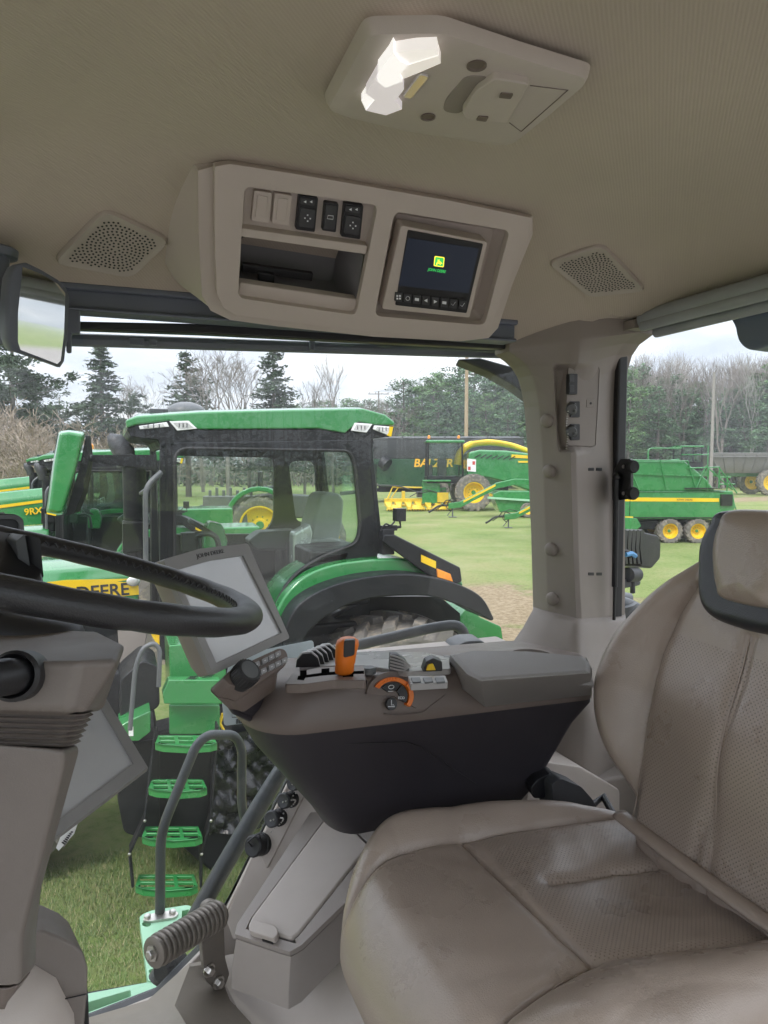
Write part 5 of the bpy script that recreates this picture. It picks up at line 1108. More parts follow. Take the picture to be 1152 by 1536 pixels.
b = MB(); b.prism(rounded([P(x, y, y=6.75) for x, y in [(690,925),(705,905),(716,908),(718,925),(752,940),(755,962),(735,980),(690,980)]], .03), V((0, .5, 0))); b.prism(rounded([P(x, y, y=6.9) for x, y in [(660,955),(700,918),(712,922),(708,960),(690,990)]], .03), V((0, .3, 0))); b.build('rear_hitch', m_green, tr, bevel=.02)
b = MB(); b.box(((A0.x+B0.x)/2+.4, 7.2, G+1.05), (2.4, .7, .7)); b.box((-.9, 7.2, G+1.0), (2.2, .55, .6)); b.build('chassis', m_mblack, tr, bevel=.05)
# bonnet
hx0, hx1 = -2.35, P(208, 880, y=6.72).x
zt = P(150, 838, y=6.9).z; ze = P(150, 868, y=6.72).z; zy = P(190, 893, y=6.72).z
def hl(x, k, dz): return [V((x, 7.2+s*w_*k, z+dz)) for s, w_, z in ((-1,.47,zy-.1),(-1,.48,ze),(-1,.42,ze+.10),(-1,.25,zt+.0),(1,.25,zt),(1,.42,ze+.10),(1,.48,ze),(1,.47,zy-.1))]
b = MB(); b.loft([hl(hx0, .8, -.25), hl(hx0+.15, .9, -.15), hl(-1.3, .98, -.05), hl(hx1-.05, 1.0, 0), hl(hx1, .99, -.01)]); b.build('bonnet', m_green, tr, bevel=.03, seg=3, smooth=40)
b = MB(); b.prism([V((x, 6.722, z)) for x, z in ((hx0+.3, ze-.10), (P(100, 872, y=6.72).x, P(100, 872, y=6.72).z+.01), (P(197, 866, y=6.72).x, P(197, 868, y=6.72).z), (hx1, P(205, 880, y=6.72).z), (hx1, zy), (hx0+.3, zy-.12))], V((0, .02, 0))); b.build('bonnet_stripe', m_yellow, tr)
b = MB(); p1 = P(193, 882, y=6.718); text_mb(b, 'JOHN DEERE', P(194, 884, y=6.7195), V((1, 0, .03)), (0, 0, 1), .155, .0015, 'RIGHT', width=None, bold=.003); b.build('bonnet_lettering', m_ink, tr, smooth=0)
b = MB(); b.ball(P(200, 872, y=6.70), .05, 8, (1.2, .4, .9)); b.build('bonnet_lamp', m_chrome, tr)
b = MB(); b.box(((hx0+hx1)/2, 7.2, G+1.62), (hx1-hx0-.3, .8, .7)); b.build('engine_bay', m_mblack, tr, bevel=.05)
# exhaust stack, air intake, mirror arm and mirror
b = MB(); c = P(203, 780, y=6.95); zt_, zb_ = P(203, 690, y=6.95).z, P(203, 850, y=6.95).z
b.lathe([(.115, 0), (.115, c.z-zb_+.0)], V((c.x, c.y, zb_)), (0, 0, 1), 20); b.lathe([(.105, 0), (.105, zt_-c.z)], c, (0, 0, 1), 20); b.prism([P(x, y, y=6.8) for x, y in [(184,785),(220,783),(224,825),(184,830)]], V((0, .3, 0))); b.build('exhaust_stack', m_mblack, tr, bevel=.01)
b = MB(); b.tube([P(190, 700, y=6.95), P(186, 678, y=6.95), P(172, 660, y=6.95), P(163, 652, y=6.95)], [.085, .1, .08, .02], 14); b.build('exhaust_elbow', m_dark, tr, smooth=60)
b = MB(); b.loft([[P(x, y, y=6.0) for x, y in l] for l in ([(138,681),(140,690),(138,694),(137,686)],)] + [[P(x, y, y=6.2) for x, y in [(236,681),(237,706),(234,708),(233,683)]]]); b.build('mirror_arm', m_mblack, tr, bevel=.01)
mm = thing('mirror', None, None, P(100, 710, y=5.95)); mm.parent = tr; mm.matrix_local = WM[tr].inverted() @ WM[mm]
mo_ = [(88,647),(103,645),(127,648),(127,656),(114,705),(95,772),(86,773),(69,770),(70,760),(80,690)]
b = MB(); b.loft([[P(x, y, y=5.82) for x, y in [(90,650),(104,648),(124,652),(120,668),(112,705),(92,768),(86,769),(73,766),(75,752),(83,690)]], [P(x, y, y=5.9) for x, y in mo_], [P(x, y, y=6.1) for x, y in mo_]]); b.build('mirror_shell', m_green, mm, bevel=.02, seg=3)
b = MB(); b.prism([P(x, y, y=6.0) for x, y in [(129,652),(118,705),(98,774),(112,770),(124,740),(133,690)]], V((.03, .2, 0))); b.prism([P(x, y, y=6.02) for x, y in [(86,648),(80,690),(66,770),(70,771),(82,700)]], V((0, .2, 0))); b.tube([P(125, 686, y=6.1), P(142, 688, y=6.1)], .03, 8); b.build('mirror_back', m_mblack, mm, bevel=.005)
b = MB(); b.prism([P(x, y, y=5.81) for x, y in [(70,769),(84,772),(84,774),(70,771)]], V((0, .02, 0))); b.build('mirror_trim', m_yellow, mm)
# steps
YS = 5.05
for i, (x0, x1, y0, y1) in enumerate(((203,297,1313,1346),(213,304,1240,1269),(223,311,1168,1196),(233,326,1101,1129))):
    sx0, sx1 = P(x0, (y0+y1)/2, y=YS+.07).x, P(x1, (y0+y1)/2, y=YS-.07).x; zz_ = P((x0+x1)/2, y0+8, y=YS+.08).z
    b = MB(); dp_ = .2; yf = YS-.03; tw = lambda l: [V((p.x, p.y-.38*(p.x-(sx0+sx1)/2), p.z)) for p in l]
    outl = tw([V((sx0, yf+.05, zz_)), V((sx0+.05, yf+.01, zz_)), V(((sx0+sx1)/2, yf-.015, zz_)), V((sx1-.05, yf+.01, zz_)), V((sx1, yf+.05, zz_)), V((sx1-.01, yf+dp_, zz_)), V((sx0+.03, yf+dp_, zz_))])
    hs = []; wd = (sx1-sx0)
    for k in range(3):
        for j in range(2):
            xa = sx0+.035+wd*.94*k/3*.97; xb = xa+wd*.24; ya = yf+.035+.08*j; yb = ya+.055
            hs.append(tw([V((xa, ya, zz_)), V((xb, ya, zz_)), V((xb, yb, zz_)), V((xa, yb, zz_))]))
    holed(b, outl, hs, V((0, 0, -.022))); b.prism([outl[0], outl[1], outl[2], outl[3], outl[4], outl[4]+V((0, .012, 0)), outl[3]+V((0, .012, 0)), outl[2]+V((0, .012, 0)), outl[1]+V((0, .012, 0)), outl[0]+V((0, .012, 0))], V((0, 0, -.055)))
    b.build('step', m_green, tr, bevel=.004)
for xs in ((196,205,222,236),(298,304,311,328)):
    b = MB(); YS_ = YS; YS = YS_+(.07 if xs[0] < 250 else -.07); m_ = [P(xs[0]+3, 1330, y=YS+.05), P(xs[0]-2 if xs[0] < 250 else xs[0]+4, 1280, y=YS+.07), P(xs[1]+12, 1230, y=YS+.1), P(xs[3]-2, 1090, y=YS+.18)]
    b.loft([[p+V((0, dy, 0)) for dy in (0,)]+[p+V((.012, 0, 0)), p+V((.012, .12, 0)), p+V((0, .12, 0))] for p in m_]); b.tube([p+V((0, -.005, 0)) for p in m_], .010, 6); so = b.build('step_side', m_mblack, tr); YS = YS_
    for p in m_[1:3]:
        g_ = MB(); g_.ball(p+V((0, -.012, 0)), .012, 5); g_.build('bolt', m_steel, so)
b = MB(); b.prism([P(x, y, y=5.25) for x, y in [(244,1040),(253,1020),(330,1020),(337,1045),(332,1056),(246,1056)]], V((0, .10, 0))); b.build('top_step', m_green, tr, bevel=.008)
b = MB()
b.box(P(292, 1000, y=5.75), (.42, .5, .5)); b.prism([P(x, y, y=5.36) for x, y in [(254,1058),(330,1058),(330,1102),(254,1102)]], V((0, .05, 0))); b.build('step_riser', m_green, tr, bevel=.01)
b = MB(); zt2 = P(290, 1030, y=5.3).z
for k in range(3):
    for j in range(3): b.box(V((P(262+24*k, 1030, y=5.3).x+.015*j, 5.27+.028*j, P(262, 1030, y=5.3).z+.055)), (.07, .008, .004))
b.build('tread_slot', m_mblack, tr)
b = MB(); b.prism(rounded([P(x, y, y=5.45) for x, y in [(176,1120),(240,1105),(240,1240),(228,1262),(186,1250),(176,1200)]], .04), V((0, .7, 0))); b.build('fuel_tank', m_mblack, tr, bevel=.04, seg=3)
b = MB(); b.prism([P(x, y, y=5.62) for x, y in [(232,1100),(380,1060),(420,1000),(420,1200),(330,1320),(235,1240)]], V((0, .3, 0))); b.build('side_shield', m_mblack, tr, bevel=.03)
b = MB(); b.prism([P(x, y, y=5.3) for x, y in [(178,1090),(196,1080),(226,1066),(226,1098),(208,1112),(178,1112)]], V((0, .3, 0))); tb = b.build('tool_box', m_green, tr, bevel=.01)
b = MB(); b.prism([P(x, y, y=5.295) for x, y in [(193,1090),(200,1090),(200,1104),(193,1104)]], V((0, .004, 0))); b.build('label', m_white, tb)
b = MB(); b.prism(rounded([P(x, y, y=5.5) for x, y in [(180,1020),(215,990),(238,1000),(240,1060),(220,1072),(180,1085)]], .04), V((0, .5, 0))); b.build('battery_cover', m_mblack, tr, bevel=.03)
for l in ([(195,1095),(203,1000),(214,972),(232,964),(240,975),(238,1030)],):
    b = MB(); b.tube(roundpath([P(x, y, y=5.25) for x, y in l], .08), .017, 10); b.build('step_rail', m_grey, tr, smooth=60)
wn = random.Random(5); wr = [[wn.gauss(0, 1) for _ in range(40)] for _ in range(40)]
def crk(u, v):
    s = 0
    for k, (fx, fy, am) in enumerate(((5, 7, .05), (11, 9, .03), (17, 23, .02))): s += am*abs(math.sin(u*fx+3*math.sin(v*fy*.6+k)+k))*abs(math.cos(v*fy+2*math.sin(u*fx*.7+k)))
    return s
cA, cB, cC = P(318, 1100, y=5.6), P(425, 1090, y=5.6), P(312, 1250, y=5.6)
b = MB(); b.grid(lambda u, v: cA + (cB-cA)*u + (cC-cA)*v + V((0, -crk(u, v), 0)), 46, 46); b.build('plastic_wrap', M('black_plastic_wrap', (.012, .013, .014), .24, bump=.6, bs=30, bd=.01), tr, smooth=60, fix=False)
b = MB(); b.tube([P(334, 1070, y=5.5), P(330, 1085, y=5.5), P(336, 1096, y=5.5)], .012, 6); b.build('yellow_cap', m_yellow, tr)
b = MB(); b.box((-.25, 6.55, G+1.25), (.8, .4, .5)); b.box((-.05, 6.7, P(150, 950, y=6.7).z), (.6, .2, .5)); b.build('engine_side', m_mblack, tr, bevel=.05)
b = MB(); b.prism(rounded([P(x, y, y=6.4) for x, y in [(176,940),(200,930),(222,945),(215,985),(180,1000)]], .03), V((0, .2, 0))); b.build('air_filter', m_taupe, tr, bevel=.02)
# copies of the same tractor further down the row
def again(loc, rz, label, s=1.0):
    o = copy_tree(tr); o.location = loc; o.rotation_euler = (0, 0, rz); o.scale = (s, s, s); o['label'] = label; o['group'] = 'green tractors parked in the row'; return o
tr['group'] = 'green tractors parked in the row'
o = again((.15, 13.2, G), R(-3), 'second green tractor in the row, seen between the mirror and the nearest cab', .93)
nomirror = lambda o: [bpy.data.objects.remove(k) for q in list(kids(o)) if q.name.startswith(('mirror.', 'mirror_arm.')) for k in kids(q)+[q]]
nomirror(o)
nomirror(again((-.6, 19.0, G), R(-2), 'third green tractor in the row, its yellow wheel seen through the second cab', .93))
ut = thing('utility_tractor', 'low green tractor with yellow wheel and silver levers seen through the nearest cab glass', 'tractor')
m = MB(); m.box((-.9, 0, 1.15), (1.9, .5, .5)); m.loft([[V((x, y, z)) for y, z in ((-.3, 1.0), (.3, 1.0), (.25, z1), (-.25, z1))] for x, z1 in ((-.4, 1.55), (.2, 1.75), (1.9, 1.65), (2.2, 1.4))]); m.build('body', m_dark, ut, bevel=.05)
m = MB()
for k in range(7): m.tube([V((-1.5+.2*k, -.3, 1.45)), V((-1.5+.2*k, -.3, 1.85+.08*(k % 2)))], .05, 6)
m.box((-.95, -.2, 1.5), (1.5, .4, .35)); m.build('lever_bank', m_inox, ut, bevel=.02)
m = MB(); a0 = [(math.cos(k*math.pi/12)*.98, 1.0+math.sin(k*math.pi/12)*.98) for k in range(1, 12)]; a1_ = [(x*.86, 1.0+(z_-1)*.86) for x, z_ in a0[::-1]]
m.prism([V((x, -1.15, z_)) for x, z_ in a0+a1_], V((0, .65, 0))); m.build('fender', m_green, ut, bevel=.03)
m = MB(); m.prism([V((x, -1.0, z_)) for x, z_ in ((-1.5, .9), (-.8, 1.5), (-.4, 1.45), (-.3, .6), (-1.2, .5))], V((0, .06, 0))); m.build('shield', m_grey, ut)
for y in (-.85, .85): wheel(ut, V((0, y, .85)), .85, .5, .56, .12, lugs=20)
for y in (-.7, .7): wheel(ut, V((2.0, y, .5)), .5, .3, .3, .1, lugs=14, cheap=True)
m = MB(); m.box((.2, 0, 1.9), (.45, .5, .12)); m.box((-.05, 0, 2.15), (.12, .5, .5)); m.build('saddle_seat', m_black, ut, bevel=.04)
q_ = ray(402, 790); q_ = q_*(25.8/q_.dot(V((math.sin(YAW), math.cos(YAW), 0)))); ut.location = (q_.x, q_.y+1, G); ut.rotation_euler = (0, 0, R(-16)); ut.scale = (1.25,)*3
# ---------------- low machines down the row: long bonnets at the far left
def articulated(label, loc, s):
    o = thing('articulated_tractor', label, 'tractor', (0, 0, 0), 'articulated tractors at the left')
    m = MB(); l = lambda x, z0, z1, h: [V((x, y, z)) for y, z in ((-h, z0), (-h*1.02, z1-.22), (-h*.8, z1-.04), (h*.8, z1-.04), (h*1.02, z1-.22), (h, z0))]
    m.loft([l(-3.6, 1.5, 2.35, .55), l(-3.3, 1.4, 2.6, .62), l(-2, 1.4, 2.8, .66), l(-.6, 1.4, 2.95, .68), l(-.2, 1.4, 2.95, .68)]); m.build('bonnet', m_green, o, bevel=.05, seg=3, smooth=40)
    m = MB(); m.prism([V((x, -.70, z)) for x, z in ((-3.2, 2.26), (-.3, 2.64), (-.3, 2.70), (-3.2, 2.33))], V((0, .05, 0))); m.build('bonnet_stripe', m_yellow, o)
    m = MB(); m.prism([V((x, -.705, z)) for x, z in ((-3.3, 1.45), (-1.75, 1.45), (-1.6, 2.2), (-1.75, 2.36), (-3.2, 2.1))], V((0, .05, 0))); m.prism([V((x, -.705, z)) for x, z in ((-.75, 1.45), (-.5, 1.45), (-.3, 2.4), (-.55, 2.4))], V((0, .05, 0))); m.build('side_grille', m_mblack, o, bevel=.01)
    m = MB(); text_mb(m, '9RX', V((-1.15, -.705, 2.36)), (1, 0, .1), (0, 0, 1), .20, .004, bold=.005); m.build('bonnet_lettering', m_yellow, o, smooth=0)
    m = MB(); m.box((.9, 0, 3.45), (2.1, 1.9, .16)); m.build('roof', m_green, o, bevel=.05)
    m = MB()
    for x in (-.1, 1.85):
        for y in (-.85, .85): m.box((x, y, 2.6), (.1, .1, 1.6))
    m.box((.9, 0, 1.7), (2.0, 1.7, .5)); m.build('cab_frame', m_mblack, o, bevel=.02)
    m = MB(); m.box((.9, -.86, 2.65), (1.8, .006, 1.4)); m.box((.9, .86, 2.65), (1.8, .006, 1.4)); m.build('cab_glass', m_nglass, o, smooth=0)
    m = MB(); m.lathe([(.07, 0), (.07, .12), (.03, .16)], (0.1, -.5, 3.53), (0, 0, 1), 10); m.build('beacon', m_amber, o)
    for x in (-2.2, 2.6):
        for y in (-1.0, 1.0):
            m = MB(); m.prism(rounded([V((x+a, y-.3, z)) for a, z in ((-1.2, 0), (1.2, 0), (.5, 1.45), (-.5, 1.45))], .35, 6), V((0, .6, 0))); m.build('track', m_tyre, o)
    m = MB(); m.box((0, 0, 1.05), (6, 1, .7)); m.box((2.6, 0, 1.6), (2.4, 1.3, .6)); m.build('chassis', m_green, o, bevel=.05)
    o.location = loc; o.scale = (s, s, s); o.rotation_euler = (0, 0, R(-4)); return o
articulated('nearest of the long green bonnets with a yellow stripe at the far left', (P(48, 735, y=16.5).x+1.15, 17.2, G), .96)
articulated('farther long green bonnet with yellow stripe, behind the nearer one at the far left', (P(60, 715, y=21).x+1.2, 22.0, G), 1.04)

# ---------------- machines across the field; each is built in local metres (x to the right, y away, z up) and then stood on the ground
def stand(o, px, py_base, rz=-21, dist=None):
    p = gp(px, py_base); o.location = p; o.rotation_euler = (0, 0, R(rz)); return p
def lw(o, c, Ro, w, Rr, **k): return wheel(o, V(c), Ro, w, Rr, .12, cheap=True, **k)
# forage harvester (cab to the left)
fh = thing('forage_harvester', 'green forage harvester with yellow discharge spout across the field', 'harvester')
m = MB(); side = [(-1.6,1.5),(-1.5,3.3),(-.9,3.45),(.6,3.4),(3.8,3.0),(5.4,2.8),(5.5,1.3),(2.0,1.1),(.3,1.7),(-.6,1.9)]
m.prism([V((x, -1.35, z)) for x, z in side], V((0, 2.7, 0))); m.build('body', m_green, fh, bevel=.12, seg=3)
m = MB(); m.prism([V((x, -1.40, z)) for x, z in ((2.6,2.35),(5.35,2.15),(5.4,2.7),(2.3,2.85))], V((0, .08, 0))); m.build('side_grille', m_mblack, fh, bevel=.02)
m = MB(); m.prism([V((x, -1.385, z)) for x, z in ((.9,3.0),(5.3,2.78),(5.3,2.92),(.9,3.18))], V((0, .05, 0))); m.prism([V((x, -1.385, z)) for x, z in ((1.3,2.72),(2.2,2.72),(2.25,2.82),(1.25,2.82))], V((0, .05, 0))); m.build('body_stripe', m_yellow, fh)
m = MB(); m.prism([V((x, -1.39, z)) for x, z in ((-1.6,2.25),(-1.1,2.2),(-1.1,2.9),(-1.6,2.95))], V((0, .05, 0))); m.build('warning_panel', m_white, fh)
m = MB(); m.prism([V((x, -1.395, z)) for x, z in ((-1.55,2.3),(-1.4,2.3),(-1.4,2.5),(-1.55,2.5))], V((0, .05, 0))); m.prism([V((x, -1.395, z)) for x, z in ((-1.3,2.6),(-1.15,2.6),(-1.15,2.8),(-1.3,2.8))], V((0, .05, 0))); m.build('warning_mark', M('red_mark', (.5, .05, .04), .5, bump=0), fh)
m = MB()
for k in range(7): m.box((-1.0+.32*k, -1.37, 3.1-.02*k), (.05, .06, .4), Matrix.Rotation(R(60), 3, 'Y'))
m.build('vent', m_mblack, fh)
m = MB(); m.box((-2.8, 0, 3.92), (2.2, 2.2, .16)); m.build('cab_roof', m_green, fh, bevel=.06)
m = MB(); 
for x, tx in ((-3.75, -3.8), (-1.85, -1.8)):
    for y in (-1.0, 1.0): m.tube([V((x, y, 3.87)), V((tx, y, 1.9))], .06, 6)
m.box((-2.8, 0, 1.75), (2.1, 2.1, .4)); m.build('cab_frame', m_mblack, fh)
m = MB(); m.box((-2.8, -1.02, 2.95), (1.9, .006, 2.0)); m.box((-2.8, 1.02, 2.95), (1.9, .006, 2.0)); m.box((-3.77, 0, 2.95), (.006, 2.0, 2.0)); m.build('cab_glass', m_nglass, fh, smooth=0)
m = MB(); m.box((-2.9, .1, 2.4), (.5, .6, 1.1)); m.box((-3.6, .1, 2.2), (.3, .4, .8)); m.build('cab_seat', m_dark, fh, bevel=.05)
m = MB(); m.box((-3.3, -1.15, 1.7), (1.6, .5, .1)); m.box((-3.6, -.6, 1.0), (1.0, .9, 1.2)); m.box((-3.3, 0, .9), (1.2, 1.6, .8)); m.build('platform', m_green, fh, bevel=.03)
for x in (-3.7, -2.0):
    m = MB(); m.lathe([(.08, 0), (.08, .14), (.04, .18)], (x, -.6, 4.1), (0, 0, 1), 10); m.build('beacon', m_amber, fh)
m = MB(); sp = [(-1.95,.3,2.6),(-1.8,.3,3.3),(-1.2,.3,3.78),(-.1,.3,3.9),(1.2,.3,3.72),(2.4,.3,3.3),(3.8,.3,2.75)]; pts_ = smoothpoly([V(p) for p in sp], 6, False); m.tube(pts_, [.24-.003*i for i in range(len(pts_))], 8); spo = m.build('discharge_spout', m_yellow, fh, smooth=50)
m = MB(); m.tube([V((x, -.05, z+.35)) for x, z in ((-1.2,3.66),(-.1,3.8),(1.2,3.6))], .05, 6); m.build('spout_rib', m_dark, spo)
for y in (-1.5, 1.5): lw(fh, (-1.25, y, 1.05), 1.05, .75, .58, lugs=18)
for y in (-1.3, 1.3): lw(fh, (4.0, y, .75), .75, .5, .4, lugs=16)
d = gp(737, 764); dz = d.dot(V((math.sin(YAW), math.cos(YAW), 0))); fh.location = d; fh.rotation_euler = (0, 0, R(-21)); fh.scale = (25.7/F*dz,)*3
# yellow pickup header
hd = thing('crop_header', 'dusty yellow crop header lying on the grass by the harvester', 'header')
m = MB(); m.box((0, .4, .75), (4.6, .12, .25)); m.box((0, .7, .35), (4.4, .9, .12)); 
for k in range(7): m.prism([V((-2.2+.72*k, -.7, .12)), V((-1.95+.72*k, -.7, .12)), V((-1.7+.72*k, .5, .5)), V((-2.3+.72*k, .5, .5))], V((0, .05, .22)))
m.build('deck', m_yellowd, hd, bevel=.03)
m = MB(); m.tube([V((-2.1, .3, .8)), V((-1.7, .4, 1.7)), V((1.4, .4, 1.62)), V((1.6, .3, .8))], .07, 6); m.tube([V((-1.8, .4, .9)), V((-1.3, .4, 1.65))], .05, 6); m.box((-.9, .5, 1.0), (.22, .3, .8)); m.box((1.9, .2, .95), (.8, .8, .7)); m.build('frame', m_yellowd, hd, bevel=.02)
m = MB(); m.box((.5, .5, 1.15), (.8, .5, .4)); m.box((1.1, .3, .9), (.2, .3, 1.0)); m.tube(smoothpoly([V((-3, .2, 1.85)), V((-1.2, .3, 1.75)), V((.2, .2, 1.3)), V((1.2, .1, 1.4)), V((2.2, .1, 1.1))], 5, False), .05, 5); m.tube(smoothpoly([V((-.5, .1, 1.0)), V((.6, .0, 1.5)), V((1.6, .0, 1.3)), V((2.3, .1, 1.6))], 5, False), .04, 5); m.build('gearbox', m_dark, hd, bevel=.02)
m = MB()
for k in range(24): m.prism([V((-2.3+.19*k, -.75+.03*(k % 3), .1)), V((-2.2+.19*k, -.75, .1)), V((-2.25+.19*k, -1.05, .08))], V((0, .02, .1)))
for x in (-1.6, 0, 1.6): m.lathe([(.55, 0), (.6, .05), (.3, .3)], (x, -.2, .12), (0, 0, 1), 14)
m.build('cutting_disc', m_yellowd, hd)
d = gp(622, 768); k = 105/F*(d.dot(V((math.sin(YAW), math.cos(YAW), 0))))/4.9; stand(hd, 625, 766, -14); hd.scale = (k,)*3
# grain cart with black tarp and lettering
gc = thing('grain_cart', 'dark green grain cart with black tarp top and yellow lettering behind the harvester', 'grain cart')
m = MB(); m.loft([[V((x*sx_, y, z)) for x, y in ((-6.0,-1.7),(6.0,-1.7),(6.0,1.7),(-6.0,1.7))] for sx_, z in ((.80, 1.2), (1.0, 2.2), (1.0, 3.3))]); m.build('body', M('dark_green_paint', (.008, .055, .02), .35, coat=.5, bump=0), gc, bevel=.05)
m = MB(); m.loft([[V((x*sx_+ox, y*sy2, z)) for x, y in ((-6.0,-1.72),(6.0,-1.72),(6.0,1.72),(-6.0,1.72))] for sx_, sy2, z, ox in ((1.0, 1, 3.3, 0), (1.0, 1.06, 3.9, 0), (.93, 1.02, 4.8, .3), (.86, .6, 5.0, .5))]); ta = m.build('tarp', m_tarp, gc, bevel=.05, smooth=40)
m = MB(); m.tube([V((-5.2, -1.78, 4.85)), V((5.9, -1.78, 4.85))], .05, 6)
for x in (-3.2, 0, 3.2): m.box((x, -1.8, 4.85), (.12, .1, .2))
m.build('tarp_bar', m_grey, ta)
m = MB(); text_mb(m, 'BALZER', V((-2.35, -1.71, 2.95)), (1, 0, 0), (0, 0, 1), .85, .01, 'LEFT', bold=.02, shear=.15); m.build('lettering', M('orange_yellow_lettering', (.80, .42, .02), .5, bump=0), gc, smooth=0)
m = MB(); m.tube([V((-6.8, -1.4, 3.3)), V((-5.6, -1.5, 4.0)), V((-4.8, -1.3, 4.2))], .42, 12); m.tube([V((-4.7, -1.85, 3.1)), V((-4.3, -2.1, 2.8))], .5, 14); m.box((-5.6, -1.4, 1.6), (1.0, .6, 2.6)); m.build('unload_auger', m_mblack, gc)
m = MB(); m.tube([V((-6.5, -1.9, .9)), V((-5.9, -1.9, 2.5))], .09, 6); m.box((-6.5, -1.8, 2.0), (.35, .2, .5)); m.build('warning_frame', m_yellow, gc)
m = MB(); m.box((0, 0, 1.0), (10, 1.2, .5)); m.tube([V((-5, 0, .9)), V((-8, 0, .6))], .15, 8); m.build('chassis', m_mblack, gc)
for x in (-.6, 2.2):
    for y in (-1.6, 1.6): lw(gc, (x, y, .95), .95, .7, .5, lugs=16, rim=m_grey)
d = gp(664, 752); dz = d.dot(V((math.sin(YAW), math.cos(YAW), 0))); k = 112/F*dz/5.0*.86; gc.location = d; gc.rotation_euler = (0, 0, R(-21)); gc.scale = (k,)*3
# mower conditioners: long tongue, jack stand and green deck
def mower(label, px, py, span, k0=1.0):
    o = thing('mower_conditioner', label, 'mower', (0, 0, 0), 'green mowers with raised tongues')
    m = MB(); m.loft([[V((x, y, z+dz_)) for y, dz_ in ((-.14, -.2), (.14, -.2), (.14, .2), (-.14, .2))] for x, z in ((0, .75), (.8, .85), (3.2, 2.1), (4.4, 2.35), (6.5, 2.3))]); a = m.build('tongue', m_green, o, bevel=.04)
    m = MB(); m.prism([V((x, -.150, z)) for x, z in ((1.0, .98), (3.1, 2.06), (3.1, 2.2), (1.0, 1.12))], V((0, .02, 0))); m.build('tongue_stripe', m_yellow, a)
    m = MB(); m.loft([[V((x, y, z)) for x, z in ((2.9, 1.55), (3.4, 1.75), (6.4, 1.7), (6.8, .35), (3.4, .35))] for y in (-.2, 1.8)]); m.build('deck', m_green, o, bevel=.06)
    m = MB(); m.prism([V((x, -.4, z)) for x, z in ((2.6, 1.25), (6.6, 1.0), (6.6, 1.12), (2.6, 1.37))], V((0, .5, 0))); m.build('shield', m_greenp, o)
    m = MB(); m.tube([V((.3, 0, .8)), V((.3, 0, .06))], .05, 8); m.box((.3, 0, .03), (.5, .4, .04)); m.tube([V((.55, .1, .9)), V((-.05, .1, .1))], .03, 6); m.build('jack_stand', m_grey, o)
    m = MB(); m.tube(smoothpoly([V((0, 0, .8)), V((-.6, 0, .75)), V((-1.1, -.1, .45)), V((-1.3, -.1, .35))], 5, False), .07, 8); m.tube(smoothpoly([V((.4, -.1, 1.0)), V((-.1, -.2, 1.15)), V((-.4, -.1, .8)), V((-.8, 0, .5))], 5, False), .035, 6); m.tube(smoothpoly([V((.9, -.1, 1.2)), V((.2, -.2, 1.25)), V((-.1, -.1, .7)), V((.2, 0, .4))], 5, False), .03, 6); m.build('drive_shaft', m_mblack, o)
    for y in (0, 1.6): lw(o, (5.2, y-.3, .5), .5, .35, .28, lugs=0)
    d = gp(px, py); dz = d.dot(V((math.sin(YAW), math.cos(YAW), 0))); k = span/F*dz/4.4; o.location = d; o.rotation_euler = (0, 0, R(-21)); o.scale = (k,)*3; return o
mower('green mower with yellow striped tongue just in front of the harvester wheel', 672, 776, 100)
mower('nearer green mower with a jack stand, cut off by the pillar', 756, 792, 96)
# large square baler
bl = thing('square_baler', 'large green square baler with yellow stripe and tandem wheels', 'baler')
m = MB(); m.loft([[V((x, y, z)) for x, z in ((-5, 1.05), (2.45, 1.05), (2.75, 1.6), (2.6, 2.3), (-5, 2.3))] for y in (-1.2, 1.2)]); m.build('body', m_green, bl, bevel=.05)
m = MB(); m.loft([[V((x, y, z)) for x, z in ((-5, 2.28), (1.9, 2.28), (1.5, 2.8), (.5, 3.62), (-5, 3.7))] for y in (-1.1, 1.1)]); m.build('upper_body', m_green, bl, bevel=.08)
m = MB(); m.loft([[V((x, y, z)) for x, z in ((-5, 2.33), (-1.7, 2.33), (-2.5, 3.5), (-5, 3.74))] for y in (-1.24, -1.1)]); m.build('side_shield', m_green, bl, bevel=.03)
m = MB(); m.prism([V((x, -1.212, z)) for x, z in ((-5, 1.86), (2.0, 1.82), (2.0, 1.98), (-5, 2.04))], V((0, .03, 0))); m.build('body_stripe', m_yellow, bl)
m = MB(); text_mb(m, 'JOHN DEERE', V((.5, -1.217, 1.91)), (1, 0, -.01), (0, 0, 1), .12, .002); m.build('body_lettering', m_ink, bl, smooth=0)
m = MB(); m.box((-1.9, -1.215, 1.68), (.02, .01, 1.2)); m.box((-4, -1.215, 2.28), (12, .02, .03)) if False else None; m.box((-1.3, -1.21, 2.26), (7, .02, .03)); m.box((-1.3, -1.21, 1.12), (7, .02, .05)); m.build('panel_gap', m_mblack, bl)
m = MB()
for pts2 in ([(-1.5,2.35),(-2.1,3.7)],[(-2.1,3.66),(.6,3.62)],[(.6,3.62),(1.0,2.4)],[(-1.9,3.05),(1.2,2.95)],[(-.6,3.68),(-.3,2.35)],[(1.4,3.4),(2.6,2.35)],[(.6,3.3),(2.0,3.35)],[(1.0,2.4),(1.4,3.4)],[(2.0,3.35),(2.0,2.4)],[(2.0,3.3),(2.8,2.2)],[(2.0,2.9),(2.5,2.9)],[(2.0,2.6),(2.7,2.6)],[(1.5,2.3),(1.5,3.3)],[(2.35,2.3),(2.35,3.0)]): m.tube([V((pts2[0][0], -1.16, pts2[0][1])), V((pts2[1][0], -1.16, pts2[1][1]))], .03, 5)
m.build('guard_rail', m_green, bl)
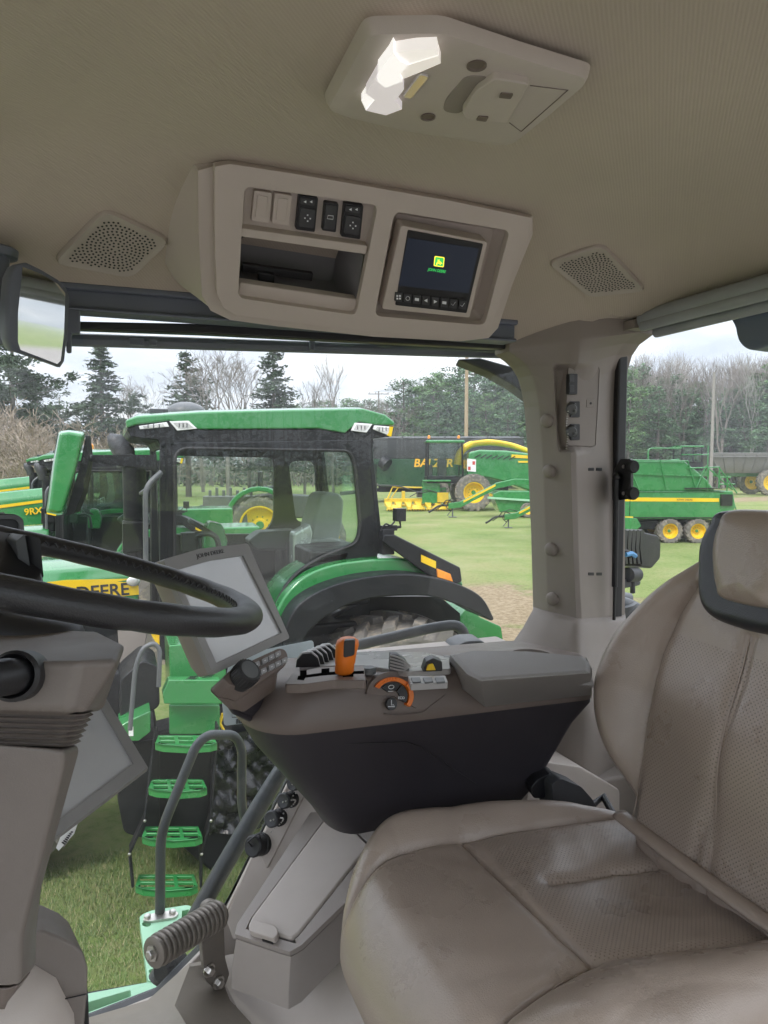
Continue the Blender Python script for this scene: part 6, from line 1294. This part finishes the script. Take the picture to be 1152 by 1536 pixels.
m = MB(); m.box((1.3, -1.0, 2.42), (1.6, .5, .04)); m.box((2.3, -.9, 1.9), (.5, .8, .5)); m.build('twine_deck', m_mblack, bl)
m = MB(); m.prism([V((x, -1.3, z)) for x, z in ((-2.4,.5),(-1.7,.5),(-1.4,.75),(-1.6,1.1),(-2.3,1.15),(-2.6,.8))], V((0, .3, 0))); m.prism([V((x, -1.25, z)) for x, z in ((-3.4,.3),(-2.5,.3),(-2.5,1.1),(-3.4,1.1))], V((0, .3, 0))); m.build('knotter_cover', m_green, bl, bevel=.03)
m = MB(); m.box((-2.0, -1.22, 1.12), (.5, .02, .1)); m.build('reflector_strip', m_yellow, bl)
m = MB(); m.box((0, 0, .75), (4.5, 1.6, .35)); m.build('chassis', m_mblack, bl)
m = MB(); m.box((2.75, 0, 1.1), (.3, 1.8, .5)); m.tube([V((2.7, -1, 1.9)), V((3.1, -1, .8))], .03, 5); m.build('bale_chute', m_green, bl, bevel=.03)
for x in (-.1, 1.12):
    for y in (-1.0, 1.0): lw(bl, (x, y, .52), .56, .55, .33, lugs=18)
d = gp(993, 810); dz = d.dot(V((math.sin(YAW), math.cos(YAW), 0))); k = 40/F*dz/1.22; bl.location = d; bl.rotation_euler = (0, 0, R(-22)); bl.scale = (k,)*3
# self propelled spreader
sp_ = thing('dry_spreader', 'green self propelled spreader with grey steel hopper and one big yellow wheel', 'spreader')
m = MB(); m.loft([[V((x, y, z)) for x, y in ((-2.6*k, -1.3*k), (2.9*k, -1.3*k), (2.9*k, 1.3*k), (-2.6*k, 1.3*k))] for k, z in ((.72, 1.75), (1.0, 3.0), (1.0, 3.35))]); hop = m.build('hopper', m_inox, sp_, bevel=.03)
m = MB()
for x in (-1.8, -.9, 0, .9, 1.8, 2.6): m.tube([V((x, -1.36, 3.2)), V((x*.74, -1.0, 1.85))], .05, 5)
m.tube([V((-2.6, -1.36, 3.02)), V((2.9, -1.36, 3.02))], .06, 5); m.build('hopper_rib', m_inox, hop)
m = MB(); m.box((-4.0, 0, 3.85), (1.9, 1.8, .14)); m.build('roof', m_green, sp_, bevel=.05)
m = MB()
for x in (-4.8, -3.2):
    for y in (-.8, .8): m.box((x, y, 3.2), (.1, .1, 1.3))
m.box((-4.0, 0, 2.4), (1.8, 1.7, .4)); m.build('cab_frame', m_mblack, sp_)
m = MB(); m.box((-4, -.82, 3.2), (1.5, .006, 1.1)); m.box((-4, .82, 3.2), (1.5, .006, 1.1)); m.build('cab_glass', m_nglass, sp_, smooth=0)
m = MB(); m.prism([V((x, -.8, z)) for x, z in ((-7.4, 2.0), (-4.9, 2.0), (-4.9, 2.9), (-7.2, 2.6))], V((0, 1.6, 0))); m.box((-1, 0, 1.7), (9, .8, .5)); m.build('bonnet', m_green, sp_, bevel=.08)
m = MB(); m.tube(roundpath([V((-7.6, -1.2, 2.2)), V((-7.6, -1.2, 3.7)), V((-5.0, -1.2, 3.7))], .3), .06, 6); m.tube([V((-5, -1.2, 3.2)), V((-2.8, -1.2, 3.2))], .05, 5); m.tube([V((-2.9, -1.2, 3.9)), V((-2.9, -1.2, 1.6))], .05, 5); m.build('hand_rail', m_green, sp_)
for x in (1.9, -5.2):
    for y in (-1.45, 1.45): lw(sp_, (x, y, 1.0), 1.02, .6, .62, lugs=20)
d = gp(1113, 742); dz = d.dot(V((math.sin(YAW), math.cos(YAW), 0))); k = 38/F*dz/2.04; sp_.location = gp(1104, 742); sp_.rotation_euler = (0, 0, R(-21)); sp_.scale = (k,)*3

# ---------------- work lamp and hoses outside the rear window
wk = thing('work_lamp', 'black finned work lamp with a blue plug outside the rear window', 'work lamp', P(960, 850, d=2.15))
WL = Plane(P(925, 850, d=2.0), P(990, 850, d=2.2), P(925, 800, d=2.0))
b = MB(); b.prism(rounded([WL.hit(x, y) for x, y in [(966,798),(988,803),(992,815),(991,838),(978,853),(962,850),(958,830)]], .01), -WL.n*.10); b.build('lamp_body', m_black, wk, bevel=.006)
for k in range(7):
    b = MB(); x = 924+6.2*k; b.prism([WL.hit(a, c, .012) for a, c in [(x, 796),(x+2, 794),(x+6, 797),(x+4, 822),(x+6, 846),(x+2, 846),(x-1, 822)]], -WL.n*.12); b.build('cooling_fin', m_black, wk, bevel=.001)
b = MB(); b.prism([WL.hit(x, y, .002) for x, y in [(924,802),(962,802),(962,844),(924,840)]], -WL.n*.09); b.build('fin_block', m_black, wk)
b = MB(); b.tube(smoothpoly([WL.hit(928, 826, .02), WL.hit(938, 827, .03), WL.hit(945, 834, .03)], 4, False), .008, 6); b.build('cable', m_black, wk)
b = MB(); b.tube([WL.hit(938, 832, .035), WL.hit(947, 830, .035), WL.hit(953, 834, .035)], .007, 6); b.build('plug', m_blue, wk)
b = MB(); b.lathe([(.022, -.03), (.022, .03)], WL.hit(948, 862), WL.x, 14); b.prism([WL.hit(x, y) for x, y in [(930,868),(962,872),(960,878),(930,884)]], -WL.n*.05); b.tube([WL.hit(949, 872), WL.hit(949, 890)], .008, 8); b.build('bracket', m_dark, wk, bevel=.003)
b = MB(); b.tube(smoothpoly([P(925, 905, d=2.3), P(945, 912, d=2.3), P(965, 924, d=2.35), P(990, 945, d=2.45)], 5, False), .028, 12); b.tube([P(940, 908, d=2.27), P(948, 935, d=2.27)], .034, 10); b.tube([P(928, 900, d=2.4), P(945, 903, d=2.4)], .03, 8); tag(b.build('hose_coupling', m_grey, smooth=50), 'grey hose with clamps outside the rear window below the lamp', 'hose')
b = MB(); b.prism([P(x, y, z=-.62) for x, y in [(900,935),(1010,935),(1040,1010),(900,1010)]], V((0, 0, -.05))); tag(b.build('rear_deck', m_pale, bevel=.01), 'pale deck below the hose outside the rear window', 'deck')

# ---------------- poles
def pole(label, px, ptop, dist, r, mt, arm=0, rz=0):
    d = ray(px, 697); d.z = 0; d = d*(dist/(d.dot(V((math.sin(YAW), math.cos(YAW), 0))))); h = (697-ptop)/F*dist - G
    o = thing('utility_pole', label, 'pole', (d.x, d.y, G)); m = MB(); m.tube([V((d.x, d.y, G)), V((d.x, d.y, G+h))], [r, r*.72], 8); m.build('pole_shaft', mt, o)
    if arm:
        m = MB(); c = V((d.x, d.y, G+h-.5)); e = V((math.cos(YAW), -math.sin(YAW), 0)); m.tube([c-e*arm, c+e*arm], .09, 5)
        for k in (-.9, -.3, .3, .9): m.tube([c+e*arm*k, c+e*arm*k+V((0, 0, .3))], .06, 5)
        m.build('cross_arm', mt, o)
    return V((d.x, d.y, G+h))
pole('tall tan wooden pole rising behind the grain cart', 699, 525, 82, .26, m_wood)
pa = pole('distant wooden pole with cross arm above the tractor roof', 568, 588, 130, .2, m_gwood, 1.9)
pole('grey utility pole seen through the rear window', 1067, 560, 66, .16, m_gwood)
pole('thin dark pole left of the mirror, taller of two', 92, 598, 110, .14, m_gwood)
pole('short dark pole beside the taller thin pole', 97, 612, 110, .13, m_gwood)
b = MB()
for k in (-1.7, -.6, .6, 1.7):
    e = V((math.cos(YAW), -math.sin(YAW), 0)); p0 = pa+e*k-V((0, 0, .2)); p1 = P(760, 470, d=60)+e*k
    b.tube([p0.lerp(p1, i/10)+V((0, 0, -3*math.sin(math.pi*i/10)*.6)) for i in range(11)], .018, 4)
tag(b.build('power_line', m_dark), 'thin power lines running from the distant cross arm pole', 'wires')

# ---------------- trees
def leaf(b, c, r, n, s, rg, flat=.6):
    for _ in range(n):
        p = c + V((rg.gauss(0, r*.5), rg.gauss(0, r*.5), rg.gauss(0, r*.5*flat)))
        a = V((rg.uniform(-1, 1), rg.uniform(-1, 1), rg.uniform(-.6, .6))).normalized()*s*rg.uniform(.6, 1.3); q = a.cross(V((rg.uniform(-1, 1), rg.uniform(-1, 1), rg.uniform(-1, 1)))).normalized()*s*rg.uniform(.12, .28)
        b.add([p-a*.5-q*.3, p+q, p+a*.6, p-q], [(0, 1, 2, 3)])
def limb(b, p, q, r0, r1, n=4): b.tube([p, p.lerp(q, .5)+V((0, 0, -.02*(q-p).length)), q], [r0, (r0+r1)/2, r1], n)
m_bark = M('tree_bark', (.13, .115, .10), .9, bump=0, var=.25, vs=1); m_palebark = M('pale_bark', (.20, .175, .155), .9, bump=0, var=.3, vs=1); m_birch = M('birch_bark', (.36, .34, .315), .8, bump=0, var=.3, vs=2)
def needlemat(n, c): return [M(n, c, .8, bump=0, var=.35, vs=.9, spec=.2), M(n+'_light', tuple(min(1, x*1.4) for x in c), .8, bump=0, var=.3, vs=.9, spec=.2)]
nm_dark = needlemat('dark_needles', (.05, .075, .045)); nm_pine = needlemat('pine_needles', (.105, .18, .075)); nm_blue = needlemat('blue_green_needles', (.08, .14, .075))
def spruce(label, h, rad, seed, mats, sparse=1.0, trunkbare=.06):
    rg = random.Random(seed); o = thing('spruce_tree', label, 'tree'); b = MB(); b.tube([V((0, 0, 0)), V((0, 0, h*.5)), V((0, 0, h))], [h*.016, h*.010, .02], 6)
    f = MB(); lv = int(h*2.6*sparse)
    for i in range(lv):
        t = i/lv; z = h*(trunkbare + (1-trunkbare)*t); R_ = rad*(1-t)**.85*(.75+.35*rg.random())+.12
        for k in range(rg.randint(4, 6)):
            a = rg.uniform(0, 6.28); L_ = R_*rg.uniform(.65, 1.15); tip = V((math.cos(a)*L_, math.sin(a)*L_, z-.22*L_*(1.2-t)+.1*L_)); st_ = V((0, 0, z)); limb(b, st_, tip, .035, .012, 3)
            n = max(2, int(L_*3.4))
            for j in range(n):
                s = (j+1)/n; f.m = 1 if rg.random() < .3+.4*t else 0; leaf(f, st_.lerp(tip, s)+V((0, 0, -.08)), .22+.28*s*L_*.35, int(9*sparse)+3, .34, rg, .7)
    b.build('trunk', m_bark, o, smooth=60); f.build('crown', mats, o, smooth=0, fix=False); return o
def pine(label, h, rad, seed, mats, base=.3, dens=1.0):
    rg = random.Random(seed); o = thing('pine_tree', label, 'tree'); b = MB(); lean = V((rg.uniform(-.3, .3), rg.uniform(-.3, .3), 0)); ax = lambda t: V((lean.x*t*t*2, lean.y*t*t*2, h*t))
    b.tube([ax(i/6) for i in range(7)], [h*.017*(1-.85*i/6)+.02 for i in range(7)], 6); f = MB()
    lv = int(h*1.7)
    for i in range(lv):
        t = i/lv; R_ = rad*(math.sin(min(1, t*1.25+.22)*math.pi*.88)**.7)*(.6+.6*rg.random())
        if t > .88: R_ *= .7
        for k in range(rg.randint(2, 4)):
            a = rg.uniform(0, 6.28); L_ = R_*rg.uniform(.5, 1.2)+.25; st_ = ax(base+(1-base)*t); tip = st_+V((math.cos(a)*L_, math.sin(a)*L_, L_*rg.uniform(.05, .5))); limb(b, st_, tip, .06, .02, 3)
            for j in range(max(2, int(L_*1.9))):
                s = .3+.75*rg.random(); c = st_.lerp(tip, s)+V((rg.gauss(0, .25), rg.gauss(0, .25), rg.gauss(.1, .15))); f.m = 1 if rg.random() < .42 else 0; leaf(f, c, .55, int(17*dens), .36, rg, .55)
    f.m = 1; leaf(f, ax(1.0), .3, 14, .4, rg, 1.5)
    b.build('trunk', m_bark, o, smooth=60); f.build('crown', mats, o, smooth=0, fix=False); return o
def bare(label, h, seed, mat_, spread=.55, name='bare_tree', depth=6, stems=1, r0=None):
    rg = random.Random(seed); o = thing(name, label, 'tree'); tb, cb2 = MB(), MB()
    def grow(p, d, L_, r, lev):
        q = p + d*L_; mid = p.lerp(q, .5) + V((rg.gauss(0, .03), rg.gauss(0, .03), 0))*L_
        (tb if lev < 2 else cb2).tube([p, mid, q], [r, r*.88, r*.76], 5 if lev < 2 else 3, cap=False)
        if lev >= depth: return
        for k in range(rg.choice((2, 2, 3)) if lev > 0 else 3):
            e = V((rg.gauss(0, 1), rg.gauss(0, 1), rg.gauss(0, .5))).normalized(); nd = (d + e*spread*(.8 if lev < 2 else 1.0) + V((0, 0, .16))).normalized()
            grow(q if k else p.lerp(q, rg.uniform(.6, 1)), nd, L_*rg.uniform(.62, .86), max(.014, r*rg.uniform(.5, .68)), lev+1)
    for s in range(stems):
        d0 = V((rg.gauss(0, .1 if stems == 1 else .45), rg.gauss(0, .1 if stems == 1 else .45), 1)).normalized(); grow(V((rg.gauss(0, .3)*(stems > 1), rg.gauss(0, .3)*(stems > 1), 0)), d0, h*.30, r0 or h*.016, 0)
    tb.build('trunk', mat_, o, smooth=60); cb2.build('crown', mat_, o, smooth=0, fix=False); return o
def height(o):
    z = 0
    for k in kids(o):
        z = max(z, max(v.co.z for v in k.data.vertices))
    return z
hts = {}
fwd = V((math.sin(YAW), math.cos(YAW), 0)); rgt = V((math.cos(YAW), -math.sin(YAW), 0))
def put(o, px, ptop, dist, label=None, group=None, first=False, kx=1.0):
    key = kids(o)[0].data if first or o not in hts else None
    if o not in hts: hts[o] = height(o)
    c = o if first else copy_tree(o); d = fwd*dist + rgt*((px-576)/F*dist); s = ((697-ptop)/F*dist - G)/hts[o]
    c.location = (d.x, d.y, G); c.scale = (s*kx, s*kx, s); c.rotation_euler = (0, 0, rnd.uniform(0, 6.28))
    if label: c['label'] = label
    if group: c['group'] = group
    elif 'group' in c.keys() and not first: del c['group']
    return c
lsp = 'dark pointed spruce standing alone between the mirror and the tractor roof'
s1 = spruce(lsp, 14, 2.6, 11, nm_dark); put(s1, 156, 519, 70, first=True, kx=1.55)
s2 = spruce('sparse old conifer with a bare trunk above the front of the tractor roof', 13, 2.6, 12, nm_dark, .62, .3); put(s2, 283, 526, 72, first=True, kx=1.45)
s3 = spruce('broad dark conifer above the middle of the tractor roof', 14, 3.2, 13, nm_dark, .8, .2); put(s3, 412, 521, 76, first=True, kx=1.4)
p1 = pine('big dark conifer at the far left edge behind the mirror', 16, 5.4, 21, nm_dark, .10, 1.9); put(p1, 22, 462, 55, first=True, kx=1.15); 
put(p1, -60, 450, 60, 'dark conifer mostly cut off by the left edge of the window'); put(p1, 62, 560, 62, 'smaller dark conifer right of the big one at the far left')
put(p1, 198, 588, 85, 'rounded dark tree close to the right of the lone spruce', kx=1.1)
t1 = bare('large leafless tree with many fine twigs above the tractor roof', 14, 31, m_palebark, .6, depth=7); put(t1, 343, 512, 70, first=True, kx=1.05)
t2 = bare('thin leafless tree leaning over the tractor roof rear', 14, 32, m_palebark, .42, depth=6); put(t2, 500, 522, 74, first=True, kx=.8)
put(t2, 457, 560, 78, 'small leafless tree beside the broad dark conifer'); put(t1, 205, 560, 90, 'leafless tree beside the rounded dark tree on the left')
put(t1, 375, 528, 80, 'leafless tree behind the broad dark conifer', kx=.9); put(t1, 305, 550, 84, 'faint leafless tree behind the sparse old conifer')
# bare shrubs at the far left
m_shrub = M('grey_brown_twigs', (.27, .22, .17), .9, bump=0, var=.25, vs=1)
b1 = bare('tangled leafless shrub at the far left behind the long bonnets', 6, 41, m_shrub, .75, 'bare_shrub', 6, 5, .06); put(b1, 30, 596, 40, first=True, kx=1.5, group='leafless shrubs at the far left')
for i, (x, y, d_) in enumerate(((-10,606,42),(60,612,44),(85,640,48),(5,630,34),(45,640,36),(120,660,55),(150,655,60),(190,650,62))): put(b1, x, y, d_, 'tangled leafless shrub, one of many alike at the far left', 'leafless shrubs at the far left', kx=1.5)
b1['label'] = 'tangled leafless shrub, one of many alike at the far left'
# pine rows
PV = [pine('pine', 14, 3.0, 51+i, nm_pine if i % 2 else nm_blue, (.16, .22, .12, .28)[i]) for i in range(4)]
used = set()
def row(l, label, group):
    for x, y, d_ in l:
        i = rnd.randrange(4); f = i not in used; used.add(i); c = put(PV[i], x, y, d_+24, label, group, first=f, kx=rnd.uniform(1.0, 1.3))
rowA = [(452,606,100),(475,598,104),(496,600,98),(520,597,106),(540,604,98),(556,596,110),(578,598,102),(597,592,108),(612,600,94),(624,582,100),(642,572,92),(655,580,86),(664,556,90),(680,566,84),(692,545,88),(708,552,80),(722,546,84),(738,560,78),(750,552,82),(765,562,76),(782,556,80),(800,560,76),(820,556,84),(700,585,74),(730,590,72),(760,590,70),(660,602,76)]
rowA += [(rnd.uniform(590, 830), rnd.uniform(560, 620), rnd.uniform(78, 105)) for _ in range(18)]
row(rowA, 'green pine in the row of pines behind the harvester, one of many alike', 'pines behind the harvester')
rowB = [(900,560,80),(925,552,78),(940,574,70),(963,546,82),(985,580,74),(1002,560,84),(1025,588,78),(1040,580,88),(1068,590,90),(1090,585,86),(1112,575,80),(1135,560,74),(1155,545,72),(1180,550,74),(915,600,66),(1150,600,68)]
rowB += [(rnd.uniform(900, 1190), rnd.uniform(560, 610), rnd.uniform(72, 100)) for _ in range(22)]
row(rowB, 'green pine in the wood seen through the rear window, one of many alike', 'pines behind the rear window')
t3 = bare('leafless', 15, 33, m_palebark, .40, depth=6); t4 = bare('leafless', 15, 34, m_birch, .40, depth=6, r0=.13)
first = {0: True, 1: True}
for i in range(60):
    x = 905+rnd.uniform(0, 280); k = 1 if i % 5 == 0 else 0; put((t3, t4)[k], x, rnd.uniform(527, 566), rnd.uniform(96, 126), 'leafless tree among the pines beyond the rear window, one of many alike' if not k else 'pale barked leafless tree among the pines beyond the rear window', 'leafless trees beyond the rear window' if not k else 'pale barked leafless trees', first=first[k], kx=.9); first[k] = False
for i in range(16):
    x = rnd.uniform(560, 830); put(t3, x, rnd.uniform(585, 620), rnd.uniform(104, 120), 'leafless tree hidden among the pines behind the harvester, one of many alike', 'leafless trees behind the harvester')
# the far wood that reads as one mass
b = MB(); rg = random.Random(77)
for i in range(7200):
    px = rg.uniform(-420, 1500); dist = rg.uniform(104, 150); d_ = fwd*dist + rgt*((px-576)/F*dist)
    if i % 4 == 3: an = rg.uniform(R(100), R(260)); dd = rg.uniform(60, 95); d_ = fwd*dd*math.cos(an) + rgt*dd*math.sin(an)  # every fourth clump stands unseen behind, added to darken the pane's reflection
    hh = rg.uniform(2, 9.5)*(1.0 if px > 430 else .62)*(1.5 if i % 4 == 3 else 1); b.m = rg.choice((0, 0, 1, 2, 2))
    if b.m == 2:
        b.tube([V((d_.x, d_.y, G)), V((d_.x+rg.gauss(0, .3), d_.y, G+hh*1.15))], [.10, .04], 3, cap=False)
        for _ in range(5): z = rg.uniform(.3, 1.1)*hh; b.tube([V((d_.x, d_.y, G+z)), V((d_.x+rg.gauss(0, .9), d_.y+rg.gauss(0, .9), G+z+rg.uniform(.5, 1.6)))], [.045, .02], 3, cap=False)
    else: leaf(b, V((d_.x, d_.y, G+rg.uniform(.2, hh))), 1.6, 12, .9, rg, .8)
tag(b.build('far_wood', [M('far_needles', (.07, .095, .06), .9, bump=0, var=.3, vs=.3), M('far_brush', (.16, .135, .10), .9, bump=0, var=.3, vs=.3), m_palebark], smooth=0, fix=False), 'hazy brown and green wood closing off the field', 'wood', kind='stuff')
# ================================================================== light
w = bpy.data.worlds.new('World'); bpy.context.scene.world = w; w.use_nodes = True; t = w.node_tree; t.nodes.clear()
EL, AZ = R(48), R(235)
sky = node(t, 'ShaderNodeTexSky', sky_type='NISHITA', sun_disc=False, sun_elevation=EL, sun_rotation=AZ)
co = node(t, 'ShaderNodeTexCoord').outputs['Generated']
sx = node(t, 'ShaderNodeSeparateXYZ', {0: co}); zz = mth(t, 'MAXIMUM', sx.outputs[2], 0.0)
dv = mth(t, 'ADD', zz, .12); cv = node(t, 'ShaderNodeCombineXYZ', {0: mth(t, 'DIVIDE', sx.outputs[0], dv), 1: mth(t, 'DIVIDE', sx.outputs[1], dv), 2: 0.3})
n1 = node(t, 'ShaderNodeTexNoise', {'Vector': cv.outputs[0], 'Scale': .9, 'Detail': 7.0, 'Roughness': .55, 'Distortion': .4}).outputs[0]
cl = ramp(t, n1, [(.30, (5.0, 5.7, 6.9)), (.48, (7.4, 8.0, 8.9)), (.66, (10.8, 11.0, 11.2))])
grad = mth(t, 'MULTIPLY_ADD', zz, 2.05, .66)
cl = mix(t, 1.0, cl, node(t, 'ShaderNodeCombineColor', {0: grad, 1: grad, 2: grad}).outputs[0], 'MULTIPLY')
col = mix(t, .90, sky.outputs[0], cl)
bg = node(t, 'ShaderNodeBackground', {0: col, 1: .1}); o = node(t, 'ShaderNodeOutputWorld', {0: bg.outputs[0]})
sl = bpy.data.lights.new('sun', 'SUN'); sl.energy = 1.5; sl.angle = R(12); sl.color = (1, .95, .88)
so = bpy.data.objects.new('sun', sl); C.objects.link(so)
d = V((math.sin(AZ)*math.cos(EL), math.cos(AZ)*math.cos(EL), math.sin(EL))); so.rotation_euler = d.to_track_quat('Z', 'Y').to_euler()
sc = bpy.context.scene; sc.view_settings.view_transform = 'Standard'; sc.view_settings.look = 'None'; sc.view_settings.exposure = 0.66; sc.view_settings.gamma = 1
sc.cycles.max_bounces = 14; sc.cycles.diffuse_bounces = 9; sc.cycles.transparent_max_bounces = 24; sc.cycles.transmission_bounces = 6; sc.cycles.glossy_bounces = 4
sc.cycles.sample_clamp_indirect = 8; sc.cycles.caustics_reflective = False; sc.cycles.caustics_refractive = False

# air between here and the far trees
hz, ht, ho = nt('haze_air')
ht.links.new(node(ht, 'ShaderNodeVolumePrincipled', {'Color': (.9, .92, .93), 'Density': HAZE, 'Anisotropy': .2}).outputs[0], ho.inputs['Volume'])
b = MB(); b.box((0, 700, G+24), (3000, 1800, 50)); o = b.build('haze', hz, smooth=0); tag(o, 'thin pale haze over the field', 'haze', kind='stuff')
